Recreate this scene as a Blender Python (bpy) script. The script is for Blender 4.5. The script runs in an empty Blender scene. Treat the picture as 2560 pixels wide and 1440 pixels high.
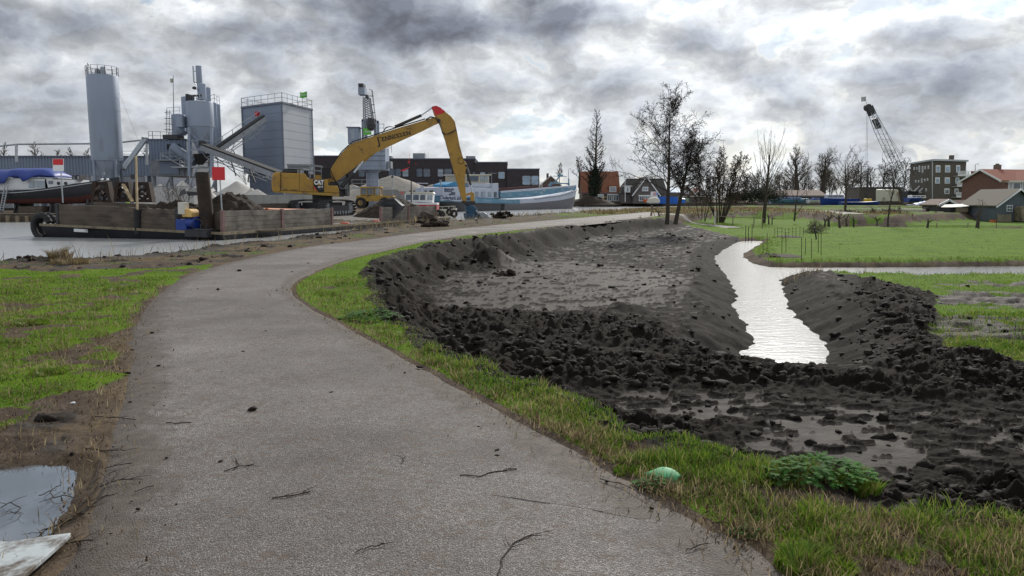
import bpy, math, random
import numpy as np
from mathutils import Matrix, Vector
from math import radians, sin, cos, pi, sqrt
random.seed(7); RNG = np.random.RandomState(11)
SC = bpy.context.scene; COL = SC.collection

# ---------------- camera ----------------
FP = 1898.0; HOR = 496.0; CH = 1.65
PITCH = math.atan((720 - HOR) / FP)
cam_d = bpy.data.cameras.new('camera'); cam_d.sensor_width = 36; cam_d.lens = 36 * FP / 2560
cam_d.clip_start = 0.05; cam_d.clip_end = 6000
cam = bpy.data.objects.new('camera', cam_d); COL.objects.link(cam)
cam.location = (0, 0, CH); cam.rotation_euler = (pi / 2 - PITCH, 0, 0)
SC.camera = cam

# ---------------- world ----------------
SUN_AZ = radians(20); SUN_EL = radians(30)      # azimuth to the right of +Y
def build_world():
    w = bpy.data.worlds.new('World'); SC.world = w; w.use_nodes = True
    nt = w.node_tree; N = nt.nodes; L = nt.links; N.clear()
    out = N.new('ShaderNodeOutputWorld'); bg = N.new('ShaderNodeBackground'); bg.inputs['Strength'].default_value = 0.1
    L.new(bg.outputs[0], out.inputs[0])
    sky = N.new('ShaderNodeTexSky'); sky.sky_type = 'NISHITA'; sky.sun_disc = False
    sky.sun_elevation = SUN_EL; sky.sun_rotation = SUN_AZ
    tc = N.new('ShaderNodeTexCoord')
    def vm(op, a, b=None):
        n = N.new('ShaderNodeVectorMath'); n.operation = op
        for i, v in enumerate((a, b)):
            if v is None: continue
            if isinstance(v, (tuple, list)): n.inputs[i].default_value = v
            elif isinstance(v, (int, float)): n.inputs[i].default_value = (v,) * 3
            else: L.new(v, n.inputs[i])
        return n
    def mt(op, a, b=None, c=None, clamp=False):
        n = N.new('ShaderNodeMath'); n.operation = op; n.use_clamp = clamp
        for i, v in enumerate((a, b, c)):
            if v is None: continue
            if isinstance(v, (int, float)): n.inputs[i].default_value = v
            else: L.new(v, n.inputs[i])
        return n.outputs[0]
    D = tc.outputs['Generated']
    sx = N.new('ShaderNodeSeparateXYZ'); L.new(D, sx.inputs[0])
    z = mt('MAXIMUM', sx.outputs['Z'], 0.0)
    P = vm('MULTIPLY', D, (1, 1, 1.75)).outputs[0]
    def noise(vec, s, det, rough, dist=0.0):
        n = N.new('ShaderNodeTexNoise'); n.inputs['Scale'].default_value = s; n.inputs['Detail'].default_value = det
        n.inputs['Roughness'].default_value = rough; n.inputs['Distortion'].default_value = dist
        L.new(vec, n.inputs['Vector']); return n.outputs['Fac']
    def puff(vec, s, det=4.0, rough=.55):
        n = N.new('ShaderNodeTexVoronoi'); n.feature = 'F1'; n.voronoi_dimensions = '3D'; n.inputs['Scale'].default_value = s; n.inputs['Detail'].default_value = det
        n.inputs['Roughness'].default_value = rough; n.inputs['Lacunarity'].default_value = 2.1; n.normalize = True
        L.new(vec, n.inputs['Vector']); return mt('SUBTRACT', 1.0, mt('MULTIPLY', n.outputs['Distance'], 1.35))
    def field(vec):
        # warp, then soft large masses with cauliflower heads on them
        wn_ = N.new('ShaderNodeTexNoise'); wn_.inputs['Scale'].default_value = 6; wn_.inputs['Detail'].default_value = 5; wn_.inputs['Roughness'].default_value = .6; L.new(vec, wn_.inputs['Vector'])
        wv_ = vm('MULTIPLY', vm('SUBTRACT', wn_.outputs['Color'], 0.5).outputs[0], (.09, .09, .08)).outputs[0]
        v2 = vm('ADD', vec, wv_).outputs[0]
        a = noise(v2, 5.4, 10, .62); p = puff(v2, 13, 4.0, .5)
        return a, p
    n1, n2 = field(P)
    off = (0.008, 0.0, 0.030)
    n1s, n2s = field(vm('ADD', P, off).outputs[0])
    # warped direction for the named cloud masses
    wn = N.new('ShaderNodeTexNoise'); wn.inputs['Scale'].default_value = 9; wn.inputs['Detail'].default_value = 5
    wn.inputs['Roughness'].default_value = .6; L.new(D, wn.inputs['Vector'])
    wv = vm('SUBTRACT', wn.outputs['Color'], 0.5).outputs[0]
    Dw = vm('ADD', D, vm('MULTIPLY', wv, (0.16, 0.0, 0.09)).outputs[0]).outputs[0]
    def direc(px, py):
        dx = (px - 1280) / FP; dy = -(py - 720) / FP
        v = Vector((dx, cos(PITCH) + dy * sin(PITCH), -sin(PITCH) + dy * cos(PITCH))); return v.normalized()
    acc = None
    for px, py, rx, ry, s in [(960, 40, 270, 80, .30), (1390, 45, 170, 62, .27), (60, 30, 190, 55, .22), (640, 90, 130, 45, .15),
                              (1120, 90, 90, 45, .14), (1900, 175, 130, 50, .17), (2290, 75, 110, 40, .14), (1450, 210, 170, 55, .13),
                              (2440, 180, 160, 60, .12), (1700, 105, 100, 40, .13), (330, 130, 220, 70, .08), (1000, 180, 170, 40, .05),
                              (2150, 190, 80, 30, .11), (2050, 300, 200, 40, .08), (1200, 260, 200, 40, .08), (1980, 70, 90, 35, -.16),
                              (620, 40, 200, 30, -.10), (2400, 20, 200, 28, -.10), (1650, 330, 300, 50, -.09), (60, 150, 90, 22, -.09),
                              (560, 260, 110, 45, -.05), (200, 380, 300, 40, .04), (1650, 20, 80, 30, -.12), (60, -330, 330, 170, -.30), (-300, -200, 200, 120, -.1)]:  # the unseen patch high at left is added to brighten the puddle's reflection
        c = direc(px, py)
        df = vm('SUBTRACT', Dw, tuple(c)).outputs[0]
        df = vm('MULTIPLY', df, (FP / rx, 0.6 * FP / rx, FP / ry)).outputs[0]
        ln = vm('LENGTH', df).outputs['Value']
        mr = N.new('ShaderNodeMapRange'); mr.interpolation_type = 'SMOOTHERSTEP'
        mr.inputs['From Min'].default_value = 1.6; mr.inputs['From Max'].default_value = 0.0
        mr.inputs['To Min'].default_value = 0; mr.inputs['To Max'].default_value = s; L.new(ln, mr.inputs['Value'])
        acc = mr.outputs[0] if acc is None else mt('ADD', acc, mr.outputs[0])
    base = mt('ADD', mt('MULTIPLY', n1, 0.74), mt('MULTIPLY', n2, 0.60))
    dens = mt('ADD', base, acc)
    # stretch contrast
    dens = mt('ADD', mt('MULTIPLY', mt('SUBTRACT', dens, 0.705), 1.75), 0.37)
    ramp = N.new('ShaderNodeValToRGB'); cr = ramp.color_ramp; L.new(dens, ramp.inputs[0])
    cols = [(0.0, (.42, .53, .66)), (.16, (.54, .63, .73)), (.24, (.76, .78, .79)), (.34, (.61, .635, .66)), (.47, (.48, .505, .54)),
            (.66, (.36, .385, .43)), (.84, (.24, .26, .305)), (1.0, (.16, .175, .215))]
    while len(cr.elements) < len(cols): cr.elements.new(0.5)
    for e, (p, c) in zip(cr.elements, cols): e.position = p; e.color = (*c, 1)
    # rims
    rim = mt('ADD', mt('MULTIPLY', mt('SUBTRACT', n1, n1s), 2.6), mt('MULTIPLY', mt('SUBTRACT', n2, n2s), 1.9))
    rim = mt('ADD', rim, 1.0)
    rim = mt('MINIMUM', mt('MAXIMUM', rim, 0.78), 1.26)
    # brighter towards the sun's side and the horizon
    sdir = (sin(SUN_AZ) * cos(SUN_EL), cos(SUN_AZ) * cos(SUN_EL), sin(SUN_EL))
    dt = vm('DOT_PRODUCT', D, sdir).outputs['Value']
    glow = mt('ADD', mt('MULTIPLY', mt('POWER', mt('MAXIMUM', dt, 0.0), 6.0), 0.18), mt('MULTIPLY', mt('POWER', mt('MAXIMUM', dt, 0.0), 34.0), 1.15))
    hz = mt('POWER', mt('SUBTRACT', 1.0, z), 14.0)
    gain = mt('ADD', mt('ADD', 0.96, glow), mt('MULTIPLY', hz, 0.16))
    allg = mt('MULTIPLY', rim, gain)
    cc = N.new('ShaderNodeVectorMath'); cc.operation = 'SCALE'; L.new(ramp.outputs[0], cc.inputs[0]); L.new(allg, cc.inputs['Scale'])
    # pale warm band low over the horizon
    band = N.new('ShaderNodeMix'); band.data_type = 'RGBA'
    bf = mt('MULTIPLY', mt('POWER', mt('SUBTRACT', 1.0, z), 30.0), 0.60)
    L.new(bf, band.inputs['Factor']); L.new(cc.outputs[0], band.inputs['A'])
    hb = N.new('ShaderNodeCombineXYZ'); hb.inputs[0].default_value = .66; hb.inputs[1].default_value = .67; hb.inputs[2].default_value = .615
    hs = N.new('ShaderNodeVectorMath'); hs.operation = 'SCALE'; L.new(hb.outputs[0], hs.inputs[0])
    L.new(mt('ADD', .84, mt('MULTIPLY', glow, 1.6)), hs.inputs['Scale']); L.new(hs.outputs[0], band.inputs['B'])
    up = N.new('ShaderNodeVectorMath'); up.operation = 'SCALE'; L.new(band.outputs['Result'], up.inputs[0]); up.inputs['Scale'].default_value = 9.6
    # the clear sky shows through the thin places
    mx = N.new('ShaderNodeMix'); mx.data_type = 'RGBA'
    th = N.new('ShaderNodeMapRange'); th.inputs['From Min'].default_value = .12; th.inputs['From Max'].default_value = .30
    th.inputs['To Min'].default_value = .8; L.new(dens, th.inputs['Value'])
    L.new(mt('MAXIMUM', th.outputs[0], mt('SUBTRACT', 1.0, mt('MULTIPLY', z, 6.0))), mx.inputs['Factor']); L.new(sky.outputs[0], mx.inputs['A']); L.new(up.outputs[0], mx.inputs['B'])
    L.new(mx.outputs['Result'], bg.inputs['Color'])
    w.cycles.sampling_method = 'MANUAL'; w.cycles.sample_map_resolution = 512
build_world()
sd = bpy.data.lights.new('sun', 'SUN'); sd.energy = 3.0; sd.angle = radians(5); sd.color = (1, .95, .88)
so = bpy.data.objects.new('sun', sd); COL.objects.link(so); so.location = (0, 0, 60)
sv = Vector((sin(SUN_AZ) * cos(SUN_EL), cos(SUN_AZ) * cos(SUN_EL), sin(SUN_EL)))
so.rotation_euler = (-sv).to_track_quat('-Z', 'Y').to_euler()
SC.view_settings.view_transform = 'Standard'; SC.view_settings.look = 'None'
SC.view_settings.exposure = 0.25; SC.view_settings.gamma = 1.0
SC.cycles.max_bounces = 5; SC.cycles.diffuse_bounces = 2; SC.cycles.glossy_bounces = 3; SC.cycles.transparent_max_bounces = 6
SC.cycles.use_denoising = True

# ---------------- pixel helpers (photograph pixels, 2560 wide) ----------------
def ray(px, py):
    dx = (px - 1280) / FP; dy = -(py - 720) / FP
    return Vector((dx, cos(PITCH) + dy * sin(PITCH), -sin(PITCH) + dy * cos(PITCH)))
def G(px, py, z=0.0):
    r = ray(px, py); t = (z - CH) / r.z
    return Vector((r.x * t, r.y * t, z))
def W(px, py, Y):
    r = ray(px, py); t = Y / r.y
    return Vector((r.x * t, Y, CH + r.z * t))
def GX(px, py, z=0.0):
    v = G(px, py, z); return (v.x, v.y)

# ---------------- numpy noise ----------------
def _hash(ix, iy, seed):
    n = (ix * 374761393 + iy * 668265263 + seed * 974634777) & 0xffffffff
    n = ((n ^ (n >> 13)) * 1274126177) & 0xffffffff
    n = ((n ^ (n >> 15)) * 2246822519) & 0xffffffff
    return ((n ^ (n >> 16)) & 0xffff).astype(np.float64) / 65535.0
def perlin(x, y, seed=0):
    xi = np.floor(x).astype(np.int64); yi = np.floor(y).astype(np.int64); xf = x - xi; yf = y - yi
    def g(ax, ay):
        a = _hash(xi + ax, yi + ay, seed) * 2 * pi
        return np.cos(a) * (xf - ax) + np.sin(a) * (yf - ay)
    u = xf * xf * xf * (xf * (xf * 6 - 15) + 10); v = yf * yf * yf * (yf * (yf * 6 - 15) + 10)
    a = g(0, 0); b = g(1, 0); c = g(0, 1); d = g(1, 1)
    return ((a + (b - a) * u) * (1 - v) + (c + (d - c) * u) * v) * 1.4
def fbm(x, y, oct=4, seed=0, gain=.5, lac=2.03):
    s = 0; a = 1; t = 0
    for i in range(oct):
        s = s + a * perlin(x, y, seed + i * 17); t += a; a *= gain; x = x * lac + 5.1; y = y * lac + 3.7
    return s / t
def worley(x, y, seed=0):
    xi = np.floor(x).astype(np.int64); yi = np.floor(y).astype(np.int64); xf = x - xi; yf = y - yi
    d1 = np.full(x.shape, 9.0); d2 = np.full(x.shape, 9.0); idv = np.zeros(x.shape)
    for ax in (-1, 0, 1):
        for ay in (-1, 0, 1):
            hx = _hash(xi + ax, yi + ay, seed); hy = _hash(xi + ax, yi + ay, seed + 91)
            d = (ax + .1 + .8 * hx - xf) ** 2 + (ay + .1 + .8 * hy - yf) ** 2
            m = d < d1
            d2 = np.where(m, d1, np.minimum(d2, d)); d1 = np.where(m, d, d1)
            idv = np.where(m, _hash(xi + ax, yi + ay, seed + 7), idv)
    return np.sqrt(d1), np.sqrt(d2), idv
def sst(a, b, x):
    t = np.clip((x - a) / (b - a), 0, 1); return t * t * (3 - 2 * t)
def segdist(X, Y, pts, closed=False):
    """distance to a polyline, arc length at the nearest point, side (+ = left of travel)"""
    pts = list(pts); 
    if closed: pts = pts + [pts[0]]
    best = np.full(X.shape, 1e18); S = np.zeros(X.shape); side = np.ones(X.shape); acc = 0.0
    for (x0, y0), (x1, y1) in zip(pts[:-1], pts[1:]):
        dx, dy = x1 - x0, y1 - y0; L = dx * dx + dy * dy
        if L < 1e-12: continue
        t = np.clip(((X - x0) * dx + (Y - y0) * dy) / L, 0, 1)
        ex = X - x0 - t * dx; ey = Y - y0 - t * dy; d = ex * ex + ey * ey
        m = d < best; best = np.where(m, d, best); l = sqrt(L)
        S = np.where(m, acc + t * l, S); side = np.where(m, np.sign(dx * (Y - y0) - dy * (X - x0)), side); acc += l
    return np.sqrt(best), S, side
def inside(X, Y, pts):
    c = np.zeros(X.shape, bool); n = len(pts)
    for i in range(n):
        x0, y0 = pts[i]; x1, y1 = pts[(i + 1) % n]
        if y0 == y1: continue
        cond = ((y0 > Y) != (y1 > Y)) & (X < (x1 - x0) * (Y - y0) / (y1 - y0) + x0)
        c ^= cond
    return c
def sdf(X, Y, pts):
    d, s, _ = segdist(X, Y, pts, True)
    return np.where(inside(X, Y, pts), -d, d), s
def smooth_poly(pts, k=4, closed=False):
    """Catmull-Rom through the points"""
    P = [Vector(p) for p in pts]; n = len(P); out = []
    rng = range(n if closed else n - 1)
    for i in rng:
        p0 = P[(i - 1) % n] if closed or i > 0 else P[i]; p1 = P[i]; p2 = P[(i + 1) % n]
        p3 = P[(i + 2) % n] if closed or i + 2 < n else P[(i + 1) % n]
        for j in range(k):
            t = j / k
            out.append(tuple(.5 * ((2 * p1) + (p2 - p0) * t + (2 * p0 - 5 * p1 + 4 * p2 - p3) * t * t + (3 * p1 - p0 - 3 * p2 + p3) * t ** 3)))
    if not closed: out.append(tuple(P[-1]))
    return out

# ---------------- materials ----------------
def M(name, col, rough=.7, metal=0.0, var=.18, scale=2.0, bump=0.0, bscale=25.0, stain=None, sthr=.55, sscale=1.2, stretch=(1, 1, 1), spec=.5, det=5, coat=0):
    m = bpy.data.materials.new(name); m.use_nodes = True; nt = m.node_tree; N = nt.nodes; L = nt.links
    b = N['Principled BSDF']; b.inputs['Roughness'].default_value = rough; b.inputs['Metallic'].default_value = metal
    b.inputs['Specular IOR Level'].default_value = spec
    if coat: b.inputs['Coat Weight'].default_value = coat; b.inputs['Coat Roughness'].default_value = .2
    tc = N.new('ShaderNodeTexCoord'); mp = N.new('ShaderNodeMapping'); L.new(tc.outputs['Object'], mp.inputs[0]); mp.inputs['Scale'].default_value = stretch
    n = N.new('ShaderNodeTexNoise'); n.inputs['Scale'].default_value = scale; n.inputs['Detail'].default_value = det; n.inputs['Roughness'].default_value = .62
    L.new(mp.outputs[0], n.inputs['Vector'])
    mr = N.new('ShaderNodeMapRange'); mr.inputs['From Min'].default_value = .3; mr.inputs['From Max'].default_value = .7
    mr.inputs['To Min'].default_value = 1 - var; mr.inputs['To Max'].default_value = 1 + var; L.new(n.outputs['Fac'], mr.inputs['Value'])
    sc = N.new('ShaderNodeVectorMath'); sc.operation = 'SCALE'; sc.inputs[0].default_value = col; L.new(mr.outputs[0], sc.inputs['Scale'])
    last = sc.outputs[0]
    if stain:
        n2 = N.new('ShaderNodeTexNoise'); n2.inputs['Scale'].default_value = sscale; n2.inputs['Detail'].default_value = 7; n2.inputs['Roughness'].default_value = .68
        L.new(mp.outputs[0], n2.inputs['Vector'])
        m2 = N.new('ShaderNodeMapRange'); m2.inputs['From Min'].default_value = sthr; m2.inputs['From Max'].default_value = sthr + .13; L.new(n2.outputs['Fac'], m2.inputs['Value'])
        mx = N.new('ShaderNodeMix'); mx.data_type = 'RGBA'; L.new(m2.outputs[0], mx.inputs['Factor']); L.new(last, mx.inputs['A']); mx.inputs['B'].default_value = (*stain, 1)
        last = mx.outputs['Result']
    L.new(last, b.inputs['Base Color'])
    r2 = N.new('ShaderNodeMapRange'); r2.inputs['To Min'].default_value = max(0, rough - .1); r2.inputs['To Max'].default_value = min(1, rough + .12)
    L.new(n.outputs['Fac'], r2.inputs['Value']); L.new(r2.outputs[0], b.inputs['Roughness'])
    if bump:
        n3 = N.new('ShaderNodeTexNoise'); n3.inputs['Scale'].default_value = bscale; n3.inputs['Detail'].default_value = 4; L.new(mp.outputs[0], n3.inputs['Vector'])
        bp = N.new('ShaderNodeBump'); bp.inputs['Strength'].default_value = bump; bp.inputs['Distance'].default_value = .02
        L.new(n3.outputs['Fac'], bp.inputs['Height']); L.new(bp.outputs[0], b.inputs['Normal'])
    return m
def glass_mat(name, col=(.05, .07, .09), rough=.08):
    m = M(name, col, rough, 0, .35, .9, spec=.8); return m
MT = {}
def mats():
    A = MT
    A['silo'] = M('painted_steel_silo', (.27, .32, .41), .5, .1, .09, .35, stretch=(1, 1, .2), stain=(.20, .22, .25), sthr=.54, sscale=.5)
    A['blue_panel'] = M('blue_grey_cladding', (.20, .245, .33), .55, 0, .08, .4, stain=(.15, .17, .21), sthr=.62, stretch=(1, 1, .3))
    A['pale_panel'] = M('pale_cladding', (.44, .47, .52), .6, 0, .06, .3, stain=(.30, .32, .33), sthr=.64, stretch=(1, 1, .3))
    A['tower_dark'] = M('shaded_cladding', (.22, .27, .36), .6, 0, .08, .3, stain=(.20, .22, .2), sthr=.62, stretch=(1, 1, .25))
    A['seam'] = M('panel_seam', (.13, .15, .2), .6)
    A['steel'] = M('weathered_steel', (.25, .27, .30), .5, .3, .2, 1.5, stain=(.14, .11, .09), sthr=.6)
    A['galv'] = M('galvanised_steel', (.38, .41, .44), .42, .5, .15, 3)
    A['dark_steel'] = M('dark_steel', (.045, .045, .05), .55, .3, .3, 3, stain=(.10, .065, .045), sthr=.6)
    A['black'] = M('rubber_and_opening_black', (.018, .018, .02), .75, 0, .3, 4)
    A['rust'] = M('rusty_steel', (.042, .027, .02), .85, .1, .4, 4, .4, 15, stain=(.02, .016, .014), sthr=.5)
    A['yellow'] = M('excavator_yellow', (.40, .225, .032), .5, 0, .16, .8, stain=(.22, .135, .05), sthr=.55, sscale=1.3, coat=.1)
    A['yellow_dirty'] = M('dusty_yellow', (.44, .27, .05), .6, 0, .2, 1.2, stain=(.16, .12, .07), sthr=.52)
    A['red'] = M('red_paint', (.58, .022, .03), .5, 0, .08, 1)
    A['redboat'] = M('boat_red', (.42, .02, .03), .45, 0, .12, 1)
    A['white'] = M('white_paint', (.74, .76, .78), .5, 0, .06, 1, stain=(.5, .48, .44), sthr=.68)
    A['offwhite'] = M('offwhite_paint', (.60, .58, .5), .6, 0, .1, 1)
    A['shipwhite'] = M('ship_white', (.46, .50, .60), .5, 0, .08, .7, stain=(.42, .40, .38), sthr=.66)
    A['shipblue'] = M('faded_blue_paint', (.10, .25, .37), .55, 0, .2, .6, stain=(.36, .42, .45), sthr=.52, stretch=(.3, .3, 2))
    A['shiphull'] = M('ship_grey_hull', (.125, .122, .135), .6, 0, .18, .4, stain=(.10, .09, .09), sthr=.6, stretch=(.4, .4, 1))
    A['navy'] = M('navy_hull', (.012, .014, .022), .35, 0, .3, .5, coat=.3)
    A['maroon'] = M('antifoul_red', (.07, .017, .014), .7, 0, .25, 1)
    A['tarp'] = M('blue_tarp', (.024, .055, .27), .5, 0, .2, 1.6, .5, 3)
    A['tarp2'] = M('turquoise_tarp', (.03, .22, .42), .5, 0, .2, 1)
    A['blue'] = M('blue_paint', (.015, .05, .28), .45, 0, .2, 2)
    A['boxblue'] = M('container_blue', (.01, .12, .50), .5, 0, .1, 1)
    A['hydblue'] = M('grab_blue', (.02, .07, .13), .45, .2, .4, 3, stain=(.03, .03, .03), sthr=.55)
    A['bulk'] = M('grimy_bulkhead', (.105, .083, .064), .85, 0, .35, 1.0, .5, 8, stain=(.05, .042, .036), sthr=.52, sscale=.9, stretch=(1, 1, 2.2))
    A['bulk2'] = M('pale_bulkhead', (.175, .155, .13), .85, 0, .3, 1.0, .5, 8, stain=(.085, .075, .065), sthr=.54, sscale=1.2, stretch=(1, 1, 1.6))
    A['timber'] = M('weathered_timber', (.23, .19, .13), .85, 0, .3, 3, .5, 10, stain=(.10, .08, .06), sthr=.55)
    A['timberlight'] = M('pale_timber', (.42, .33, .2), .8, 0, .25, 5)
    A['orange'] = M('orange_pipe', (.52, .16, .06), .6, 0, .25, 3, stain=(.34, .16, .09), sthr=.55)
    A['hull'] = M('barge_hull_black', (.02, .022, .028), .5, .2, .3, .8, stain=(.05, .045, .04), sthr=.58)
    A['deck'] = M('muddy_deck', (.12, .11, .1), .8, 0, .4, 1.2, .5, 6, stain=(.04, .035, .03), sthr=.5)
    A['mudheap'] = M('dark_soil', (.034, .026, .02), .95, 0, .35, 3, .8, 9, spec=.2)
    A['sand'] = M('sand', (.36, .33, .29), .95, 0, .10, .9, .4, 12, spec=.2)
    A['gravel'] = M('pale_gravel', (.52, .50, .47), .95, 0, .12, 1.5, .6, 14, spec=.2)
    A['concrete'] = M('concrete', (.30, .30, .29), .9, 0, .15, 1, .3, 10, stain=(.17, .17, .16), sthr=.6)
    A['brickdark'] = M('dark_brown_brick', (.045, .038, .042), .85, 0, .25, 1.2, .3, 12)
    A['brick'] = M('brown_brick', (.16, .12, .10), .9, 0, .22, 2.0, .3, 12)
    A['brickred'] = M('red_brick', (.17, .088, .075), .9, 0, .16, 2.0, .3, 12)
    A['brickgrey'] = M('grey_brick', (.125, .112, .105), .9, 0, .2, 1.0, .3, 12)
    A['render'] = M('stained_render', (.115, .10, .082), .95, 0, .2, .5, .3, 6, stain=(.06, .055, .045), sthr=.52, sscale=.5, stretch=(1.8, 1.8, .25))
    A['tileorange'] = M('orange_roof_tiles', (.22, .085, .045), .85, 0, .2, 1.5, .4, 8)
    A['tilered'] = M('red_roof_tiles', (.24, .075, .045), .85, 0, .15, 1.5, .4, 8)
    A['tiledark'] = M('dark_roof_tiles', (.06, .055, .05), .85, 0, .2, 1.5, .4, 8)
    A['tilebrown'] = M('brown_roof_tiles', (.12, .07, .055), .85, 0, .2, 1.5, .4, 8)
    A['felt'] = M('mossy_roof', (.085, .075, .055), .95, 0, .25, 1.2, .4, 8)
    A['greyboard'] = M('grey_blue_boards', (.085, .105, .125), .8, 0, .15, 1)
    A['glass'] = glass_mat('window_glass', (.10, .13, .17))
    A['glasslit'] = glass_mat('pale_window_glass', (.30, .36, .42), .15)  # lit copy of the glass: brightness is put into the pane colour
    A['glassblue'] = glass_mat('sky_window_glass', (.26, .38, .52), .15)  # blue sky reflection is put into the pane colour
    A['bark'] = M('bark', (.055, .045, .035), .95, 0, .3, 5, .5, 20, stain=(.09, .085, .055), sthr=.6)
    A['twig'] = M('fine_twigs', (.035, .026, .02), .95, 0, .3, 2)
    A['twigred'] = M('reddish_twigs', (.065, .038, .025), .95, 0, .35, 2)
    A['twiggrey'] = M('grey_twigs', (.10, .085, .065), .95, 0, .3, 2)
    A['ivy'] = M('ivy_leaves', (.018, .028, .012), .7, 0, .5, 3)
    A['leafgreen'] = M('weed_leaves', (.032, .095, .014), .85, 0, .6, 9, spec=.15)
    A['hedge'] = M('hedge_leaves', (.02, .03, .014), .8, 0, .5, 3)
    A['green'] = M('green_plastic', (.035, .30, .11), .62, 0, .10, 8, stain=(.16, .40, .22), sthr=.66, sscale=14)
    A['flag'] = M('green_flag', (.12, .46, .07), .8, 0, .1, 1)
    A['white_slab'] = M('muddy_white_board', (.44, .48, .49), .6, 0, .1, 4, .1, 40, stain=(.11, .09, .072), sthr=.475, sscale=4.0, spec=.4)
    A['letter'] = M('black_lettering', (.02, .018, .015), .6)
    A['letterwhite'] = M('white_lettering', (.82, .82, .82), .6)
    A['letterblue'] = M('dark_blue_lettering', (.02, .035, .10), .6)
    A['chrome'] = M('hydraulic_rod', (.55, .6, .68), .2, .9, .05, 1)
    A['hivis'] = M('hi_vis_cloth', (.45, .75, .12), .8)
    A['skin'] = M('skin', (.42, .24, .17), .6)
    A['cream'] = M('cream_wheelhouse', (.46, .42, .33), .6, 0, .12, 1)
    A['straw'] = M('dry_straw', (.28, .20, .105), .9, 0, .4, 3)
    A['deadgrass'] = M('brown_reed', (.17, .11, .06), .9, 0, .4, 3)
    A['pinkpost'] = M('primed_steel_post', (.20, .12, .11), .8, 0, .25, 3)
    A['paleblue'] = M('pale_blue_tarp', (.22, .32, .55), .6, 0, .15, 1)
mats()

# ---------------- object builders ----------------
WM = {}
def wm(o): return WM.get(o.name, Matrix.Identity(4)) if o else Matrix.Identity(4)
def tag(o, label=None, cat=None, group=None, kind=None):
    if label: o['label'] = label
    if cat: o['category'] = cat
    if group: o['group'] = group
    if kind: o['kind'] = kind
    return o
def thing(name, label, cat, loc=(0, 0, 0), rz=0, group=None):
    o = bpy.data.objects.new(name, None); COL.objects.link(o); o.empty_display_size = .3
    o.location = loc; o.rotation_euler = (0, 0, rz)
    WM[o.name] = Matrix.Translation(Vector(loc)) @ Matrix.Rotation(rz, 4, 'Z')
    return tag(o, label, cat, group)
def mesh_np(name, V, F, mat, parent=None, smooth=False, loc=None):
    """V (n,3) world coords, F (m,3|4)"""
    V = np.asarray(V, float).reshape(-1, 3)
    if parent is not None:
        inv = np.array(wm(parent).inverted()); V = V @ inv[:3, :3].T + inv[:3, 3]
    elif loc is not None: V = V - np.array(loc)
    me = bpy.data.meshes.new(name); F = np.asarray(F, np.int32); k = F.shape[1]
    me.vertices.add(len(V)); me.vertices.foreach_set('co', V.astype(np.float32).ravel())
    me.loops.add(F.size); me.loops.foreach_set('vertex_index', F.ravel())
    me.polygons.add(len(F)); me.polygons.foreach_set('loop_start', np.arange(0, F.size, k, dtype=np.int32))
    if smooth: me.polygons.foreach_set('use_smooth', np.ones(len(F), bool))
    me.update(calc_edges=True); me.materials.append(mat)
    o = bpy.data.objects.new(name, me); COL.objects.link(o)
    if parent is not None: o.parent = parent; WM[o.name] = wm(parent)
    elif loc is not None: o.location = loc; WM[o.name] = Matrix.Translation(Vector(loc))
    return o
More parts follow.
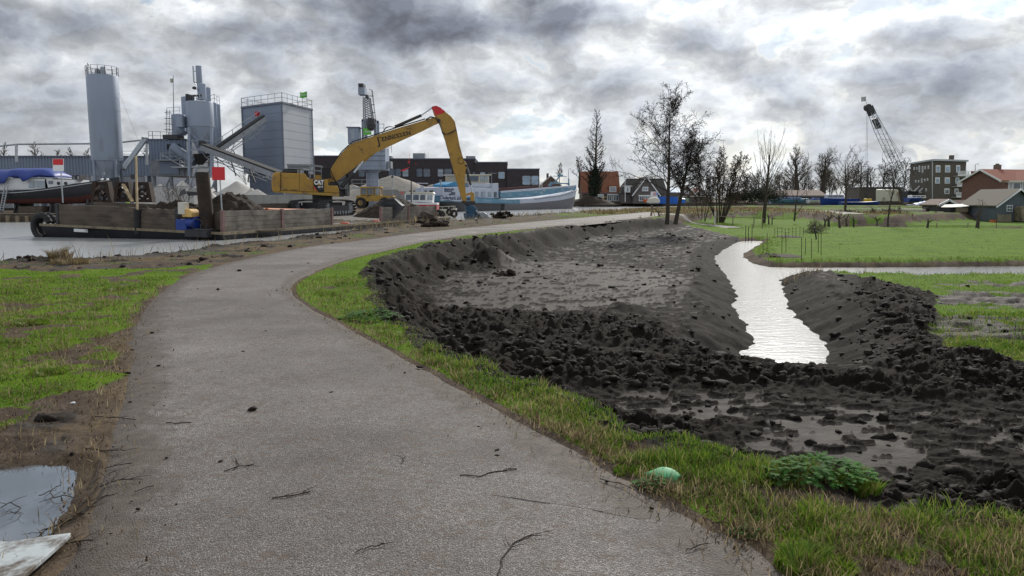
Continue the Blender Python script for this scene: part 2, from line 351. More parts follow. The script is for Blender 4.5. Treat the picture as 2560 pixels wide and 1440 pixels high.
class MB:
    def __init__(s, F=None): s.v = []; s.f = []; s.F = F
    def add(s, vs, fs):
        n = len(s.v)
        for v in vs:
            v = Vector(v); s.v.append(s.F @ v if s.F is not None else v)
        s.f += [tuple(i + n for i in f) for f in fs]; return s
    def hexa(s, p):   # 8 points: bottom 4 ccw, top 4
        return s.add(p, [(3, 2, 1, 0), (4, 5, 6, 7), (0, 1, 5, 4), (1, 2, 6, 5), (2, 3, 7, 6), (3, 0, 4, 7)])
    def box(s, a, b):
        (x0, y0, z0), (x1, y1, z1) = a, b
        return s.hexa([(x0, y0, z0), (x1, y0, z0), (x1, y1, z0), (x0, y1, z0), (x0, y0, z1), (x1, y0, z1), (x1, y1, z1), (x0, y1, z1)])
    def bar(s, p, q, w, h=None, up=(0, 0, 1)):
        p = Vector(p); q = Vector(q); h = h or w; d = (q - p); 
        if d.length < 1e-6: return s
        d.normalize(); u = Vector(up)
        if abs(d.dot(u)) > .98: u = Vector((1, 0, 0))
        a = d.cross(u).normalized() * w / 2; c = a.cross(d).normalized() * h / 2
        return s.hexa([p - a - c, p + a - c, q + a - c, q - a - c, p - a + c, p + a + c, q + a + c, q - a + c])
    def cyl(s, p, q, r0, r1=None, n=12, cap=True):
        p = Vector(p); q = Vector(q); r1 = r0 if r1 is None else r1; d = (q - p).normalized(); u = Vector((0, 0, 1))
        if abs(d.dot(u)) > .98: u = Vector((1, 0, 0))
        a = d.cross(u).normalized(); b = d.cross(a).normalized(); vs = []
        for c, r in ((p, r0), (q, r1)):
            for i in range(n):
                t = 2 * pi * i / n; vs.append(c + a * (r * cos(t)) + b * (r * sin(t)))
        fs = [(i, (i + 1) % n, n + (i + 1) % n, n + i) for i in range(n)]
        if cap: fs += [tuple(range(n - 1, -1, -1)), tuple(range(n, 2 * n))]
        return s.add(vs, fs)
    def tube(s, pts, r, n=6):
        for a, b in zip(pts[:-1], pts[1:]): s.cyl(a, b, r, r, n)
        return s
    def prism(s, poly, off):     # poly: list of 3D points (planar), off: extrusion vector
        n = len(poly); off = Vector(off); P = [Vector(p) for p in poly]
        vs = P + [p + off for p in P]
        fs = [tuple(range(n)), tuple(range(2 * n - 1, n - 1, -1))] + [(i, n + i, n + (i + 1) % n, (i + 1) % n) for i in range(n)]
        return s.add(vs, fs)
    def lathe(s, c, prof, n=20, ax=None):   # prof: (r,z) list, around vertical axis at c
        vs = []; c = Vector(c)
        for r, z in prof:
            for i in range(n):
                t = 2 * pi * i / n; vs.append((c.x + r * cos(t), c.y + r * sin(t), c.z + z))
        fs = []
        for k in range(len(prof) - 1):
            for i in range(n):
                j = (i + 1) % n; fs.append((k * n + i, k * n + j, (k + 1) * n + j, (k + 1) * n + i))
        fs += [tuple(range(n - 1, -1, -1)), tuple(range((len(prof) - 1) * n, len(prof) * n))]
        return s.add(vs, fs)
    def torus(s, c, R, r, axis=(0, 1, 0), n=20, k=8):
        c = Vector(c); ax = Vector(axis).normalized(); u = Vector((0, 0, 1)) if abs(ax.z) < .9 else Vector((1, 0, 0))
        a = ax.cross(u).normalized(); b = ax.cross(a); vs = []
        for i in range(n):
            t = 2 * pi * i / n; d = a * cos(t) + b * sin(t)
            for j in range(k):
                q = 2 * pi * j / k; vs.append(c + d * (R + r * cos(q)) + ax * (r * sin(q)))
        fs = [(i * k + j, ((i + 1) % n) * k + j, ((i + 1) % n) * k + (j + 1) % k, i * k + (j + 1) % k) for i in range(n) for j in range(k)]
        return s.add(vs, fs)
    def build(s, name, mat, parent=None, smooth=False, bevel=0, label=None, cat=None, group=None, kind=None):
        V = [Vector(v) for v in s.v]; loc = None
        if parent is not None:
            inv = wm(parent).inverted(); V = [inv @ v for v in V]
        else:
            xs = [v.x for v in V]; ys = [v.y for v in V]; zs = [v.z for v in V]
            loc = Vector(((min(xs) + max(xs)) / 2, (min(ys) + max(ys)) / 2, min(zs))); V = [v - loc for v in V]
        me = bpy.data.meshes.new(name); me.from_pydata(V, [], s.f); me.update(); me.materials.append(mat)
        import bmesh
        bm = bmesh.new(); bm.from_mesh(me); bmesh.ops.recalc_face_normals(bm, faces=bm.faces); bm.to_mesh(me); bm.free()
        if smooth:
            for p in me.polygons: p.use_smooth = len(p.vertices) <= 4
            me.set_sharp_from_angle(angle=radians(38))
        o = bpy.data.objects.new(name, me); COL.objects.link(o)
        if parent is not None: o.parent = parent; WM[o.name] = wm(parent)
        else: o.location = loc; WM[o.name] = Matrix.Translation(loc)
        if bevel:
            bv = o.modifiers.new('bevel', 'BEVEL'); bv.width = bevel; bv.segments = 2; bv.limit_method = 'ANGLE'
        return tag(o, label, cat, group, kind)
class Pl:
    """vertical plane in the world; pixel outlines are laid out on it at their true distance"""
    def __init__(s, o, heading):
        s.o = Vector((o[0], o[1], 0)); h = radians(heading); s.d = Vector((cos(h), sin(h), 0)); s.n = Vector((-sin(h), cos(h), 0))
    def p(s, px, py, off=0.0):
        r = ray(px, py); C = Vector((0, 0, CH)); t = (s.o - C).dot(s.n) / r.dot(s.n); return C + r * t + s.n * off
    def poly(s, mb, pts, o0, o1): return mb.prism([s.p(x, y, o0) for x, y in pts], s.n * (o1 - o0))
def copy_tree(o, parent=None):
    c = o.copy(); COL.objects.link(c)
    if parent is not None: c.parent = parent
    for ch in list(o.children): copy_tree(ch, c)
    return c
def text(s, M4, size, mat, name='lettering', parent=None, ext=.004, font_scale_x=1.0, shear=0.0, bold=0.0):
    """flat lettering; M4 maps local x (writing direction), y (up) to the world"""
    cu = bpy.data.curves.new('t', 'FONT'); cu.body = s; cu.size = size; cu.extrude = ext; cu.align_x = 'CENTER'; cu.align_y = 'CENTER'; cu.shear = shear; cu.offset = bold
    to = bpy.data.objects.new('t', cu); COL.objects.link(to); bpy.context.view_layer.update()
    me = bpy.data.meshes.new_from_object(to); bpy.data.objects.remove(to)
    T = M4 @ Matrix.Diagonal((font_scale_x, 1, 1, 1))
    if parent is not None: T = wm(parent).inverted() @ T
    me.transform(T); me.name = name; me.materials.clear(); me.materials.append(mat)
    o = bpy.data.objects.new(name, me); COL.objects.link(o)
    if parent is not None: o.parent = parent; WM[o.name] = wm(parent)
    return o
def frame(c, xdir, nrm):
    """matrix with local x along xdir, z (out of the face) along nrm"""
    x = Vector(xdir).normalized(); n = Vector(nrm).normalized(); y = n.cross(x).normalized()
    m = Matrix.Identity(4)
    for i in range(3): m[i][0] = x[i]; m[i][1] = y[i]; m[i][2] = n[i]; m[i][3] = c[i]
    return m
# ---------------- terrain ----------------
ZW = -0.45; ZD = -1.20; ZF = -0.80        # canal water, ditch water, polder field
def gx(l, z): return [GX(a, b, z) for a, b in l]
# path edges on z = 0
PL_ = [(-1.75, -3.0), (-1.78, 0.0)] + gx([(95, 1440), (190, 1300), (240, 1150), (288, 1000), (315, 900), (325, 820), (372, 750), (440, 700), (525, 668), (640, 640), (780, 614), (900, 600), (1060, 580), (1290, 557.5), (1450, 544), (1560, 535), (1625, 529.5)], 0)
PR_ = [(1.9, -3.0), (1.5, 0.0)] + gx([(2010, 1440), (1850, 1345), (1700, 1265), (1540, 1170), (1380, 1085), (1200, 990), (1030, 900), (880, 820), (775, 765), (738, 735), (742, 708), (790, 680), (865, 652), (960, 628), (1100, 598), (1300, 574), (1480, 556), (1600, 545), (1650, 539)], 0)
PATHL = smooth_poly(PL_, 5); PATHR = smooth_poly(PR_, 5)
PATHPOLY = PATHL + PATHR[::-1]
SPUR = [GX(1640, 533, 0), GX(1680, 536, 0), GX(1712, 543, -.25), GX(1752, 550, -.5), GX(1800, 559, -.72), GX(1838, 566, -.8)]
TRACK2 = [GX(1640, 526, .0), GX(1700, 524.5, .0), GX(1800, 524, .0), GX(1900, 525.5, .0), GX(1985, 526, .0), GX(2050, 527.5, .0), GX(2090, 530, .0), GX(2140, 536, 0)]
VERGE = gx([(1640, 545), (1560, 549), (1440, 559), (1310, 579), (1180, 598), (1060, 615), (980, 634), (935, 650), (905, 690), (925, 755), (990, 825), (1080, 880), (1200, 935), (1350, 1003), (1480, 1060), (1600, 1100), (1800, 1150), (1950, 1190), (2200, 1245), (2350, 1290), (2560, 1335), (3100, 1450)], 0) + [(6.5, 0.5), (7, -4)]
VERGE = smooth_poly(VERGE, 3)
SHORE = gx([(-900, 700), (-400, 672), (0, 656), (100, 652), (300, 642), (400, 632), (450, 621), (540, 612), (640, 605)], -.08) + gx([(800, 592)], -.2) + gx([(950, 580), (1100, 566), (1200, 559), (1300, 550), (1400, 542), (1480, 537), (1560, 532), (1640, 523), (1800, 519), (1960, 517.6)], ZW) + [(110, 190), (400, 215)]
FARB = [(400, 245), (90, 214), (40, 210), (16, 204), (4, 176), (-12, 152), (-20, 124), (-18, 114), (-17, 100), (-18, 85), (-26, 80), (-34, 70), (-60, 66), (-220, 60)]
CANAL = SHORE + FARB + [(-220, 20)]
DIKE_R = [GX(1655, 543, 0), GX(1690, 538, 0), GX(1740, 531, 0), GX(1850, 528, 0), GX(2030, 530, 0), GX(2110, 537, 0), GX(2160, 540, 0), (60, 96), (110, 108), (400, 130)]
LANDPOLY = VERGE[::-1] + DIKE_R[1:] + [(400, 900), (-900, 900), (-900, -6), (0, -6)]
DITCH = gx([(1830, 915), (1850, 895), (1868, 880), (1876, 862), (1888, 846), (1858, 800), (1832, 765), (1842, 735), (1822, 700), (1800, 670), (1790, 655), (1790, 640), (1815, 622), (1850, 604), (1905, 603), (1903, 608), (1880, 622), (1858, 637), (1870, 652), (1905, 665), (1960, 669), (2200, 669), (2400, 667), (2560, 665), (2900, 655), (3600, 640), (3600, 668), (2900, 700), (2560, 708), (2300, 712), (2100, 706), (1960, 697), (1950, 705), (1955, 720), (1968, 745), (1975, 772), (1995, 795), (2032, 832), (2062, 862), (2080, 888), (2066, 905), (2062, 940), (2000, 955), (1900, 940)], ZD)
DITCH = smooth_poly(DITCH, 2, True)
FDITCH = gx([(2050, 572), (2560, 577.5), (3400, 584), (3400, 577), (2560, 571.5), (2050, 569.0)], ZD)
MUDP = VERGE[::-1][8:] + gx([(1660, 549)], -.2) + gx([(1720, 558), (1800, 574)], -.7) + gx([(1850, 592)], -.9) + gx([(1880, 612), (1830, 640)], ZD) + gx([(1900, 690), (2000, 692)], ZD) + gx([(2120, 690), (2220, 708), (2330, 735), (2350, 790), (2310, 835), (2420, 890), (2700, 930), (3600, 1100)], -.75) + [(12, 3), (9, -3)]
LEFTGRASS = gx([(-800, 680), (0, 673), (150, 678), (350, 671), (545, 661), (470, 686), (395, 720), (330, 790), (300, 870), (280, 960), (215, 1005), (120, 1020), (0, 1065), (-700, 1250)], 0)
PUDDLE = smooth_poly(gx([(-420, 1330), (-220, 1210), (-60, 1180), (60, 1165), (135, 1160), (192, 1172), (190, 1230), (155, 1300), (110, 1345), (20, 1372), (-200, 1420)], -.04), 3, True)
YARD = [(-400, 900), (-400, 58)] + FARB[::-1][:11] + [(-10, 160), (8, 182), (20, 215), (400, 260), (400, 900)]
CLODS = [  # (px, py, z, rx, ry, angle, amount) rough clod fields, in metres
    gx([(1030, 770), (1300, 782), (1600, 795), (1870, 850), (1880, 895), (1500, 868), (1120, 835)], -.7),
    gx([(1150, 850), (1500, 880), (1850, 900), (2060, 930), (2400, 960), (2620, 1000), (2300, 985), (1900, 960), (1600, 980), (1350, 960)], -.7),
    gx([(920, 690), (1010, 720), (1060, 790), (1000, 800), (930, 745)], -.4),
    gx([(1060, 618), (1240, 585), (1280, 610), (1230, 650), (1060, 640)], -.3),
    gx([(2130, 690), (2330, 730), (2350, 800), (2320, 850), (2560, 920), (2700, 1000), (2300, 960), (2130, 900), (2120, 800)], -.75),
    gx([(2150, 1180), (2500, 1130), (2800, 1250), (2560, 1310), (2350, 1260)], -.5),
    gx([(1350, 1010), (1700, 1030), (1900, 1020), (1850, 1050), (1650, 1080), (1500, 1060)], -.6)]
FLATS = [gx([(1180, 650), (1450, 645), (1700, 690), (1720, 740), (1600, 775), (1300, 778), (1080, 765)], -.75),
         gx([(1500, 985), (1750, 975), (2150, 1010), (2500, 1080), (2300, 1150), (2000, 1120), (1750, 1060)], -.65),
         gx([(1420, 585), (1700, 590), (1690, 600), (1480, 600)], -.75)]
def softin(X, Y, poly, w):
    d, _ = sdf(X, Y, poly); return 1 - sst(-w, w, d)
def terrain(X, Y, detail=True):
    X = np.asarray(X, float); Y = np.asarray(Y, float)
    wx = X + .35 * fbm(X * .8, Y * .8, 2, 41); wy = Y + .35 * fbm(X * .8 + 9, Y * .8, 2, 43)
    dd, _ = sdf(wx, wy, LANDPOLY)
    z = -sst(0, 1.35, dd) * .72 - .03 * sst(0, 6, dd)
    near = np.hypot(X, Y); z = z - .20 * sst(24, 34, Y) * sst(.5, 2.5, dd) * (Y < 110)
    z = z + .03 * fbm(X * .35, Y * .35, 3, 5)
    dp, _ = sdf(X, Y, PATHPOLY)
    mud = softin(wx, wy, MUDP, .12) * sst(-.12, .12, dd)
    mud = np.maximum(mud, softin(wx, wy, MUDP, .1) * (dd > -.05))
    dk, sk = sdf(X, Y, CANAL)
    dt, st = sdf(X + .22 * fbm(X * 1.3, Y * 1.3, 3, 61), Y + .22 * fbm(X * 1.3 + 4, Y * 1.3, 3, 63), DITCH)
    df, _ = sdf(X, Y, FDITCH)
    far = inside(X, Y, YARD)
    clod = np.zeros(X.shape)
    for c in CLODS: clod = np.maximum(clod, softin(wx, wy, c, .45))
    flat = np.zeros(X.shape)
    for c in FLATS: flat = np.maximum(flat, softin(wx, wy, c, .8))
    # clod ridge on the canal shore
    shore = np.exp(-((dk - 1.2) / .9) ** 2) * (~far) * (X < 22)
    shore_n = fbm(X * .45 + 3, Y * .45, 3, 77)
    slope = sst(.0, .5, dd) * (1 - sst(1.2, 1.9, dd))
    bank = (1 - sst(.9, 1.5, dt)) * (dt > -.5)
    lg = softin(wx, wy, LEFTGRASS, .25)
    # foreground dirt around the puddle
    dirtf = (X < -1.2) * (Y < 9) * (1 - lg) * sst(0, .3, dp)
    sband = (dk > 0) * (1 - sst(4.5, 8, dk)) * (dp > .3) * (~far) * (Y < 75) * (X < 8) * (1 - lg)
    rough = np.clip(mud * (.10 + .90 * clod) * (1 - .75 * flat * (1 - clod)) + mud * slope * .5 + .8 * shore * sst(-.25, .15, shore_n), 0, 1.1)
    rough = np.maximum(rough, np.maximum(.55 * sband * sst(-.05, .25, fbm(X * .9, Y * .9, 4, 55)), .35 * dirtf * sst(-.1, .3, fbm(X * 1.7, Y * 1.7, 3, 56))))
    # ridges of heaped clods
    z = z + clod * mud * (.08 + .10 * fbm(X * .7, Y * .7, 2, 15))
    z = z + shore * (.03 + .20 * np.clip(shore_n + .15, 0, 1)) * (dp > 1)
    if detail:
        r = near; fade1 = 1 - sst(18, 60, r) * .75; fade2 = 1 - sst(9, 30, r)
        a1, b1, i1 = worley(X * 2.1 + fbm(X * 3, Y * 3, 2, 3) * .6, Y * 2.6 + fbm(X * 3, Y * 3, 2, 4) * .6, 21)
        a2, b2, i2 = worley(X * 5.2 + fbm(X * 7, Y * 7, 2, 8) * .6, Y * 6.5 + fbm(X * 7, Y * 7, 2, 9) * .6, 22)
        a3, b3, i3 = worley(X * 16, Y * 16, 23)
        l1 = (np.clip(1.08 - 1.45 * a1, 0, 1) ** .8 * (.3 + .9 * i1)) - .3
        l2 = (np.clip(1.1 - 1.5 * a2, 0, 1) ** .75 * (.3 + .9 * i2)) - .3
        l3 = np.sqrt(np.clip(1 - (a3 / .75) ** 2, 0, 1)) - .4
        n = fbm(X * 5, Y * 5, 4, 31, .6)
        z = z + rough * fade1 * (.12 * l1 + .13 * n) + rough * fade2 * (.068 * l2 + .026 * l3)
        # smeared flats: shallow terraces running across, torn flakes
        q = .55 * fbm(X * 1.0 + .3 * Y, Y * 2.6 - .5 * X, 4, 51, .62) + .6 * fbm(X * 3.1, Y * 6.5 - .5 * X, 4, 57, .6)
        torn = sst(-.03, .06, q + .10 * (flat < .3) + .35 * clod - .12 * flat)
        torn = np.maximum(torn, .75 * np.maximum(bank, slope)); terrain.torn = torn * mud
        z = z + mud * (1 - clod) * (torn * .050 * (.35 + a2 + .5 * n) - .02) * fade1 + mud * torn * .03 * l2 * fade2
        # bucket grooves down the banks
        g = perlin(st * 3.4 + .8 * dt, dt * .35, 71) + .5 * perlin(st * 8, dt * .8, 72)
        z = z + bank * (.11 * g + .05 * fbm(X * 4, Y * 4, 4, 75, .6))
        sl, ss, _ = segdist(X, Y, VERGE)
        z = z + mud * slope * .11 * (perlin(ss * 2.2 + sl * .8, sl * .6, 73) + .6 * perlin(ss * 6, sl, 74))
        gz = (1 - mud) * (1 - rough.clip(0, 1))
        z = z + gz * (.018 * fbm(X * 3, Y * 3, 3, 81)) * (dp > 0)
        z = z + dirtf * (.030 * fbm(X * 4, Y * 4, 4, 82, .6) + .018 * l2)
    # the dark spoil heap beside the path
    for hx, hy, hz, hr in HEAPS: z = z + hz * np.exp(-((X - hx) ** 2 + (Y - hy) ** 2) / hr ** 2)
    pd, _ = sdf(X, Y, PUDDLE)
    if detail: pd = pd + .05 * fbm(X * 6, Y * 6, 3, 19)
    z = np.where(X < 0, np.minimum(z, -.045 + .35 * np.maximum(pd, -.2) + .004), z)
    # wet hollows in the pasture right of the ditch
    wet = np.exp(-(((X - 8.8) / 1.7) ** 2 + ((Y - 14.2) / 1.5) ** 2)) + np.exp(-(((X - 12) / 2.4) ** 2 + ((Y - 18.3) / 1.5) ** 2)) + .8 * np.exp(-(((X - 15.5) / 3.5) ** 2 + ((Y - 21.6) / .8) ** 2))
    z = z - wet * (.04 + .13 * sst(-.1, .2, fbm(X * .9, Y * 1.8, 3, 88)) - .05 * fbm(X * 3, Y * 5, 3, 89)) * (dd > 1)
    # under the path
    z = np.where(dp < -.12, -.09, np.where(dp < .0, np.minimum(z, -.05 + .05 * (dp + .12) / .12 + .02), z))
    z = np.where((dp > 0) & (dp < .5) & (pd > .3), np.minimum(z, .004 + .04 * dp + .025 * fbm(X * 3, Y * 3, 2, 83)), z)
    # water bodies cut in
    z = np.minimum(z, ZD + np.where(dt > 0, .50 * dt, .8 * dt).clip(-.7, 9))
    z = np.minimum(z, ZD + np.where(df > 0, .60 * df, .8 * df).clip(-.5, 9))
    zc = ZW + np.where(dk > 0, .42 * dk, .6 * dk).clip(-1.2, 9)
    z = np.where(far, .25 + .05 * fbm(X * .1, Y * .1, 2, 6), np.minimum(z, zc + shore * .25 * np.clip(shore_n + .1, 0, 1) * (dk > .2)))
    z = np.where(far & (dk < 1.2), np.where(dk > .3, z, -1.6), z)
    # masks
    gn = fbm(X * 1.4, Y * 1.4, 4, 95); gn2 = fbm(X * .5, Y * .5, 3, 96)
    field = (dd > 1.2) * (1 - mud) * (1 - far)
    ve = (dd < .35) * (dp > 0) * (1 - far)
    svd, _, _ = segdist(X, Y, VERGE)
    right_verge = ((dp > .04) & (svd < 1.6) & (dd < .30) & (Y < 30)) * sst(-.32, .12, gn + .30 * sst(4, 9, Y))
    rv_far = ((dp > .04) & (svd < 1.2) & (dd < .1) & (Y >= 30)) * sst(.0, .25, gn2 + .05)
    wetm = sst(.35, .75, wet + .5 * gn)
    leftp = sband * sst(.05, .3, gn2 + .5 * gn) * .7
    grass = np.maximum.reduce([leftp, field * (1 - .75 * wetm) * (1 - .9 * (1 - sst(.25, .7, dt))), lg * sst(-.36, .02, gn + .4 * gn2), right_verge, rv_far])
    dikeg = ((X > 4) & (Y > 55) & (dd < 0) & (dp > .4) & (~far)) * sst(-.3, .1, gn2)
    grass = np.maximum(grass, dikeg * .8)
    leftv = ((dp > .3) & (dk > 2.2) & (X < 6) & (Y > 26) & (dd < -2) & (~far)) * sst(-.05, .25, gn2 + .4 * gn)
    grass = np.maximum(grass, leftv * .6)
    grass = grass * (1 - np.clip(rough * 1.5, 0, 1)) * (z > ZD + .1)
    straw = np.clip(sst(-.1, .4, fbm(X * .8, Y * .8, 3, 97)) * (1 - mud) * .8 + .7 * ((Y > 20) & (dk < 4) & (dk > 0)), 0, 1)
    grass = np.where(far, .25 * sst(-.1, .2, gn2), grass)
    mudm = np.clip(np.maximum.reduce([mud, .9 * sst(.2, .6, wet + .6 * gn + .3 * gn2) * (dd > 1), shore * .8, .75 * sband * sst(-.15, .2, gn + .3 * gn2), .6 * dirtf * sst(-.1, .3, gn)]), 0, 1)
    return z, np.clip(grass, 0, 1), mudm, straw, dp, dd, dt, rough
HEAPS = [(*GX(1240, 605, .1), .42, .9), (*GX(1215, 612, 0), .25, .8), (*GX(1560, 775, -.7), .18, .5), (*GX(1700, 730, -.7), .2, .8), (*GX(990, 760, -.4), .16, .8)]

def grid_faces(nr, nc):
    i = np.arange(nr * nc).reshape(nr, nc)
    return np.stack([i[:-1, :-1].ravel(), i[:-1, 1:].ravel(), i[1:, 1:].ravel(), i[1:, :-1].ravel()], 1)
def attr(o, name, arr):
    a = o.data.attributes.new(name, 'FLOAT_COLOR', 'POINT'); a.data.foreach_set('color', arr.astype(np.float32).ravel())
def build_ground(mat):
    py = np.concatenate([np.linspace(2600, 1480, 60), np.arange(1476, 900, -1.9), np.arange(900, 560, -1.25), np.arange(560, 512, -.8), np.geomspace(512 - HOR, 1.2, 60) + HOR])
    D = 1.65 * FP / (py - HOR)             # strictly growing
    D = np.where(D > 4, D * 1.0, D)
    nc = 980
    u = np.linspace(-1, 1, nc); tang = np.where(u < 0, u * .86, u * .80)
    Yg = np.repeat(D[:, None], nc, 1); Xg = tang[None] * (Yg + 1.2)
    z, g, m, s, dp, dd, dt, rough = terrain(Xg.ravel(), Yg.ravel())
    V = np.stack([Xg.ravel(), Yg.ravel(), z], 1)
    o = mesh_np('ground', V, grid_faces(len(D), nc), mat, smooth=True)
    attr(o, 'zones', np.stack([g, m, s, rough], 1)); o['kind'] = 'structure'
    ta = o.data.attributes.new('torn', 'FLOAT', 'POINT'); ta.data.foreach_set('value', terrain.torn.astype(np.float32))
    # the land goes on behind and to the sides of the camera
    return o
def ground_mat():
    m = bpy.data.materials.new('soil_and_turf'); m.use_nodes = True; nt = m.node_tree; N = nt.nodes; L = nt.links; b = N['Principled BSDF']
    at = N.new('ShaderNodeAttribute'); at.attribute_name = 'zones'; sp = N.new('ShaderNodeSeparateColor'); L.new(at.outputs['Color'], sp.inputs[0])
    tc = N.new('ShaderNodeTexCoord')
    def noise(s, d=6, r=.6, st=(1, 1, 1)):
        mp = N.new('ShaderNodeMapping'); mp.inputs['Scale'].default_value = st; L.new(tc.outputs['Object'], mp.inputs[0])
        n = N.new('ShaderNodeTexNoise'); n.inputs['Scale'].default_value = s; n.inputs['Detail'].default_value = d; n.inputs['Roughness'].default_value = r
        L.new(mp.outputs[0], n.inputs[0]); return n.outputs['Fac']
    def ramp(f, st):
        r = N.new('ShaderNodeValToRGB'); L.new(f, r.inputs[0]); e = r.color_ramp.elements
        while len(e) < len(st): e.new(.5)
        for a, (p, c) in zip(e, st): a.position = p; a.color = (*c, 1)
        return r.outputs[0]
    def mix(f, a, c):
        x = N.new('ShaderNodeMix'); x.data_type = 'RGBA'; L.new(f, x.inputs['Factor']); L.new(a, x.inputs['A']); L.new(c, x.inputs['B']); return x.outputs['Result']
    def mth(op, a, c, d=None):
        n = N.new('ShaderNodeMath'); n.operation = op
        for i, v in enumerate((a, c, d)):
            if v is None: continue
            if isinstance(v, (int, float)): n.inputs[i].default_value = v
            else: L.new(v, n.inputs[i])
        return n.outputs[0]
    big = noise(.35, 4); mid = noise(2.2, 6, .65); fine = noise(22, 5, .7); vf = noise(90, 3, .7)
    soil = ramp(mid, [(.25, (.045, .034, .026)), (.5, (.085, .066, .052)), (.75, (.135, .108, .085))])
    grassc = ramp(noise(.9, 7, .7), [(.28, (.050, .098, .008)), (.5, (.088, .158, .010)), (.72, (.120, .195, .013))])
    strawc = ramp(fine, [(.3, (.07, .055, .035)), (.55, (.16, .12, .07)), (.8, (.30, .23, .13))])
    flk = noise(3.0, 7, .66, (1, 2.2, 1))
    tn = N.new('ShaderNodeAttribute'); tn.attribute_name = 'torn'; flk = mth('SUBTRACT', mth('ADD', mth('MULTIPLY', flk, .45), .40), mth('MULTIPLY', tn.outputs['Fac'], .26))
    mudc = ramp(flk, [(.34, (.0095, .0072, .0056)), (.45, (.020, .0165, .0138)), (.57, (.052, .0455, .0405)), (.74, (.092, .082, .075))])
    mudr = ramp(mid, [(.3, (.0065, .0049, .0038)), (.7, (.020, .0158, .0128))])
    mud = mix(mth('MULTIPLY', at.outputs['Alpha'], 1.5), mudc, mudr)
    sm = mth('MULTIPLY', sp.outputs[2], .7)
    c = mix(sm, soil, strawc)
    gm = mth('SMOOTHSTEP', 0, 0) if False else None
    gg = mth('ADD', sp.outputs[0], mth('MULTIPLY', mth('SUBTRACT', fine, .5), .7))
    mr = N.new('ShaderNodeMapRange'); mr.inputs['From Min'].default_value = .35; mr.inputs['From Max'].default_value = .62; L.new(gg, mr.inputs['Value'])
    c = mix(mr.outputs[0], c, grassc)
    mm = mth('ADD', sp.outputs[1], mth('MULTIPLY', mth('SUBTRACT', fine, .5), .5))
    mr2 = N.new('ShaderNodeMapRange'); mr2.inputs['From Min'].default_value = .35; mr2.inputs['From Max'].default_value = .6; L.new(mm, mr2.inputs['Value'])
    c = mix(mr2.outputs[0], c, mud)
    L.new(c, b.inputs['Base Color'])
    rr = N.new('ShaderNodeMapRange'); rr.inputs['From Min'].default_value = .4; rr.inputs['From Max'].default_value = .65
    rr.inputs['To Min'].default_value = .9; rr.inputs['To Max'].default_value = .72; L.new(flk, rr.inputs['Value'])
    rm = N.new('ShaderNodeMix'); L.new(mth('MULTIPLY', mr2.outputs[0], mth('SUBTRACT', 1.0, mth('MINIMUM', mth('MULTIPLY', at.outputs['Alpha'], 1.6), 1.0))), rm.inputs['Factor']); rm.inputs['A'].default_value = .92; L.new(rr.outputs[0], rm.inputs['B'])
    L.new(rm.outputs['Result'], b.inputs['Roughness']); L.new(mth('ADD', mth('MULTIPLY', mr2.outputs[0], .03), .05), b.inputs['Specular IOR Level'])
    bp = N.new('ShaderNodeBump'); bp.inputs['Strength'].default_value = .75; bp.inputs['Distance'].default_value = .02
    L.new(mth('ADD', mth('MULTIPLY', fine, 1.0), mth('MULTIPLY', mid, 1.2)), bp.inputs['Height']); L.new(bp.outputs[0], b.inputs['Normal'])
    return m
GROUND = build_ground(ground_mat())

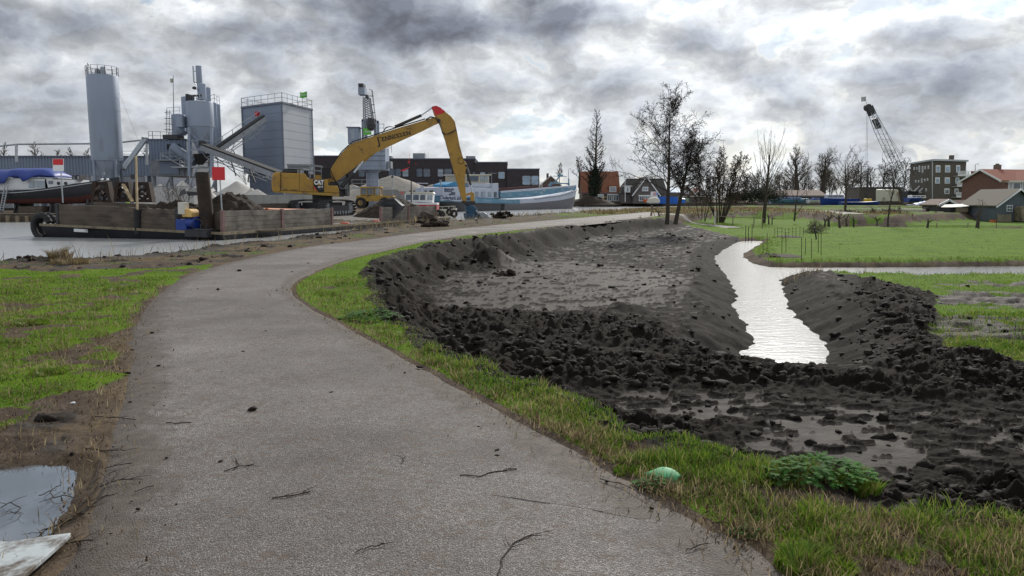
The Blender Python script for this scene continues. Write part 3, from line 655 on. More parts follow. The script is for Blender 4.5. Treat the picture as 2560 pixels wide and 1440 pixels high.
# ---------------- path ----------------
def path_mat():
    m = bpy.data.materials.new('chip_asphalt'); m.use_nodes = True; nt = m.node_tree; N = nt.nodes; L = nt.links; b = N['Principled BSDF']
    tc = N.new('ShaderNodeTexCoord'); at = N.new('ShaderNodeAttribute'); at.attribute_name = 'edge'
    def noise(s, d=6, r=.6):
        n = N.new('ShaderNodeTexNoise'); n.inputs['Scale'].default_value = s; n.inputs['Detail'].default_value = d; n.inputs['Roughness'].default_value = r
        L.new(tc.outputs['Object'], n.inputs[0]); return n.outputs['Fac']
    def mth(op, a, c):
        n = N.new('ShaderNodeMath'); n.operation = op
        for i, v in enumerate((a, c)):
            if isinstance(v, (int, float)): n.inputs[i].default_value = v
            else: L.new(v, n.inputs[i])
        return n.outputs[0]
    def ramp(f, st):
        r = N.new('ShaderNodeValToRGB'); L.new(f, r.inputs[0]); e = r.color_ramp.elements
        while len(e) < len(st): e.new(.5)
        for a, (p, c) in zip(e, st): a.position = p; a.color = (*c, 1)
        return r.outputs[0]
    def mix(f, a, c):
        x = N.new('ShaderNodeMix'); x.data_type = 'RGBA'; L.new(f, x.inputs['Factor']); L.new(a, x.inputs['A'])
        if isinstance(c, tuple): x.inputs['B'].default_value = (*c, 1)
        else: L.new(c, x.inputs['B'])
        return x.outputs['Result']
    vo = N.new('ShaderNodeTexVoronoi'); vo.inputs['Scale'].default_value = 115; vo.inputs['Randomness'].default_value = 1; L.new(tc.outputs['Object'], vo.inputs['Vector'])
    vs = N.new('ShaderNodeSeparateColor'); L.new(vo.outputs['Color'], vs.inputs[0])
    chips = ramp(vs.outputs[0], [(0, (.15, .14, .132)), (.45, (.225, .210, .200)), (.8, (.29, .272, .258)), (.95, (.37, .348, .33)), (1, (.44, .42, .39))])
    gap = ramp(vo.outputs['Distance'], [(.3, (1, 1, 1)), (.62, (.35, .33, .32))])
    mul = N.new('ShaderNodeMix'); mul.data_type = 'RGBA'; mul.blend_type = 'MULTIPLY'; mul.inputs['Factor'].default_value = .8; L.new(chips, mul.inputs['A']); L.new(gap, mul.inputs['B'])
    tone = ramp(noise(.45, 7, .66), [(.34, (.50, .495, .49)), (.46, (.74, .73, .72)), (.56, (.93, .92, .905)), (.68, (1.24, 1.23, 1.21))])
    mu2 = N.new('ShaderNodeMix'); mu2.data_type = 'RGBA'; mu2.blend_type = 'MULTIPLY'; mu2.inputs['Factor'].default_value = 1; L.new(mul.outputs['Result'], mu2.inputs['A']); L.new(tone, mu2.inputs['B'])
    c = mu2.outputs['Result']
    br = mth('MULTIPLY', mth('GREATER_THAN', noise(14, 6, .75), .545), mth('GREATER_THAN', noise(1.3, 6, .7), .485))
    c = mix(mth('MULTIPLY', br, .6), c, (.105, .07, .05))
    dirt = ramp(noise(9, 6, .7), [(.3, (.045, .035, .028)), (.7, (.13, .105, .085))])
    ed = mth('ADD', at.outputs['Fac'], mth('MULTIPLY', mth('SUBTRACT', noise(3.5, 6, .7), .5), 1.5))
    mr = N.new('ShaderNodeMapRange'); mr.inputs['From Min'].default_value = .45; mr.inputs['From Max'].default_value = .75; L.new(ed, mr.inputs['Value'])
    c = mix(mth('MULTIPLY', mr.outputs[0], .85), c, dirt)
    L.new(c, b.inputs['Base Color']); b.inputs['Roughness'].default_value = .78; b.inputs['Specular IOR Level'].default_value = .35
    bp = N.new('ShaderNodeBump'); bp.inputs['Strength'].default_value = .9; bp.inputs['Distance'].default_value = .006
    L.new(mth('SUBTRACT', noise(30, 4, .6), mth('MULTIPLY', vo.outputs['Distance'], 1.0)), bp.inputs['Height']); L.new(bp.outputs[0], b.inputs['Normal'])
    return m
def resample(pts, n, dens=None):
    P = np.array(pts)[:, :2]; s = np.concatenate([[0], np.cumsum(np.hypot(*np.diff(P, axis=0).T))]); t = np.linspace(0, 1, n) ** (dens or 1) * s[-1]
    return np.stack([np.interp(t, s, P[:, 0]), np.interp(t, s, P[:, 1])], 1)
PMAT = path_mat()
def build_path():
    n, k = 1400, 40
    A = resample(PATHL, n, 1.6); B = resample(PATHR, n, 1.6)
    # pair the two edges at equal stations of the centre line
    w = np.linspace(-.06, 1.06, k)
    P = A[:, None] * (1 - w)[None, :, None] + B[:, None] * w[None, :, None]
    X = P[..., 0].ravel(); Y = P[..., 1].ravel()
    ww = np.tile(w, n); edge = np.minimum(ww, 1 - ww) * 3.2
    e = edge + .10 * fbm(X * 1.2, Y * 1.2, 4, 101) + .05 * fbm(X * 6, Y * 6, 3, 102)
    z = .012 + .010 * sst(0, .8, e) + .010 * fbm(X * .6, Y * .6, 3, 103) + .0035 * fbm(X * 14, Y * 14, 3, 104)
    z = z - .10 * (1 - sst(-.16, .05, e))
    z = z - .02 * (1 - sst(.0, .25, e))
    o = mesh_np('path', np.stack([X, Y, z], 1), grid_faces(n, k), PMAT, smooth=True)
    a = o.data.attributes.new('edge', 'FLOAT', 'POINT'); a.data.foreach_set('value', (1 - sst(.0, .95, e)).astype(np.float32))
    o['kind'] = 'structure'; return o
build_path()
def strip(name, pts, w, mat, lift=.03, n=200, k=8):
    P = resample(smooth_poly(pts, 4), n); T = np.gradient(P, axis=0); T /= np.linalg.norm(T, axis=1)[:, None]; Nn = np.stack([-T[:, 1], T[:, 0]], 1)
    u = np.linspace(-w / 2, w / 2, k); Q = P[:, None] + Nn[:, None] * u[None, :, None]; X = Q[..., 0].ravel(); Y = Q[..., 1].ravel()
    z = terrain(X, Y, False)[0] + lift - .04 * (np.abs(np.tile(u, n)) > w / 2 - .05)
    o = mesh_np(name, np.stack([X, Y, z], 1), grid_faces(n, k), mat, smooth=True)
    a = o.data.attributes.new('edge', 'FLOAT', 'POINT'); a.data.foreach_set('value', np.zeros(len(X), np.float32)); o['kind'] = 'structure'; return o
strip('path', SPUR, 1.6, PMAT, .045)
strip('road', TRACK2, 2.6, PMAT, .05)

# ---------------- water ----------------
def water_mat(name, rough=.12, bump=.25, s1=(1.4, 3.2, 1), s2=(6, 13, 1), dist=.05, col=(.13, .13, .125)):
    m = bpy.data.materials.new(name); m.use_nodes = True; nt = m.node_tree; N = nt.nodes; L = nt.links; b = N['Principled BSDF']
    b.inputs['Base Color'].default_value = (*col, 1); b.inputs['Roughness'].default_value = rough; b.inputs['IOR'].default_value = 1.33; b.inputs['Specular IOR Level'].default_value = .5
    tc = N.new('ShaderNodeTexCoord'); hs = []
    for sc, d in ((s1, 4), (s2, 4)):
        mp = N.new('ShaderNodeMapping'); mp.inputs['Scale'].default_value = sc; mp.inputs['Rotation'].default_value = (0, 0, .25); L.new(tc.outputs['Object'], mp.inputs[0])
        n = N.new('ShaderNodeTexNoise'); n.inputs['Scale'].default_value = 1; n.inputs['Detail'].default_value = d; n.inputs['Roughness'].default_value = .6; L.new(mp.outputs[0], n.inputs[0]); hs.append(n.outputs['Fac'])
    ad = N.new('ShaderNodeMath'); ad.operation = 'MULTIPLY_ADD'; L.new(hs[1], ad.inputs[0]); ad.inputs[1].default_value = .4; L.new(hs[0], ad.inputs[2])
    bp = N.new('ShaderNodeBump'); bp.inputs['Strength'].default_value = bump; bp.inputs['Distance'].default_value = dist; L.new(ad.outputs[0], bp.inputs['Height']); L.new(bp.outputs[0], b.inputs['Normal'])
    return m
def sheet(name, poly, z, mat):
    mb = MB(); mb.add([(x, y, z) for x, y in poly], [tuple(range(len(poly)))]); o = mb.build(name, mat); o['kind'] = 'structure'
    if o.data.polygons[0].normal.z < 0: o.data.flip_normals()
    return o
WCAN = water_mat('canal_water', .20, .34, (1.1, 2.6, 1), (5, 11, 1), .06, (.36, .37, .375))
WDIT = water_mat('ditch_water', .20, .32, (2.0, 6, 1), (10, 24, 1), .03)
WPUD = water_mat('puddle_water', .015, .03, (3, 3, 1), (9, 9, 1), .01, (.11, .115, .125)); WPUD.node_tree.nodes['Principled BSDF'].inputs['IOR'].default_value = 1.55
sheet('water', [(-400, -5), (-6, -5), GX(-500, 740, ZW)] + [(x + (.8 if i > 1 else 0), y - 1.2) for i, (x, y) in enumerate(SHORE)][2:] + [(700, 215), (700, 300), (60, 240), (-10, 215), (-60, 140), (-60, 90), (-400, 90)], ZW, WCAN)
sheet('water', [GX(1700, 1010, ZD), GX(2250, 990, ZD), GX(2130, 790, ZD), (9.5, 23.4), (16, 22.6), (80, 22.6), (80, 36), (14, 33), (12.5, 34), (17.5, 54), (13, 54), (7, 34), (4.5, 18)], ZD, WDIT)
sheet('water', [(24, 58), (130, 58), (130, 74), (24, 74)], ZD, WDIT)
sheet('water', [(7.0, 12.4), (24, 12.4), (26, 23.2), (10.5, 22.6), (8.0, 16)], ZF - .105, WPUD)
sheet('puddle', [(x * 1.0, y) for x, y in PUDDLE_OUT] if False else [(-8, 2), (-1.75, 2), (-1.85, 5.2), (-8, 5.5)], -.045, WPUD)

# ---------------- clods: lumps lying on the rough ground ----------------
def ico():
    import bmesh
    bm = bmesh.new(); bmesh.ops.create_icosphere(bm, subdivisions=2, radius=1); V = np.array([v.co[:] for v in bm.verts]); F = np.array([[v.index for v in f.verts] for f in bm.faces]); bm.free(); return V, F
IV, IF = ico()
def lumps(name, P, R, mat, seed=1, flat=.7, sub=None, kind='stuff', parent=None):
    rs = np.random.RandomState(seed); n = len(P); V = IV[None].repeat(n, 0)
    a = rs.rand(n) * 6.28; off = rs.rand(n, 1) * 50
    d = 1 + .75 * perlin(V[..., 0] * 1.5 + off, V[..., 1] * 1.5 + V[..., 2] * 1.3 + off, 5) + .40 * perlin(V[..., 0] * 4 + off, V[..., 2] * 4 + V[..., 1] * 3 + off, 6)
    V = V * d[..., None]; V = V * np.stack([1 + .9 * (rs.rand(n) - .3), 1 + .9 * (rs.rand(n) - .3), flat * (1 + .4 * (rs.rand(n) - .5))], 1)[:, None]
    ca, sa = np.cos(a)[:, None], np.sin(a)[:, None]; V = np.stack([V[..., 0] * ca - V[..., 1] * sa, V[..., 0] * sa + V[..., 1] * ca, V[..., 2]], -1)
    V = V * R[:, None, None] + P[:, None]
    F = (IF[None] + (np.arange(n) * len(IV))[:, None, None]).reshape(-1, 3)
    o = mesh_np(name, V.reshape(-1, 3), F, mat, parent); 
    if kind: o['kind'] = kind
    return o
def scatter(n, dmin, dmax, a0, a1, seed, p=1.5):
    rs = np.random.RandomState(seed); D = dmin * (dmax / dmin) ** (rs.rand(n) ** (1 / p)); t = a0 + (a1 - a0) * rs.rand(n); return D * t, D
MCLOD = M('clod_soil', (.0165, .0128, .0102), .85, 0, .45, 5, .7, 30, spec=.2)
X, Y = scatter(110000, 4, 60, -.75, .75, 5, 1.3)
z, g, m, s, dp, dd, dt, rough = terrain(X, Y)
rs = np.random.RandomState(3)
keep = (rs.rand(len(X)) < (.17 * np.clip(rough, 0, 1) ** 1.5 * (rough > .25) + .03 * m)) & (z > ZD + .05) & (dp > .15) & (z > -1.1)
X, Y, z, rough = X[keep], Y[keep], z[keep], rough[keep]
R = (.010 + .044 * rs.rand(len(X)) ** 3.2) * (1 + Y / 45)
lumps('mud_clods', np.stack([X, Y, z + R * .12], 1), R, MCLOD, 8)
print('clods', len(X))
# crumbs of mud dropped along the path
X, Y = scatter(2600, 3.5, 80, -.6, .4, 6, 1.2); z, g, m, s, dp, dd, dt, rough = terrain(X, Y, False)
keep = (dp < .0) & (rs.rand(len(X)) < (.05 + .5 * np.exp(dp * 3.5))); X, Y = X[keep], Y[keep]
lumps('path_crumbs', np.stack([X, Y, np.full(len(X), .022)], 1), (.004 + .016 * rs.rand(len(X)) ** 3) * (1 + Y / 30), MCLOD, 9, .5)
# ---------------- grass ----------------
def blades(name, X, Y, Z, H, Wd, mats, seed, lean=.6, kind='stuff'):
    rs = np.random.RandomState(seed); n = len(X); a = rs.rand(n) * 6.283; b = rs.rand(n) * 6.283; le = (rs.rand(n) ** .8) * lean
    wx, wy = np.cos(a) * Wd / 2, np.sin(a) * Wd / 2; lx, ly = np.cos(b) * le * H, np.sin(b) * le * H
    hz = H * np.sqrt(np.clip(1 - (le * .8) ** 2, .06, 1))
    B = np.stack([X, Y, Z - .01], 1)
    v0 = B - np.stack([wx, wy, 0 * wx], 1); v1 = B + np.stack([wx, wy, 0 * wx], 1)
    mid = B + np.stack([lx * .38, ly * .38, hz * .62], 1)
    v2 = mid + np.stack([wx, wy, 0 * wx], 1) * .75; v3 = mid - np.stack([wx, wy, 0 * wx], 1) * .75
    v4 = B + np.stack([lx, ly, hz], 1)
    V = np.stack([v0, v1, v2, v3, v4], 1).reshape(-1, 3); k = (np.arange(n) * 5)[:, None]
    F = np.concatenate([k + [0, 1, 2], k + [0, 2, 3], k + [3, 2, 4]])
    o = mesh_np(name, V, F, mats); o['kind'] = kind
    tint = rs.rand(n); at = o.data.attributes.new('tint', 'FLOAT', 'POINT'); at.data.foreach_set('value', np.repeat(tint, 5).astype(np.float32)); return o
def blade_mat(name, stops, rough=.55):
    m = bpy.data.materials.new(name); m.use_nodes = True; nt = m.node_tree; N = nt.nodes; L = nt.links; b = N['Principled BSDF']
    at = N.new('ShaderNodeAttribute'); at.attribute_name = 'tint'; tc = N.new('ShaderNodeTexCoord'); n = N.new('ShaderNodeTexNoise'); n.inputs['Scale'].default_value = 1.3; n.inputs['Detail'].default_value = 4; L.new(tc.outputs['Object'], n.inputs[0])
    ad = N.new('ShaderNodeMath'); ad.operation = 'MULTIPLY_ADD'; L.new(n.outputs['Fac'], ad.inputs[0]); ad.inputs[1].default_value = 1.2; ad.inputs[2].default_value = -.6
    a2 = N.new('ShaderNodeMath'); a2.operation = 'ADD'; L.new(ad.outputs[0], a2.inputs[0]); L.new(at.outputs['Fac'], a2.inputs[1])
    r = N.new('ShaderNodeValToRGB'); L.new(a2.outputs[0], r.inputs[0]); e = r.color_ramp.elements
    while len(e) < len(stops): e.new(.5)
    for x, (p, c) in zip(e, stops): x.position = p; x.color = (*c, 1)
    L.new(r.outputs[0], b.inputs['Base Color']); b.inputs['Roughness'].default_value = rough; b.inputs['Specular IOR Level'].default_value = .3
    tr = N.new('ShaderNodeBsdfTranslucent'); L.new(r.outputs[0], tr.inputs[0]); mx = N.new('ShaderNodeMixShader'); mx.inputs[0].default_value = .38
    L.new(b.outputs[0], mx.inputs[1]); L.new(tr.outputs[0], mx.inputs[2]); L.new(mx.outputs[0], N['Material Output'].inputs[0]); return m
MG = blade_mat('grass_blades', [(0, (.05, .105, .014)), (.35, (.105, .20, .018)), (.68, (.185, .275, .03)), (.86, (.26, .29, .06)), (1, (.34, .28, .13))])
MS = blade_mat('straw_blades', [(0, (.07, .05, .03)), (.4, (.17, .13, .07)), (.75, (.30, .235, .13)), (1, (.42, .34, .2))], .8)
rs = np.random.RandomState(21)
X, Y = scatter(620000, 3.0, 16, -.78, .78, 31, 1.1)
z, g, m, s, dp, dd, dt, rough = terrain(X, Y)
cl = fbm(X * 2.6, Y * 2.6, 3, 201); pr = g * np.clip(.62 + 1.1 * cl, .1, 1)
k = (rs.rand(len(X)) < pr) & (dp > .02) & (g > .2)
tuft = sst(.05, .45, fbm(X * 1.7, Y * 1.7, 3, 203)); left = X < -1
H = (.025 + .045 * rs.rand(len(X)) + .085 * tuft) * np.where(left, .48, 1.0) * (.6 + .4 * sst(0, .4, dp)) * (1 + .02 * Y); Wd = (.0035 + .003 * rs.rand(len(X))) * (1 + Y / 9)
blades('grass', X[k], Y[k], z[k], H[k], Wd[k], MG, 5, 1.15); print('near blades', k.sum())
k2 = (rs.rand(len(X)) < (.30 + .22 * (X > 0) * (Y < 6)) * np.clip((.9 - m) * (.55 + .45 * g) * np.where(dp > -.05, 1, np.exp(9 * dp)) * (dp > -.5), 0, 1) * (.45 + 1.2 * np.clip(cl, -.3, .6)) * np.where((X < -1) & (Y < 7), .35, 1)) & (Y < 15)
blades('straw', X[k2], Y[k2], np.maximum(z[k2], np.where(dp[k2] < .1, .024, -9)), (.04 + .09 * rs.rand(k2.sum())) * np.where(dp[k2] < 0, .55, .9), Wd[k2] * .8, MS, 6, 1.25)
kl = (rs.rand(len(X)) < .10 * (1 - m) * (1 - .7 * g) * np.where(dp > 0, 1, .5 * np.exp(9 * dp))) & (dp > -.6) & (Y < 14) & ((X < -.5) | (dp > -.2)) & ((X > -1) | (Y > 6) | (rs.rand(len(X)) < .4))
ML = blade_mat('litter', [(0, (.03, .02, .015)), (.5, (.085, .05, .032)), (.8, (.16, .10, .06)), (1, (.30, .24, .17))], .9)
blades('leaf_litter', X[kl], Y[kl], np.maximum(z[kl], np.where(dp[kl] < .1, .026, -9)) + .006, .010 + .025 * rs.rand(kl.sum()), .005 + .009 * rs.rand(kl.sum()), ML, 16, 1.25)
X, Y = scatter(230000, 15, 75, -.75, .8, 32, 1.15); z, g, m, s, dp, dd, dt, rough = terrain(X, Y)
k = (rs.rand(len(X)) < g * np.where((Y > 28) & (dd > 3) & (dt > 1.6), .12, .75)) & (g > .25) & (dp > .05) & (z > ZD + .1)
H = (.025 + .035 * rs.rand(len(X))) * (1 + 1.4 * np.exp(-((dt - .7) / .5) ** 2)); blades('grass', X[k], Y[k], z[k], H[k], (.010 + .014 * rs.rand(k.sum())) * Y[k] / 22, MG, 7, .9); print('far blades', k.sum())
# dead reed and straw along the canal shore and ditch edges
SH = resample(SHORE[1:17], 4200); rsx = np.random.RandomState(8)
X = SH[:, 0] + rsx.randn(4200) * .9 + .5; Y = SH[:, 1] + rsx.randn(4200) * .9 - .8
z = terrain(X, Y)[0]; cl = fbm(X * .5, Y * .5, 3, 301); k = (z > ZW + .02) & (cl > -.12) & (Y < 140)
blades('reed_stubble', X[k], Y[k], z[k], (.12 + .42 * rsx.rand(k.sum()) ** 2.2) * (1 + (cl[k] > .12) * .5), .009 * (1 + Y[k] / 28), MS, 9, .8)
X = 8 + rsx.rand(2600) * 22; Y = 25.0 + rsx.randn(2600) * .55 + .02 * X; z, g, m, s, dp, dd, dt, r_ = terrain(X, Y); cl = fbm(X * .7, Y * .3, 3, 302)
k = (dt > 0) & (dt < 1.2) & (cl > .0); blades('reed_stubble', X[k], Y[k], z[k], .10 + .34 * rsx.rand(k.sum()) ** 2, np.full(k.sum(), .012), MS, 10, .9)
# rougher sward on the dike crest near the corner
rx = np.random.RandomState(14); n = 26000; X = 8 + rx.rand(n) * 34; Y = 78 + rx.rand(n) * 50; z, g, m, s, dp, dd, dt, r_ = terrain(X, Y)
cl = fbm(X * .3, Y * .3, 3, 305); k = (dp > .3) & (dd < .8) & (z > ZW + .1) & (cl > -.15) & (segdist(X, Y, TRACK2)[0] > 1.4) & (segdist(X, Y, SPUR)[0] > 1.0)
blades('dry_grass', X[k], Y[k], z[k], .12 + .3 * rx.rand(k.sum()), np.full(k.sum(), .06), MS, 11, .8)
# ================= industrial yard =================
def zat(py, D): return W(1280, py, D).z
def xat(px, D, py=450): return W(px, py, D).x
def corrugated(mb, a, b, z0, z1, pitch=.35, depth=.07, nrm=(0, -1, 0)):
    a = Vector((a[0], a[1], 0)); b = Vector((b[0], b[1], 0)); L = (b - a).length; d = (b - a) / L; n = Vector(nrm); k = int(L / pitch); vs = []; fs = []
    for i in range(k + 1):
        for j, (t, o) in enumerate(((0, 0), (.3, 0), (.45, 1), (.85, 1))):
            p = a + d * min(L, (i + t) * pitch) + n * (depth * o); vs += [(p.x, p.y, z0), (p.x, p.y, z1)]
    m = len(vs) // 2
    for i in range(m - 1): fs.append((2 * i, 2 * i + 2, 2 * i + 3, 2 * i + 1))
    return mb.add(vs, fs)
def railing(mb, pts, h=1.1, r=.025, step=1.5, rails=(1.0, .5)):
    for a, b in zip(pts[:-1], pts[1:]):
        a = Vector(a); b = Vector(b); n = max(1, round((b - a).length / step))
        for i in range(n + 1): p = a.lerp(b, i / n); mb.bar(p, p + Vector((0, 0, h)), r * 2)
        for f in rails: mb.bar(a + Vector((0, 0, h * f)), b + Vector((0, 0, h * f)), r * 2)
def ringpts(c, r, z, n=16): return [(c[0] + r * cos(2 * pi * i / n), c[1] + r * sin(2 * pi * i / n), z) for i in range(n + 1)]

# quay
t = thing('quay', 'weathered timber-faced quay along the far bank below the dry-docked boat', 'quay', (-45, 67, 0))
mb = MB(); q = [(-120, 64.6), (-60, 66), (-34, 69.6), (-26, 80), (-18, 85), (-17, 100), (-18, 114), (-20, 124), (-12, 152), (4, 176), (16, 204), (40, 210), (90, 214), (400, 245)]
for a, b in zip(q[:-1], q[1:]):
    d = (Vector(b) - Vector(a)).normalized(); n = Vector((-d.y, d.x)) * 1.4; top = .22 if b[1] < 150 else .42
    P = [Vector((*a, 0)), Vector((*b, 0)), Vector((b[0] + n.x, b[1] + n.y, 0)), Vector((a[0] + n.x, a[1] + n.y, 0))]
    mb.hexa([p + Vector((0, 0, -1.4)) for p in P] + [p + Vector((0, 0, top)) for p in P])
mb.build('wall', MT['concrete'] if 0 else MT['bulk'], t)
mb = MB(); rs = random.Random(4)
for a, b in zip(q[:9], q[1:10]):
    a3, b3 = Vector((*a, 0)), Vector((*b, 0)); L = (b3 - a3).length; n = int(L / .8); d = (b3 - a3) / L; o = Vector((d.y, -d.x, 0)) * .16
    for i in range(n): p = a3 + d * (i * .8) + o; mb.bar(p + Vector((0, 0, -.7)), p + Vector((0, 0, .14 + rs.uniform(-.04, .06))), .26)
mb.build('piling', MT['timber'], t)
mb = MB(); mb.add([(-60, 66.2, .26), (-36, 69.5, .26), (-37, 76, .27), (-60, 73, .27)], [(0, 1, 2, 3)]); mb.build('deck', MT['timber'], t)

# long corrugated hall
D = 112; t = thing('industrial_hall', 'long low blue-grey corrugated hall behind the tall lone silo', 'hall', (xat(150, D), D, .3))
x0, x1 = xat(-300, D), xat(378, D); zt = zat(392, D); zb = zat(440, D)
mb = MB(); corrugated(mb, (x0, D), (x1, D), zb, zt, .45, .09); mb.build('wall', MT['blue_panel'], t)
mb = MB(); mb.box((x0, D + .15, .2), (x1, D + 16, zt - .05)); mb.build('inner_wall', MT['seam'], t)
mb = MB(); mb.box((x0, D - .25, zt), (x1 + .2, D + 16.2, zt + .16)); mb.build('roof', MT['seam'], t)
for i in range(9):
    mb = MB(); a = xat(306 - i * 64, D); mb.box((a, D - .05, .25), (a + 3.2, D + .14, zb - .08)); mb.build('sliding_door', MT['steel'], t)
mb = MB(); 
for i in range(14): mb.bar((x1 - .6 - i * 3.9, D - .2, .25), (x1 - .6 - i * 3.9, D - .2, zb), .35)
mb.build('column', MT['galv'], t)

# overhead pipe carried on posts
t = thing('pipe_bridge', 'thin overhead pipe on posts running above the corrugated hall roof', 'pipe', (xat(40, 106), 106, zt))
mb = MB(); mb.tube([W(-60, 366, 106), W(0, 365, 106), W(46, 360.5, 106), W(232, 359, 106), W(300, 356, 106), W(365, 349, 106), W(374, 346, 106)], .12, 8); mb.build('pipe', MT['galv'], t, smooth=True)
for px, y0, y1 in ((41, 361, 392), (367, 344, 400)): mb = MB(); mb.bar(W(px, y1 + 12, 106), W(px, y0, 106), .26); mb.build('post', MT['galv'], t)
mb = MB(); a, b = W(296, 395, 107), W(376, 395, 107); railing(mb, [a, b], .95, .03, 2.0, (1, .55)); mb.build('railing', MT['galv'], t)

# lone silo
D = 95; cx = xat(264, D, 330); t = thing('cement_silo', 'tall lone blue-grey cement silo left of the batching plant', 'silo', (cx, D, .3))
r = 1.78; zt = zat(192, D); zb = zat(402, D)
MB().lathe((cx, D, 0), [(r, zb), (r, zb + .3), (r + .03, zb + .3), (r + .03, zb + .42), (r, zb + .42), (r, zb + 6), (r + .015, zb + 6), (r + .015, zb + 6.08), (r, zb + 6.08), (r, zt), (r * .97, zt + .12)], 40).build('shell', MT['silo'], t, smooth=True)
MB().lathe((cx, D, 0), [(.28, 1.9), (.3, 2.0), (r * .96, zb - .02), (r * .96, zb)], 32).build('hopper', MT['silo'], t, smooth=True)
for i in range(4):
    a = pi / 4 + i * pi / 2 + .25; p = (cx + cos(a) * r * .97, D + sin(a) * r * .97)
    MB().bar((*p, .25), (*p, zb + .2), .26).build('leg', MT['silo'], t)
mb = MB()
for i in range(4):
    a = pi / 4 + i * pi / 2 + .25; b = a + pi / 2; p = Vector((cx + cos(a) * r * .97, D + sin(a) * r * .97, 0)); q2 = Vector((cx + cos(b) * r * .97, D + sin(b) * r * .97, 0))
    for z0, z1 in ((.4, 1.9), (1.9, .4)): mb.bar(p + Vector((0, 0, z0)), q2 + Vector((0, 0, z1)), .09)
    mb.bar(p + Vector((0, 0, 2.0)), q2 + Vector((0, 0, 2.0)), .12)
mb.build('bracing', MT['silo'], t)
mb = MB(); railing(mb, ringpts((cx, D), r, zt + .1, 14), 1.05, .022, 1.0); mb.build('railing', MT['galv'], t)
for dx, rr, h in ((-.35, .33, .85), (.33, .36, 1.05)):
    mb = MB().lathe((cx + dx, D - .3, zt + .1), [(rr, 0), (rr, h * .7), (rr * .9, h * .75), (rr * .9, h * .9), (rr * .5, h)], 14); mb.build('filter', MT['steel'], t, smooth=True)
mb = MB(); mb.tube([(cx - 1.5, D - .3, zt), (cx - 1.5, D - .3, zt + 1.6), (cx - 1.0, D - .3, zt + .5)], .05); mb.build('davit', MT['steel'], t)
mb = MB(); a, b = W(298, 232, D), W(345, 350, D + 4); mb.cyl(a, b, .012, .012, 4); mb.build('guy_wire', MT['steel'], t)

# inclined screw conveyor from the lone silo to the plant
t = thing('screw_conveyor', 'pale inclined twin screw pipes between the lone silo and the plant', 'conveyor', W(303, 424, 97))
for o in (0, .5): a, b = W(304 + o * 14, 424, 97), W(360 + o * 14, 346, 101); MB().cyl(a, b, .22, .22, 12).build('pipe', MT['galv'], t, smooth=True)
MB().bar(W(356, 349, 101), W(372, 353, 101), .7).build('drive', MT['steel'], t)

# batching plant
D = 100; t = thing('batching_plant', 'blue-grey concrete batching plant with a raised conical hopper bin and crowded silos', 'plant', (xat(440, D), D, .3))
x0, x1 = xat(377, D), xat(470, D); zt = zat(350, D); zm = zat(440, D)
mb = MB(); corrugated(mb, (x0, D), (x1, D), zat(400, D), zt, .4, .08); corrugated(mb, (x0, D + 9), (x0, D), zat(400, D), zt, .4, .05, (-1, 0, 0)); mb.build('wall', MT['blue_panel'], t)
mb = MB(); mb.box((x0 + .1, D + .1, zm), (x1, D + 9, zt - .02)); mb.box((x0 + .05, D - .02, zm), (xat(462, D), D + .08, zat(400, D))); mb.build('housing', MT['steel'], t)
mb = MB(); mb.box((x0 - .1, D - .15, zt), (x1 + .1, D + 9, zt + .15)); mb.build('roof', MT['seam'], t)
mb = MB(); mb.box((xat(422, D), D - .12, zat(374, D)), (xat(455, D), D - .09, zat(361, D))); mb.build('opening', MT['black'], t)  # solid black slab: its colour stands in for the shade inside
mb = MB()
for px in (382, 425, 468, 500, 535): mb.bar((xat(px, D), D + .4, .25), (xat(px, D), D + .4, zm), .34)
for px in (382, 425, 468, 500): mb.bar((xat(px, D), D + .4, .4), (xat(px + 43, D), D + .4, zm), .16)
mb.build('column', MT['steel'], t)
mb = MB(); railing(mb, [W(372, 349, D), W(382, 349, D - .1), W(422, 351, D - .1), W(430, 349, D + 3)], 1.05, .028, 1.2); mb.build('railing', MT['galv'], t)
mb = MB(); railing(mb, [W(450, 418, D - 1), W(545, 418, D - 1)], 1.15, .04, 1.3); mb.box((xat(448, D), D - 2.2, zat(421, D)), (xat(548, D), D, zat(418, D))); mb.box((xat(400, D), D - .9, zat(402, D)), (xat(455, D), D, zat(400, D)))
railing(mb, [W(402, 400, D - .8), W(452, 400, D - .8)], .9, .03, 1.4); mb.build('walkway', MT['galv'], t)
mb = MB(); mb.bar(W(405, 386, D - 1), W(458, 416, D - 1), .5, .1); railing(mb, [W(425, 386, D - 1), W(462, 418, D - 1)], .9, .025, 1.0); mb.build('stair', MT['galv'], t)
MB().cyl(W(432, 368, D - .5), W(488, 406, D - 1.5), .62, .52, 18).build('chute_pipe', MT['silo'], t, smooth=True)
mb = MB(); mb.box((xat(403, D), D - .2, zat(436, D)), (xat(450, D), D - .03, zat(404, D))); mb.build('door', MT['blue_panel'], t)
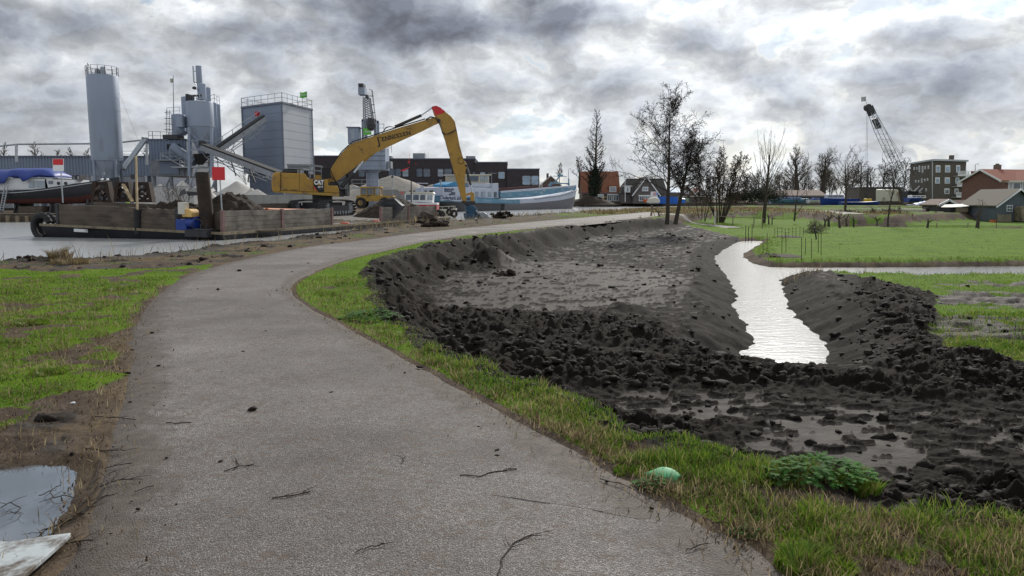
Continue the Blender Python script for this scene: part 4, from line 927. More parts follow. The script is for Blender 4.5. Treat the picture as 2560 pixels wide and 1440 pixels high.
# silos of the plant
def psilo(pxa, pxb, pt, pb, D, mat='silo', name='bin', dome=.15):
    a, b = xat(pxa, D, pt), xat(pxb, D, pt); r = (b - a) / 2; c = ((a + b) / 2, D); z1, z0 = zat(pt, D), zat(pb, D)
    MB().lathe((*c, 0), [(r, z0), (r + .04, z0 + .02), (r + .04, z0 + .12), (r, z0 + .14), (r, z1 - .1), (r * .97, z1), (r * .2, z1 + dome)], 32).build(name, MT[mat], t, smooth=True); return c, r, z0, z1
c, r, z0, z1 = psilo(466, 531, 255, 318, 97); MB().lathe((*c, 0), [(.3, zat(388, 97)), (.35, zat(386, 97)), (r * .98, z0 - .03), (r * .98, z0)], 28).build('hopper', MT['silo'], t, smooth=True)
mb = MB()
for px in (473, 529): mb.bar(W(px, 440, 95), W(px, 318, 95), .3)
for px in (478, 526): mb.bar(W(px, 440, 99.5), W(px, 318, 99.5), .26)
mb.bar(W(474, 328, 94.9), W(522, 380, 94.9), .08); mb.bar(W(520, 328, 94.9), W(474, 380, 94.9), .08); mb.bar(W(473, 374, 95), W(529, 374, 95), .2); mb.bar(W(473, 352, 95), W(529, 352, 95), .12)
for px in (473, 505, 529): mb.bar(W(px, 470, 95), W(px + 20, 420, 95), .14)
mb.build('leg', MT['silo'], t)
psilo(527, 541, 258, 366, 101); psilo(538, 550, 262, 360, 103); psilo(453, 472, 243, 330, 100); psilo(429, 462, 287, 338, 98); psilo(493, 514, 210, 250, 98); psilo(513, 526, 220, 256, 100)
mb = MB(); mb.box((xat(452, 96), 95.4, zat(318, 96)), (xat(468, 96), 97.4, zat(290, 96))); mb.hexa([(xat(455, 96), 95.6, zat(334, 96)), (xat(463, 96), 95.6, zat(334, 96)), (xat(463, 96), 97.2, zat(334, 96)), (xat(455, 96), 97.2, zat(334, 96)), (xat(450, 96), 95.4, zat(328, 96)), (xat(468, 96), 95.4, zat(328, 96)), (xat(468, 96), 97.4, zat(328, 96)), (xat(450, 96), 97.4, zat(328, 96))]); mb.build('filter_box', MT['silo'], t)
mb = MB(); D2 = 98
for rl in ([W(418, 288, D2), W(450, 286, D2)], [W(527, 258, 99), W(536, 254, 99), W(549, 262, 101)], [W(493, 255, 97), W(527, 257, 97)], [W(475, 256, 97), W(500, 256, 95)]): mb = MB(); railing(mb, rl, .92, .022, .9); mb.build('guardrail', MT['galv'], t)
mb = MB()
for px in (416, 424): mb.bar(W(px, 348, 97), W(px, 275, 97), .06)
for i in range(14): mb.bar(W(416, 346 - i * 5, 97), W(424, 346 - i * 5, 97), .04)
for i in range(5): mb.torus(W(421, 338 - i * 14, 96.7), .45, .025, (0, 0, 1), 12, 4)
mb.build('ladder', MT['galv'], t)
mb = MB(); mb.box((xat(478, 97), 96.5, zat(255, 97)), (xat(485, 97), 97, zat(236, 97))); mb.box((xat(488, 97), 96, zat(255, 97)), (xat(496, 97), 97, zat(240, 97))); mb.bar(W(482, 240, 97), W(505, 238, 97), .2)
mb.box((xat(430, 97), 95, zat(350, 97)), (xat(466, 97), 97, zat(340, 97))); mb.box((xat(505, 94), 93.5, zat(366, 94)), (xat(516, 94), 94.5, zat(352, 94))); mb.build('machinery', MT['dark_steel'], t)
mb = MB(); mb.hexa([W(494, 412, 97), W(508, 412, 97), W(508, 412, 99), W(494, 412, 99), W(482, 385, 96), W(534, 382, 96), W(534, 382, 100), W(482, 385, 100)]); mb.build('funnel', MT['dark_steel'], t)
# aerial mast on the plant
t = thing('aerial_mast', 'grey aerial mast with side bracket and panel antenna, topping the plant silos', 'antenna', W(498, 210, 98))
MB().cyl(W(499, 210, 98), W(496, 165, 98), .38, .36, 14).build('mast', MT['silo'], t, smooth=True)
mb = MB(); mb.bar(W(485, 206, 98), W(483, 165, 98), .16); mb.bar(W(485, 205, 98), W(495, 208, 98), .1); mb.bar(W(484, 178, 98), W(494, 179, 98), .08); mb.bar(W(485, 204, 98), W(490, 212, 98), .1); mb.build('panel_antenna', MT['galv'], t)
mb = MB(); mb.lathe(W(486, 224, 97), [(.05, 0), (.25, .1), (.25, .3), (.05, .4)], 12); mb.bar(W(486, 223, 97), W(494, 223, 98), .08); mb.build('floodlight', MT['dark_steel'], t)

def flagpole(name, label, px, pb, pt, D, flag, mat, r=.06, txt=None):
    t = thing(name, label, 'flag', W(px, pb, D)); top = W(px - 1, pt, D); MB().cyl(W(px, pb, D), top, r, r * .6, 8).build('pole', MT['galv'], t, smooth=True)
    (fx0, fy0, fx1, fy1) = flag; n = 10; vs = []; 
    for i in range(n + 1):
        u = i / n
        for v in (0, 1): p = W(fx1 + (fx0 - fx1) * u, fy0 + (fy1 - fy0) * v + (2.5 * u if v == 0 else 0), D); vs.append(p + Vector((0, .25 * sin(u * 5), .06 * sin(u * 7))))
    mb = MB(); mb.add(vs, [(2 * i, 2 * i + 2, 2 * i + 3, 2 * i + 1) for i in range(n)]); fo = mb.build('cloth', mat, t)
    sd_ = fo.modifiers.new('thickness', 'SOLIDIFY'); sd_.thickness = .02
    if txt:
        c = W((fx0 + fx1) / 2, (fy0 + fy1) / 2 + 1, D) + Vector((0, -.32, 0)); w = W(fx1, fy0, D).x - W(fx0, fy0, D).x
        text(txt, frame(c, (1, 0, .04), (0, -1, 0)), w * .42, MT['letterwhite'], 'lettering', t)
    return t
flagpole('flagpole', 'small whitish flag on a thin pole left of the plant silos', 434, 286, 188, 99, (427, 194, 433, 206), MT['offwhite'], .07)

# conveyors
def conveyor(label, a, b, D0, D1, belt_w=1.1, legs=()):
    A = W(*a, D0); B = W(*b, D1); t = thing('belt_conveyor', label, 'conveyor', A); d = (B - A).normalized(); up = Vector((0, 0, 1)); s = d.cross(up).normalized()
    u = s.cross(d).normalized(); w = belt_w / 2
    mb = MB()
    for o in (-w, w): mb.bar(A + s * o, B + s * o, .10, .60, u)
    L = (B - A).length; n = int(L / 1.2)
    mb.build('side_beam', MT['steel'], t)
    mb = MB()
    for i in range(n): p = A + d * (L * (i + .5) / n); mb.cyl(p - s * (w - .06) + u * .15, p + s * (w - .06) + u * .15, .07, .07, 6)
    mb.build('rollers', MT['galv'], t)
    MB().bar(A + u * .38, B + u * .38, belt_w + .06, .22, u).build('belt', MT['black'], t)
    mb = MB()
    for o in (-w, w):
        mb.bar(A + s * o - u * .9 + d * 1.5, B + s * o - u * .9 - d * 1.5, .08)
        for i in range(n):
            p = A + d * (L * i / n) + s * o; q2 = A + d * (L * (i + 1) / n) + s * o
            if i % 2 == 0: mb.bar(p - u * .2, q2 - u * .9, .06)
            else: mb.bar(p - u * .9, q2 - u * .2, .06)
    mb.build('truss', MT['steel'], t)
    return t, A, B, d, s, u
t, A, B, d, s, u = conveyor('upper belt conveyor rising to the square opening of the cladded tower', (540, 380), (660, 297), 97, 102)
mb = MB(); railing(mb, [A + s * -.8, B + s * -.8], 1.15, .03, 1.6); mb.build('handrail', MT['galv'], t)
mb = MB()
for f in (.25, .72): p = A.lerp(B, f); mb.bar(p - u * .9, p - u * .9 + Vector((.9, 0, -1.6)), .1)
mb.build('brace', MT['steel'], t)
t, A, B, d, s, u = conveyor('lower belt conveyor sloping down behind the excavator body', (512, 370), (702, 441), 92, 84)
mb = MB()
for f in (.62, .92): p = A.lerp(B, f); mb.bar(p - u * .5, p + Vector((-.35, 0, -1.9)), .12); mb.bar(p - u * .5, p + Vector((.45, 0, -1.9)), .12); mb.bar(p + Vector((-.35, 0, -1.9)), p + Vector((.45, 0, -1.9)), .1)
p = A.lerp(B, .35); q2 = W(590, 440, 90); mb.bar(p, q2, .1); mb.bar(A, W(600, 442, 90), .08)
mb.build('trestle', MT['dark_steel'], t)

# cladded tower
t = thing('aggregate_tower', 'tall blue-grey cladded aggregate tower with a railed roof', 'tower', (xat(700, 104), 106, .3))
P1 = W(606, 266, 107.5); P2 = W(705, 262, 102); P3 = W(769, 273, 108); zt = zat(259, 102); zb = zat(431, 102)
P1 = Vector((P1.x, 107.5, 0)); P2 = Vector((P2.x, 102, 0)); P3 = Vector((P3.x, 110, 0)); P4 = P1 + (P3 - P2)
def wallquad(a, b, z0, z1, th=.1, o=0):
    d = (b - a).normalized(); n = Vector((d.y, -d.x, 0)); return [a + n * o + Vector((0, 0, z0)), b + n * o + Vector((0, 0, z0)), b + n * (o - th) + Vector((0, 0, z0)), a + n * (o - th) + Vector((0, 0, z0)), a + n * o + Vector((0, 0, z1)), b + n * o + Vector((0, 0, z1)), b + n * (o - th) + Vector((0, 0, z1)), a + n * (o - th) + Vector((0, 0, z1))]
def footprint_box(mb, P, z0, z1): return mb.hexa([p + Vector((0, 0, z0)) for p in P] + [p + Vector((0, 0, z1)) for p in P])
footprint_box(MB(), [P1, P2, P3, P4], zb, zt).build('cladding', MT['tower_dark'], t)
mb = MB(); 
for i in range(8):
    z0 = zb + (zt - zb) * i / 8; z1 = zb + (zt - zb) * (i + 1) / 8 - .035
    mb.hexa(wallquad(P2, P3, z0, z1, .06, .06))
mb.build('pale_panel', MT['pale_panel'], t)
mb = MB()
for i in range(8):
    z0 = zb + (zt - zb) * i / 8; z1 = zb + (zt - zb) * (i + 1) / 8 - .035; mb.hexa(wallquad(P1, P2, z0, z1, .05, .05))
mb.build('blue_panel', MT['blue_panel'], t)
for p_, o_ in ((P2, (0, -.08)), (P1, (-.05, -.05)), (P3, (.05, 0))): MB().bar(p_ + Vector((*o_, zb)), p_ + Vector((*o_, zt)), .2).build('corner_trim', MT['seam'], t)
c = (P1 + P3) / 2; footprint_box(MB(), [c + (p - c) * 1.05 for p in (P1, P2, P3, P4)], zt, zt + .25).build('roof', MT['seam'], t)
mb = MB(); R4 = [c + (p - c) * 1.02 + Vector((0, 0, zt + .25)) for p in (P1, P2, P3, P4)]; railing(mb, R4 + [R4[0]], 1.15, .03, 1.5); mb.build('railing', MT['galv'], t)
mb = MB(); B4 = [c + (p - c) * .88 for p in (P1, P2, P3, P4)]; corrugated(mb, B4[0], B4[1], .3, zb, .4, .07); corrugated(mb, B4[1], B4[2], .3, zb, .4, .07, (1, 0, 0)); mb.build('base_wall', MT['blue_panel'], t)
mb = MB(); a = P1.lerp(P2, .43); b = P1.lerp(P2, .58); mb.hexa(wallquad(a, b, zat(307, 104), zat(288, 104), .05, .12)); mb.build('opening', MT['black'], t)  # black slab on the wall, painted shade of the conveyor hole
mb = MB(); a = P1.lerp(P2, .39); b = P1.lerp(P2, .45); mb.hexa(wallquad(a, b, zat(288, 104), zat(277, 104), .35, .45)); mb.build('red_motor', MT['red'], t)
flagpole('flagpole', 'green flag flying from the corner of the cladded tower roof', 768, 275, 228, 107, (751, 229, 767, 244), MT['flag'], .05, 'llund')

# dark office block
D = 176; t = thing('office_building', 'long low dark brown brick office building with stepped flat roof', 'office', (xat(1000, D), D, .3))
segs = [(760, 965, 391, 176), (965, 1188, 398, 176), (1188, 1268, 407, 175.5), (1268, 1348, 424, 175)]
mb = MB(); caps = MB()
for a, b, y, Dd in segs:
    mb.box((xat(a, D), Dd, .2), (xat(b, D), D + 14, zat(y, D))); caps.box((xat(a, D) - .1, Dd - .12, zat(y, D)), (xat(b, D) + .1, D + 14, zat(y, D) + .22))
mb.build('wall', MT['brickdark'], t); caps.build('parapet', MT['seam'], t)
wins = [(897, 912), (915, 930), (972, 987), (989, 1003), (1006, 1022), (1042, 1056), (1059, 1076), (1094, 1109), (1111, 1130), (1182, 1196), (1200, 1214), (1246, 1262), (1306, 1326), (1328, 1346)]
for i, (a, b) in enumerate(wins):
    y0, y1 = (440, 462) if a > 1300 else ((430, 447) if a > 1180 else (422, 442)); m = 'glassblue' if a > 1240 else ('glasslit' if i % 3 == 1 else 'glass')
    xa, xb = xat(a, D), xat(b, D); Df = D - .05 if a < 1188 else (D - .55 if a < 1268 else D - 1.05)
    mb = MB(); z0, z1 = zat(y1, D), zat(y0, D)
    for q in ((xa, z0, xa + .12, z1), (xb - .12, z0, xb, z1), (xa, z1 - .12, xb, z1), (xa, z0, xb, z0 + .12), (xa, (z0 + z1) / 2 - .05, xb, (z0 + z1) / 2 + .05)): mb.box((q[0], Df - .07, q[1]), (q[2], Df + .02, q[3]))
    w = mb.build('window', MT['seam'] if a < 1240 else MT['galv'], t); MB().box((xa + .05, Df - .03, z0 + .05), (xb - .05, Df, z1 - .05)).build('pane', MT[m], w)
for a, b, y0, y1, D1 in ((1033, 1062, 383, 400, 178), (971, 980, 390, 399, 177), (1165, 1188, 390, 408, 178)):
    mb = MB(); mb.box((xat(a, D1), D1, zat(y1, D1)), (xat(b, D1), D1 + 2.5, zat(y0, D1))); mb.build('roof_unit', MT['steel'], t)
mb = MB()
for px, y in ((1062, 379), (1066, 384), (1070, 380), (811, 386)): mb.bar(W(px, 400, 178), W(px, y, 178), .06)
mb.build('aerials', MT['steel'], t)

# stock piles
def heap(name, label, cat, c, rx, ry, h, mat, seed, sharp=1.1, peaks=(), amp=.05, base=.28, n=70, parent=None, fq=.6):
    u = np.linspace(-1.15, 1.15, n); U, Vv = np.meshgrid(u, u); X = U * rx; Y = Vv * ry
    r_ = np.hypot(U, Vv); z = np.clip(1 - r_, -.1, 1) ** 1 * h
    z = h * (np.clip(1 - r_ ** sharp, -.06, 1))
    for (ax, ay, ar, ah) in peaks: z = np.maximum(z, ah * np.clip(1 - np.hypot((U - ax) / ar, (Vv - ay) / ar), -.06, 1))
    z = z + h * amp * fbm(X * fq + seed, Y * fq, 5, seed, .6) * (z > -.02 * h) * 2 * (.4 + np.clip(z / h, 0, 1))
    z = np.where(r_ > 1.1, np.minimum(z, -.1), z)
    o = mesh_np(name, np.stack([X.ravel() + c[0], Y.ravel() + c[1], z.ravel() + base], 1), grid_faces(n, n), mat, parent, smooth=True, loc=None if parent else (c[0], c[1], base))
    return tag(o, label, cat)
heap('sand_pile', 'broad smooth sand pile in front of the dark office building', 'sand pile', (xat(965, 152), 160), 15.5, 8.5, zat(437, 158) - .3, MT['sand'], 3, 1.15, ((.55, -.1, .6, 4.4), (-.55, .1, .6, 4.4)), .012)
for i, (px, D, rx, h, lb) in enumerate([(400, 88, 3.6, 3.1, 'pale gravel cone at the left end of the stockpiles'), (455, 90, 4.0, 3.5, 'pale gravel cone under the plant walkway'), (500, 86, 3.4, 3.2, 'pale gravel cone left of the rusty steel pile'), (592, 92, 5.6, 3.5, 'pale gravel cone right of the red square sign'), (642, 83, 4.0, 2.4, 'pale gravel pile sloping down behind the excavator tail')]):
    heap('gravel_pile', lb, 'gravel pile', (xat(px, D), D), rx, rx * .9, h, MT['gravel'], 20 + i, 1.0, ((.4, -.3, .55, h * .75), (-.45, -.25, .5, h * .7), (.1, -.5, .4, h * .55)), .02)
t = thing('concrete_block_wall', 'low pale concrete retaining wall behind the excavator tail and tracks', 'wall', (xat(690, 79), 79, .3))
mb = MB(); a, b = xat(590, 79), xat(792, 79)
for i in range(6):
    mb.box((a + (b - a) * i / 6 + .01, 79, .2), (a + (b - a) * (i + 1) / 6 - .01, 79.7, zat(487, 79)))
mb.build('block', MT['concrete'], t)
t = thing('bay_wall', 'dark low bay wall standing in front of the sand pile', 'wall', (xat(1000, 149), 149, .3))
mb = MB()
for i in range(9): a = xat(900 + i * 24, 149); mb.box((a, 149, .2), (a + 1.86, 149.6, zat(474 if i < 4 else 478, 149)))
mb.build('block', MT['concrete'], t)
# steel fence before the gravel
t = thing('palisade_fence', 'blue-grey steel bar fence in front of the pale gravel cones', 'fence', (xat(430, 78), 78, .3)); mb = MB(); a, b = xat(380, 78), xat(482, 78); z1 = zat(466, 78); n = 46
for i in range(n + 1): x = a + (b - a) * i / n; mb.bar((x, 78, .3), (x, 78, z1 + (.25 if i > 40 else 0)), .035)
for z in (z1, .6): mb.bar((a, 78, z), (b, 78, z), .06)
mb.build('bars', MT['steel'], t)

# harbour crane
D = 119; t = thing('harbour_crane', 'blue harbour crane with lattice jib standing behind the excavator boom', 'crane', (xat(931, D), D, .3))
c = xat(931, D)
MB().lathe((c, D, 0), [(.95, .2), (.95, zat(432, D)), (1.25, zat(430, D)), (1.25, zat(426, D))], 24).build('pedestal', MT['silo'], t, smooth=True)
mb = MB(); mb.box((xat(902, D), D - 2, zat(426, D)), (xat(969, D), D + 2, zat(417, D))); mb.box((xat(908, D), D - 1.8, zat(417, D)), (xat(969, D), D + 2, zat(370, D))); mb.build('machinery_house', MT['shipwhite'] if 0 else MT['silo'], t, bevel=.06)
mb = MB(); mb.box((xat(969, D), D - .9, zat(421, D)), (xat(980, D), D + 1, zat(404, D))); mb.build('side_cabinet', MT['steel'], t)
mb = MB(); 
for y in (380, 392, 404): mb.box((xat(908, D) - .03, D - 1.84, zat(y, D)), (xat(969, D) + .03, D - 1.8, zat(y, D) + .1))
mb.build('seam', MT['seam'], t)
mb = MB(); mb.box((xat(879, D), D - 2, zat(362, D)), (xat(906, D), D - .2, zat(322, D))); k = mb.build('cab', MT['silo'], t, bevel=.05)
MB().box((xat(887, D), D - 2.04, zat(350, D)), (xat(896, D), D - 1.98, zat(327, D))).build('window', MT['glasslit'], k); mb = MB(); mb.box((xat(876, D), D - 2.15, zat(322, D)), (xat(908, D), D, zat(320, D))); mb.build('roof', MT['seam'], k)
mb = MB()
for px in (914, 944): mb.bar((xat(px, D), D - 1, zat(372, D)), (xat(px, D), D - 1, zat(301, D)), .42); mb.bar((xat(px, D), D + 1.2, zat(372, D)), (xat(px, D), D + 1.2, zat(301, D)), .42)
mb.bar((xat(912, D), D - 1, zat(303, D)), (xat(946, D), D - 1, zat(303, D)), .42); mb.bar((xat(912, D), D + 1.2, zat(303, D)), (xat(946, D), D + 1.2, zat(303, D)), .42); mb.build('tower_frame', MT['silo'], t)
mb = MB(); e0 = [W(909, 330, D - 1), W(931, 300, D - 1)]
L0, L1 = W(910, 372, D - 1.6), W(908, 242, D - 1.6); R0, R1 = W(934, 320, D - 1.6), W(921, 242, D - 1.6)
for o in (0, 1.4):
    ov = Vector((0, o, 0)); mb.bar(L0 + ov, L1 + ov, .17); mb.bar(R0 + ov, R1 + ov, .2)
    n = 13
    for i in range(n):
        f0, f1 = .42 + .58 * i / n, .42 + .58 * (i + 1) / n; g0, g1 = max(0, (f0 - .42) / .58), (f1 - .42) / .58
        mb.bar(L0.lerp(L1, f0) + ov, R0.lerp(R1, g1) + ov, .07); mb.bar(R0.lerp(R1, g0) + ov, L0.lerp(L1, f1) + ov, .07)
mb.build('lattice_jib', MT['steel'], t)
mb = MB(); mb.box((xat(906, D), D - 1.8, zat(240, D)), (xat(922, D), D, zat(222, D))); mb.build('jib_head', MT['silo'], t)
mb = MB(); mb.box((xat(907, D), D - 1.9, zat(221, D)), (xat(919, D), D + .1, zat(213, D))); mb.lathe(W(928, 315, D - 2.4), [(.25, -.7), (.6, -.4), (.7, .2), (.55, 1.1), (.3, 1.2)], 14); mb.box((xat(924, D), D - 2, zat(249, D)), (xat(930, D), D - 1, zat(241, D))); mb.build('counterweight', MT['dark_steel'], t)
mb = MB(); mb.bar(W(922, 223, D - 1), W(930, 225, D - 1), .06); mb.bar(W(930, 225, D - 1), W(940, 301, D - 1), .06)
for f in (0, 1): mb.bar(W(929 + 2 * f, 226, D - 1 + f), W(938 + 2 * f, 301, D - 1 + f), .04)
for y in (240, 262, 281, 299): mb.bar(W(924 + (y - 240) * .13, y, D - 1.3), W(934 + (y - 240) * .1, y, D - .8), .1)
mb.build('rope', MT['dark_steel'], t)
mb = MB(); railing(mb, [W(946, 330, D - 1), W(960, 330, D - 1), W(960, 328, D + 1)], 1.2, .03, .7); mb.build('platform', MT['steel'], t); railing(mb2 := MB(), [W(970, 382, D - 1), W(979, 382, D - 1)], 1.5, .03, .5); mb2.build('railing', MT['steel'], t)
o = MB().box((xat(911, D - 2.6), D - 2.6, zat(337, D - 2.6)), (xat(931, D - 2.6), D - 2.56, zat(320, D - 2.6))).build('flag_banner', MT['flag'], t)
text('llund', frame(W(921, 328.5, D - 2.63), (1, 0, .03), (0, -1, 0)), .52, MT['letterwhite'], 'lettering', t)
mb = MB(); mb.box((xat(880, 114), 114, zat(472, 114)), (xat(980, 114), 115, zat(468, 114))); railing(mb, [W(880, 468, 114), W(980, 468, 114)], 1.1, .03, 1.4); mb.build('walkway', MT['galv'], t)
t = thing('lamp_post', 'thin lamp post standing in front of the sand pile by the crane', 'lamp post', (xat(981, 119), 119, .3)); MB().cyl((xat(981, 119), 119, .3), W(981, 443, 119), .06, .05, 8).build('pole', MT['galv'], t); MB().lathe(W(981, 443, 119), [(.1, -.1), (.2, 0), (.15, .2), (.03, .25)], 10).build('lamp', MT['dark_steel'], t)

# wheel loader
D = 106; t = thing('wheel_loader', 'dusty yellow wheel loader parked before the sand pile', 'wheel loader', (xat(928, D), D, .3)); x = lambda p: xat(p, D); z = lambda p: zat(p, D)
mb = MB(); mb.box((x(905), D - .9, z(489)), (x(953), D + .9, z(487.5)));
for px in (905, 919, 934, 941, 952): mb.bar((x(px), D - .9, z(489)), (x(px), D - .9, z(469)), .1); mb.bar((x(px), D + .9, z(489)), (x(px), D + .9, z(469)), .1)
mb.box((x(903), D - 1, z(470)), (x(955), D + 1, z(467))); mb.box((x(905), D - .9, z(489)), (x(934), D + .9, z(486))); k = mb.build('cab', MT['yellow_dirty'], t)
MB().box((x(906), D - .8, z(487)), (x(940), D + .8, z(470))).build('window', MT['glass'], k)
MB().box((x(940), D - .8, z(487)), (x(951), D + .8, z(470))).build('window', MT['glasslit'], k)
mb = MB(); mb.box((x(893), D - 1, z(503)), (x(985), D + 1, z(489))); mb.build('body', MT['yellow_dirty'], t)
for px in (905, 965):
    for o in (-1.1, .9): w = MB().cyl((x(px), D + o - .3, .3 + .75), (x(px), D + o + .3, .3 + .75), .75, .75, 20).build('wheel', MT['black'], t); MB().cyl((x(px), D + o - .32, 1.05), (x(px), D + o - .28, 1.05), .35, .35, 14).build('rim', MT['yellow_dirty'], w)
mb = MB(); mb.hexa([(x(870), D - 1.3, .35), (x(885), D - 1.3, .35), (x(885), D + 1.3, .35), (x(870), D + 1.3, .35), (x(866), D - 1.3, 1.3), (x(876), D - 1.3, 1.5), (x(876), D + 1.3, 1.5), (x(866), D + 1.3, 1.3)]); mb.build('bucket', MT['dark_steel'], t)

# ================= dry-docked motor yacht =================
def hull_mesh(F, st, s0, s1, mat, name, parent, ns=6, zsplit=None, close=True, flare=.55):
    """st: (x, half beam at sheer, half beam at keel, z sheer, z keel[, x shift at keel])"""
    vs = []; fs = []; n = len(st)
    for side in (-1, 1):
        for (x_, bd, bk, zs, zk, *xs) in st:
            for j in range(ns + 1):
                s_ = s0 + (s1 - s0) * j / ns
                if callable(s0): s_ = s0(x_) + (s1(x_) - s0(x_)) * j / ns
                b_ = bk + (bd - bk) * (s_ ** flare if s_ > 0 else 0); dx = (xs[0] if xs else 0) * (1 - s_)
                vs.append(F @ Vector((x_ + dx, side * b_, zk + (zs - zk) * s_)))
    k = ns + 1
    for sd_ in (0, 1):
        o = sd_ * n * k
        for i in range(n - 1):
            for j in range(ns): fs.append((o + i * k + j, o + (i + 1) * k + j, o + (i + 1) * k + j + 1, o + i * k + j + 1))
    if close:
        for j in (0, ns):
            for i in range(n - 1): fs.append((i * k + j, (i + 1) * k + j, n * k + (i + 1) * k + j, n * k + i * k + j))
        for i in (0, n - 1):
            for j in range(ns): fs.append((i * k + j, i * k + j + 1, n * k + i * k + j + 1, n * k + i * k + j))
    mb = MB(); mb.add(vs, fs); return mb.build(name, mat, parent, smooth=True)
D = 72; zz = lambda p: zat(p, D); xx = lambda p: xat(p, D)
t = thing('motor_yacht', 'dry-docked dark-hulled motor yacht under a blue tarpaulin', 'boat', (xx(0), D, .3))
F = Matrix.Translation((xx(-160), D + 1.7, 0)); L = xx(276) - xx(-160)
zs_ = lambda u: zz(478) + .0 * u if u < .4 else zz(478) + (zz(441) - zz(478)) * ((u - .4) / .6) ** 1.55
st = [(L * u, 1.75 * (1 - max(0, (u - .55) / .45) ** 2.6) + .02, 1.35 * (1 - max(0, (u - .45) / .5) ** 2) * (u < .93) + .04, zs_(u), zz(509) + (.0 if u < .8 else (u - .8) * 6), 0) for u in np.linspace(0, 1, 24)]
hull_mesh(F, st, .0, .34, MT['maroon'], 'lower_hull', t); hull_mesh(F, st, .34, 1.0, MT['navy'], 'upper_hull', t)
mb = MB(); prev = None
for (x_, bd, bk, zs, zk, *_) in st[:-1]:
    p = F @ Vector((x_, -bd - .04, zs - .16));
    if prev is not None: mb.bar(prev, p, .05, .07)
    prev = p
mb.build('rubbing_strake', MT['galv'], t)
mb = MB(); y0 = D + .45
mb.prism([(xx(-150), y0, zz(477)), (xx(112), y0, zz(473)), (xx(108), y0, zz(447)), (xx(62), y0, zz(446)), (xx(-150), y0, zz(446))], (0, 2.5, 0)); mb.prism([(xx(105), y0, zz(473)), (xx(180), y0, zz(458)), (xx(180), y0, zz(449)), (xx(126), y0, zz(448)), (xx(122), y0, zz(444)), (xx(105), y0, zz(444))], (0, 2.5, 0)); mb.build('cabin', MT['white'], t)
mb = MB(); mb.box((xx(60), y0 - .1, zz(445)), (xx(140), y0 + 2.7, zz(443.5))); mb.build('coachroof', MT['white'], t)
for a, b, c_, d_ in ((64, 80, 452, 469), (83, 105, 452, 468)):
    w = MB().box((xx(a), y0 - .05, zz(d_)), (xx(b), y0 - .01, zz(c_))).build('window', MT['glasslit'], t)
MB().box((xx(114), y0 - .05, zz(460)), (xx(125), y0 - .01, zz(452))).build('window', MT['glass'], t)
for px in (139, 157): MB().cyl((xx(px), y0 - .06, zz(458)), (xx(px), y0 + .02, zz(458)), .15, .15, 14).build('porthole', MT['dark_steel'], t)
mb = MB(); mb.box((xx(168), y0 + .3, zz(449)), (xx(188), y0 + 1.4, zz(437))); mb.build('hatch', MT['dark_steel'], t)
mb = MB()
for px, py in ((178, 450), (188, 448), (254, 437)): mb.bar((xx(px), D + .5, zz(py)), (xx(px), D + .5, zz(py - 8)), .1)
railing(mb, [(xx(170), D + .7, zz(452)), (xx(240), D + 1.2, zz(443))], .45, .018, 1.2, (1,)); mb.build('bollards', MT['steel'], t)
for px in (243, 257): MB().cyl((xx(px), D + .75, zz(448)), (xx(px), D + .95, zz(448)), .1, .1, 12).build('floodlight', MT['white'], t)
# tarpaulin: draped sheet
n = 26; m_ = 12; vs = []
for i in range(n):
    u = i / (n - 1); px = -150 + u * 287
    ridge = np.interp(px, [-150, 0, 40, 70, 100, 120, 137], [423, 421, 419.5, 417.5, 419, 425, 441]); drop = np.interp(px, [-150, 0, 14, 18, 45, 52, 60, 72, 100, 137], [462, 459, 458, 440, 441, 452, 454, 445, 437, 441.5])
    for j in range(m_):
        v = j / (m_ - 1); yy = y0 - .45 + v * 3.4; h = sin(pi * min(1, max(0, v))) ** .35
        zc_ = zz(ridge) if h > .01 else 0; ze = zz(drop) if v < .5 else zz(440)
        z_ = ze + (zz(ridge) - ze) * h + .05 * sin(u * 40 + v * 5) * (1 - h) + .03 * sin(u * 23)
        vs.append((xx(px), yy + .06 * sin(u * 31), z_))
mb = MB(); mb.add(vs, [(i * m_ + j, (i + 1) * m_ + j, (i + 1) * m_ + j + 1, i * m_ + j + 1) for i in range(n - 1) for j in range(m_ - 1)]); o = mb.build('tarpaulin', MT['tarp'], t, smooth=True); sm = o.modifiers.new('thickness', 'SOLIDIFY'); sm.thickness = .03
t = thing('boat_cradle', 'dark steel cradle and blocks carrying the dry-docked yacht', 'cradle', (xx(60), D + 1, .3))
mb = MB()
for px in (-60, 20, 110, 200): mb.box((xx(px), D + .6, .25), (xx(px) + .5, D + 2.8, zz(508))); mb.bar((xx(px) + .2, D + .2, .3), (xx(px) + .2, D + .8, zz(498)), .14)
mb.box((xx(-60), D + 1.4, .5), (xx(205), D + 1.9, .7)); mb.build('frame', MT['dark_steel'], t)
mb = MB(); mb.box((xx(40), D + .0, .28), (xx(100), D + 3, .9)); mb.build('block', MT['bulk'], t)
t = thing('ladder', 'aluminium ladder leaning against the dark yacht hull', 'ladder', (xx(4), D - .6, .3)); mb = MB()
a0, a1, b0, b1 = W(0, 527, D - .8), W(12, 463, D - .1), W(8, 527, D - .8), W(20, 463, D - .1); mb.bar(a0, a1, .07); mb.bar(b0, b1, .07)
for i in range(11): f = (i + .5) / 11; mb.bar(a0.lerp(a1, f), b0.lerp(b1, f), .045)
mb.build('frame', MT['galv'], t)
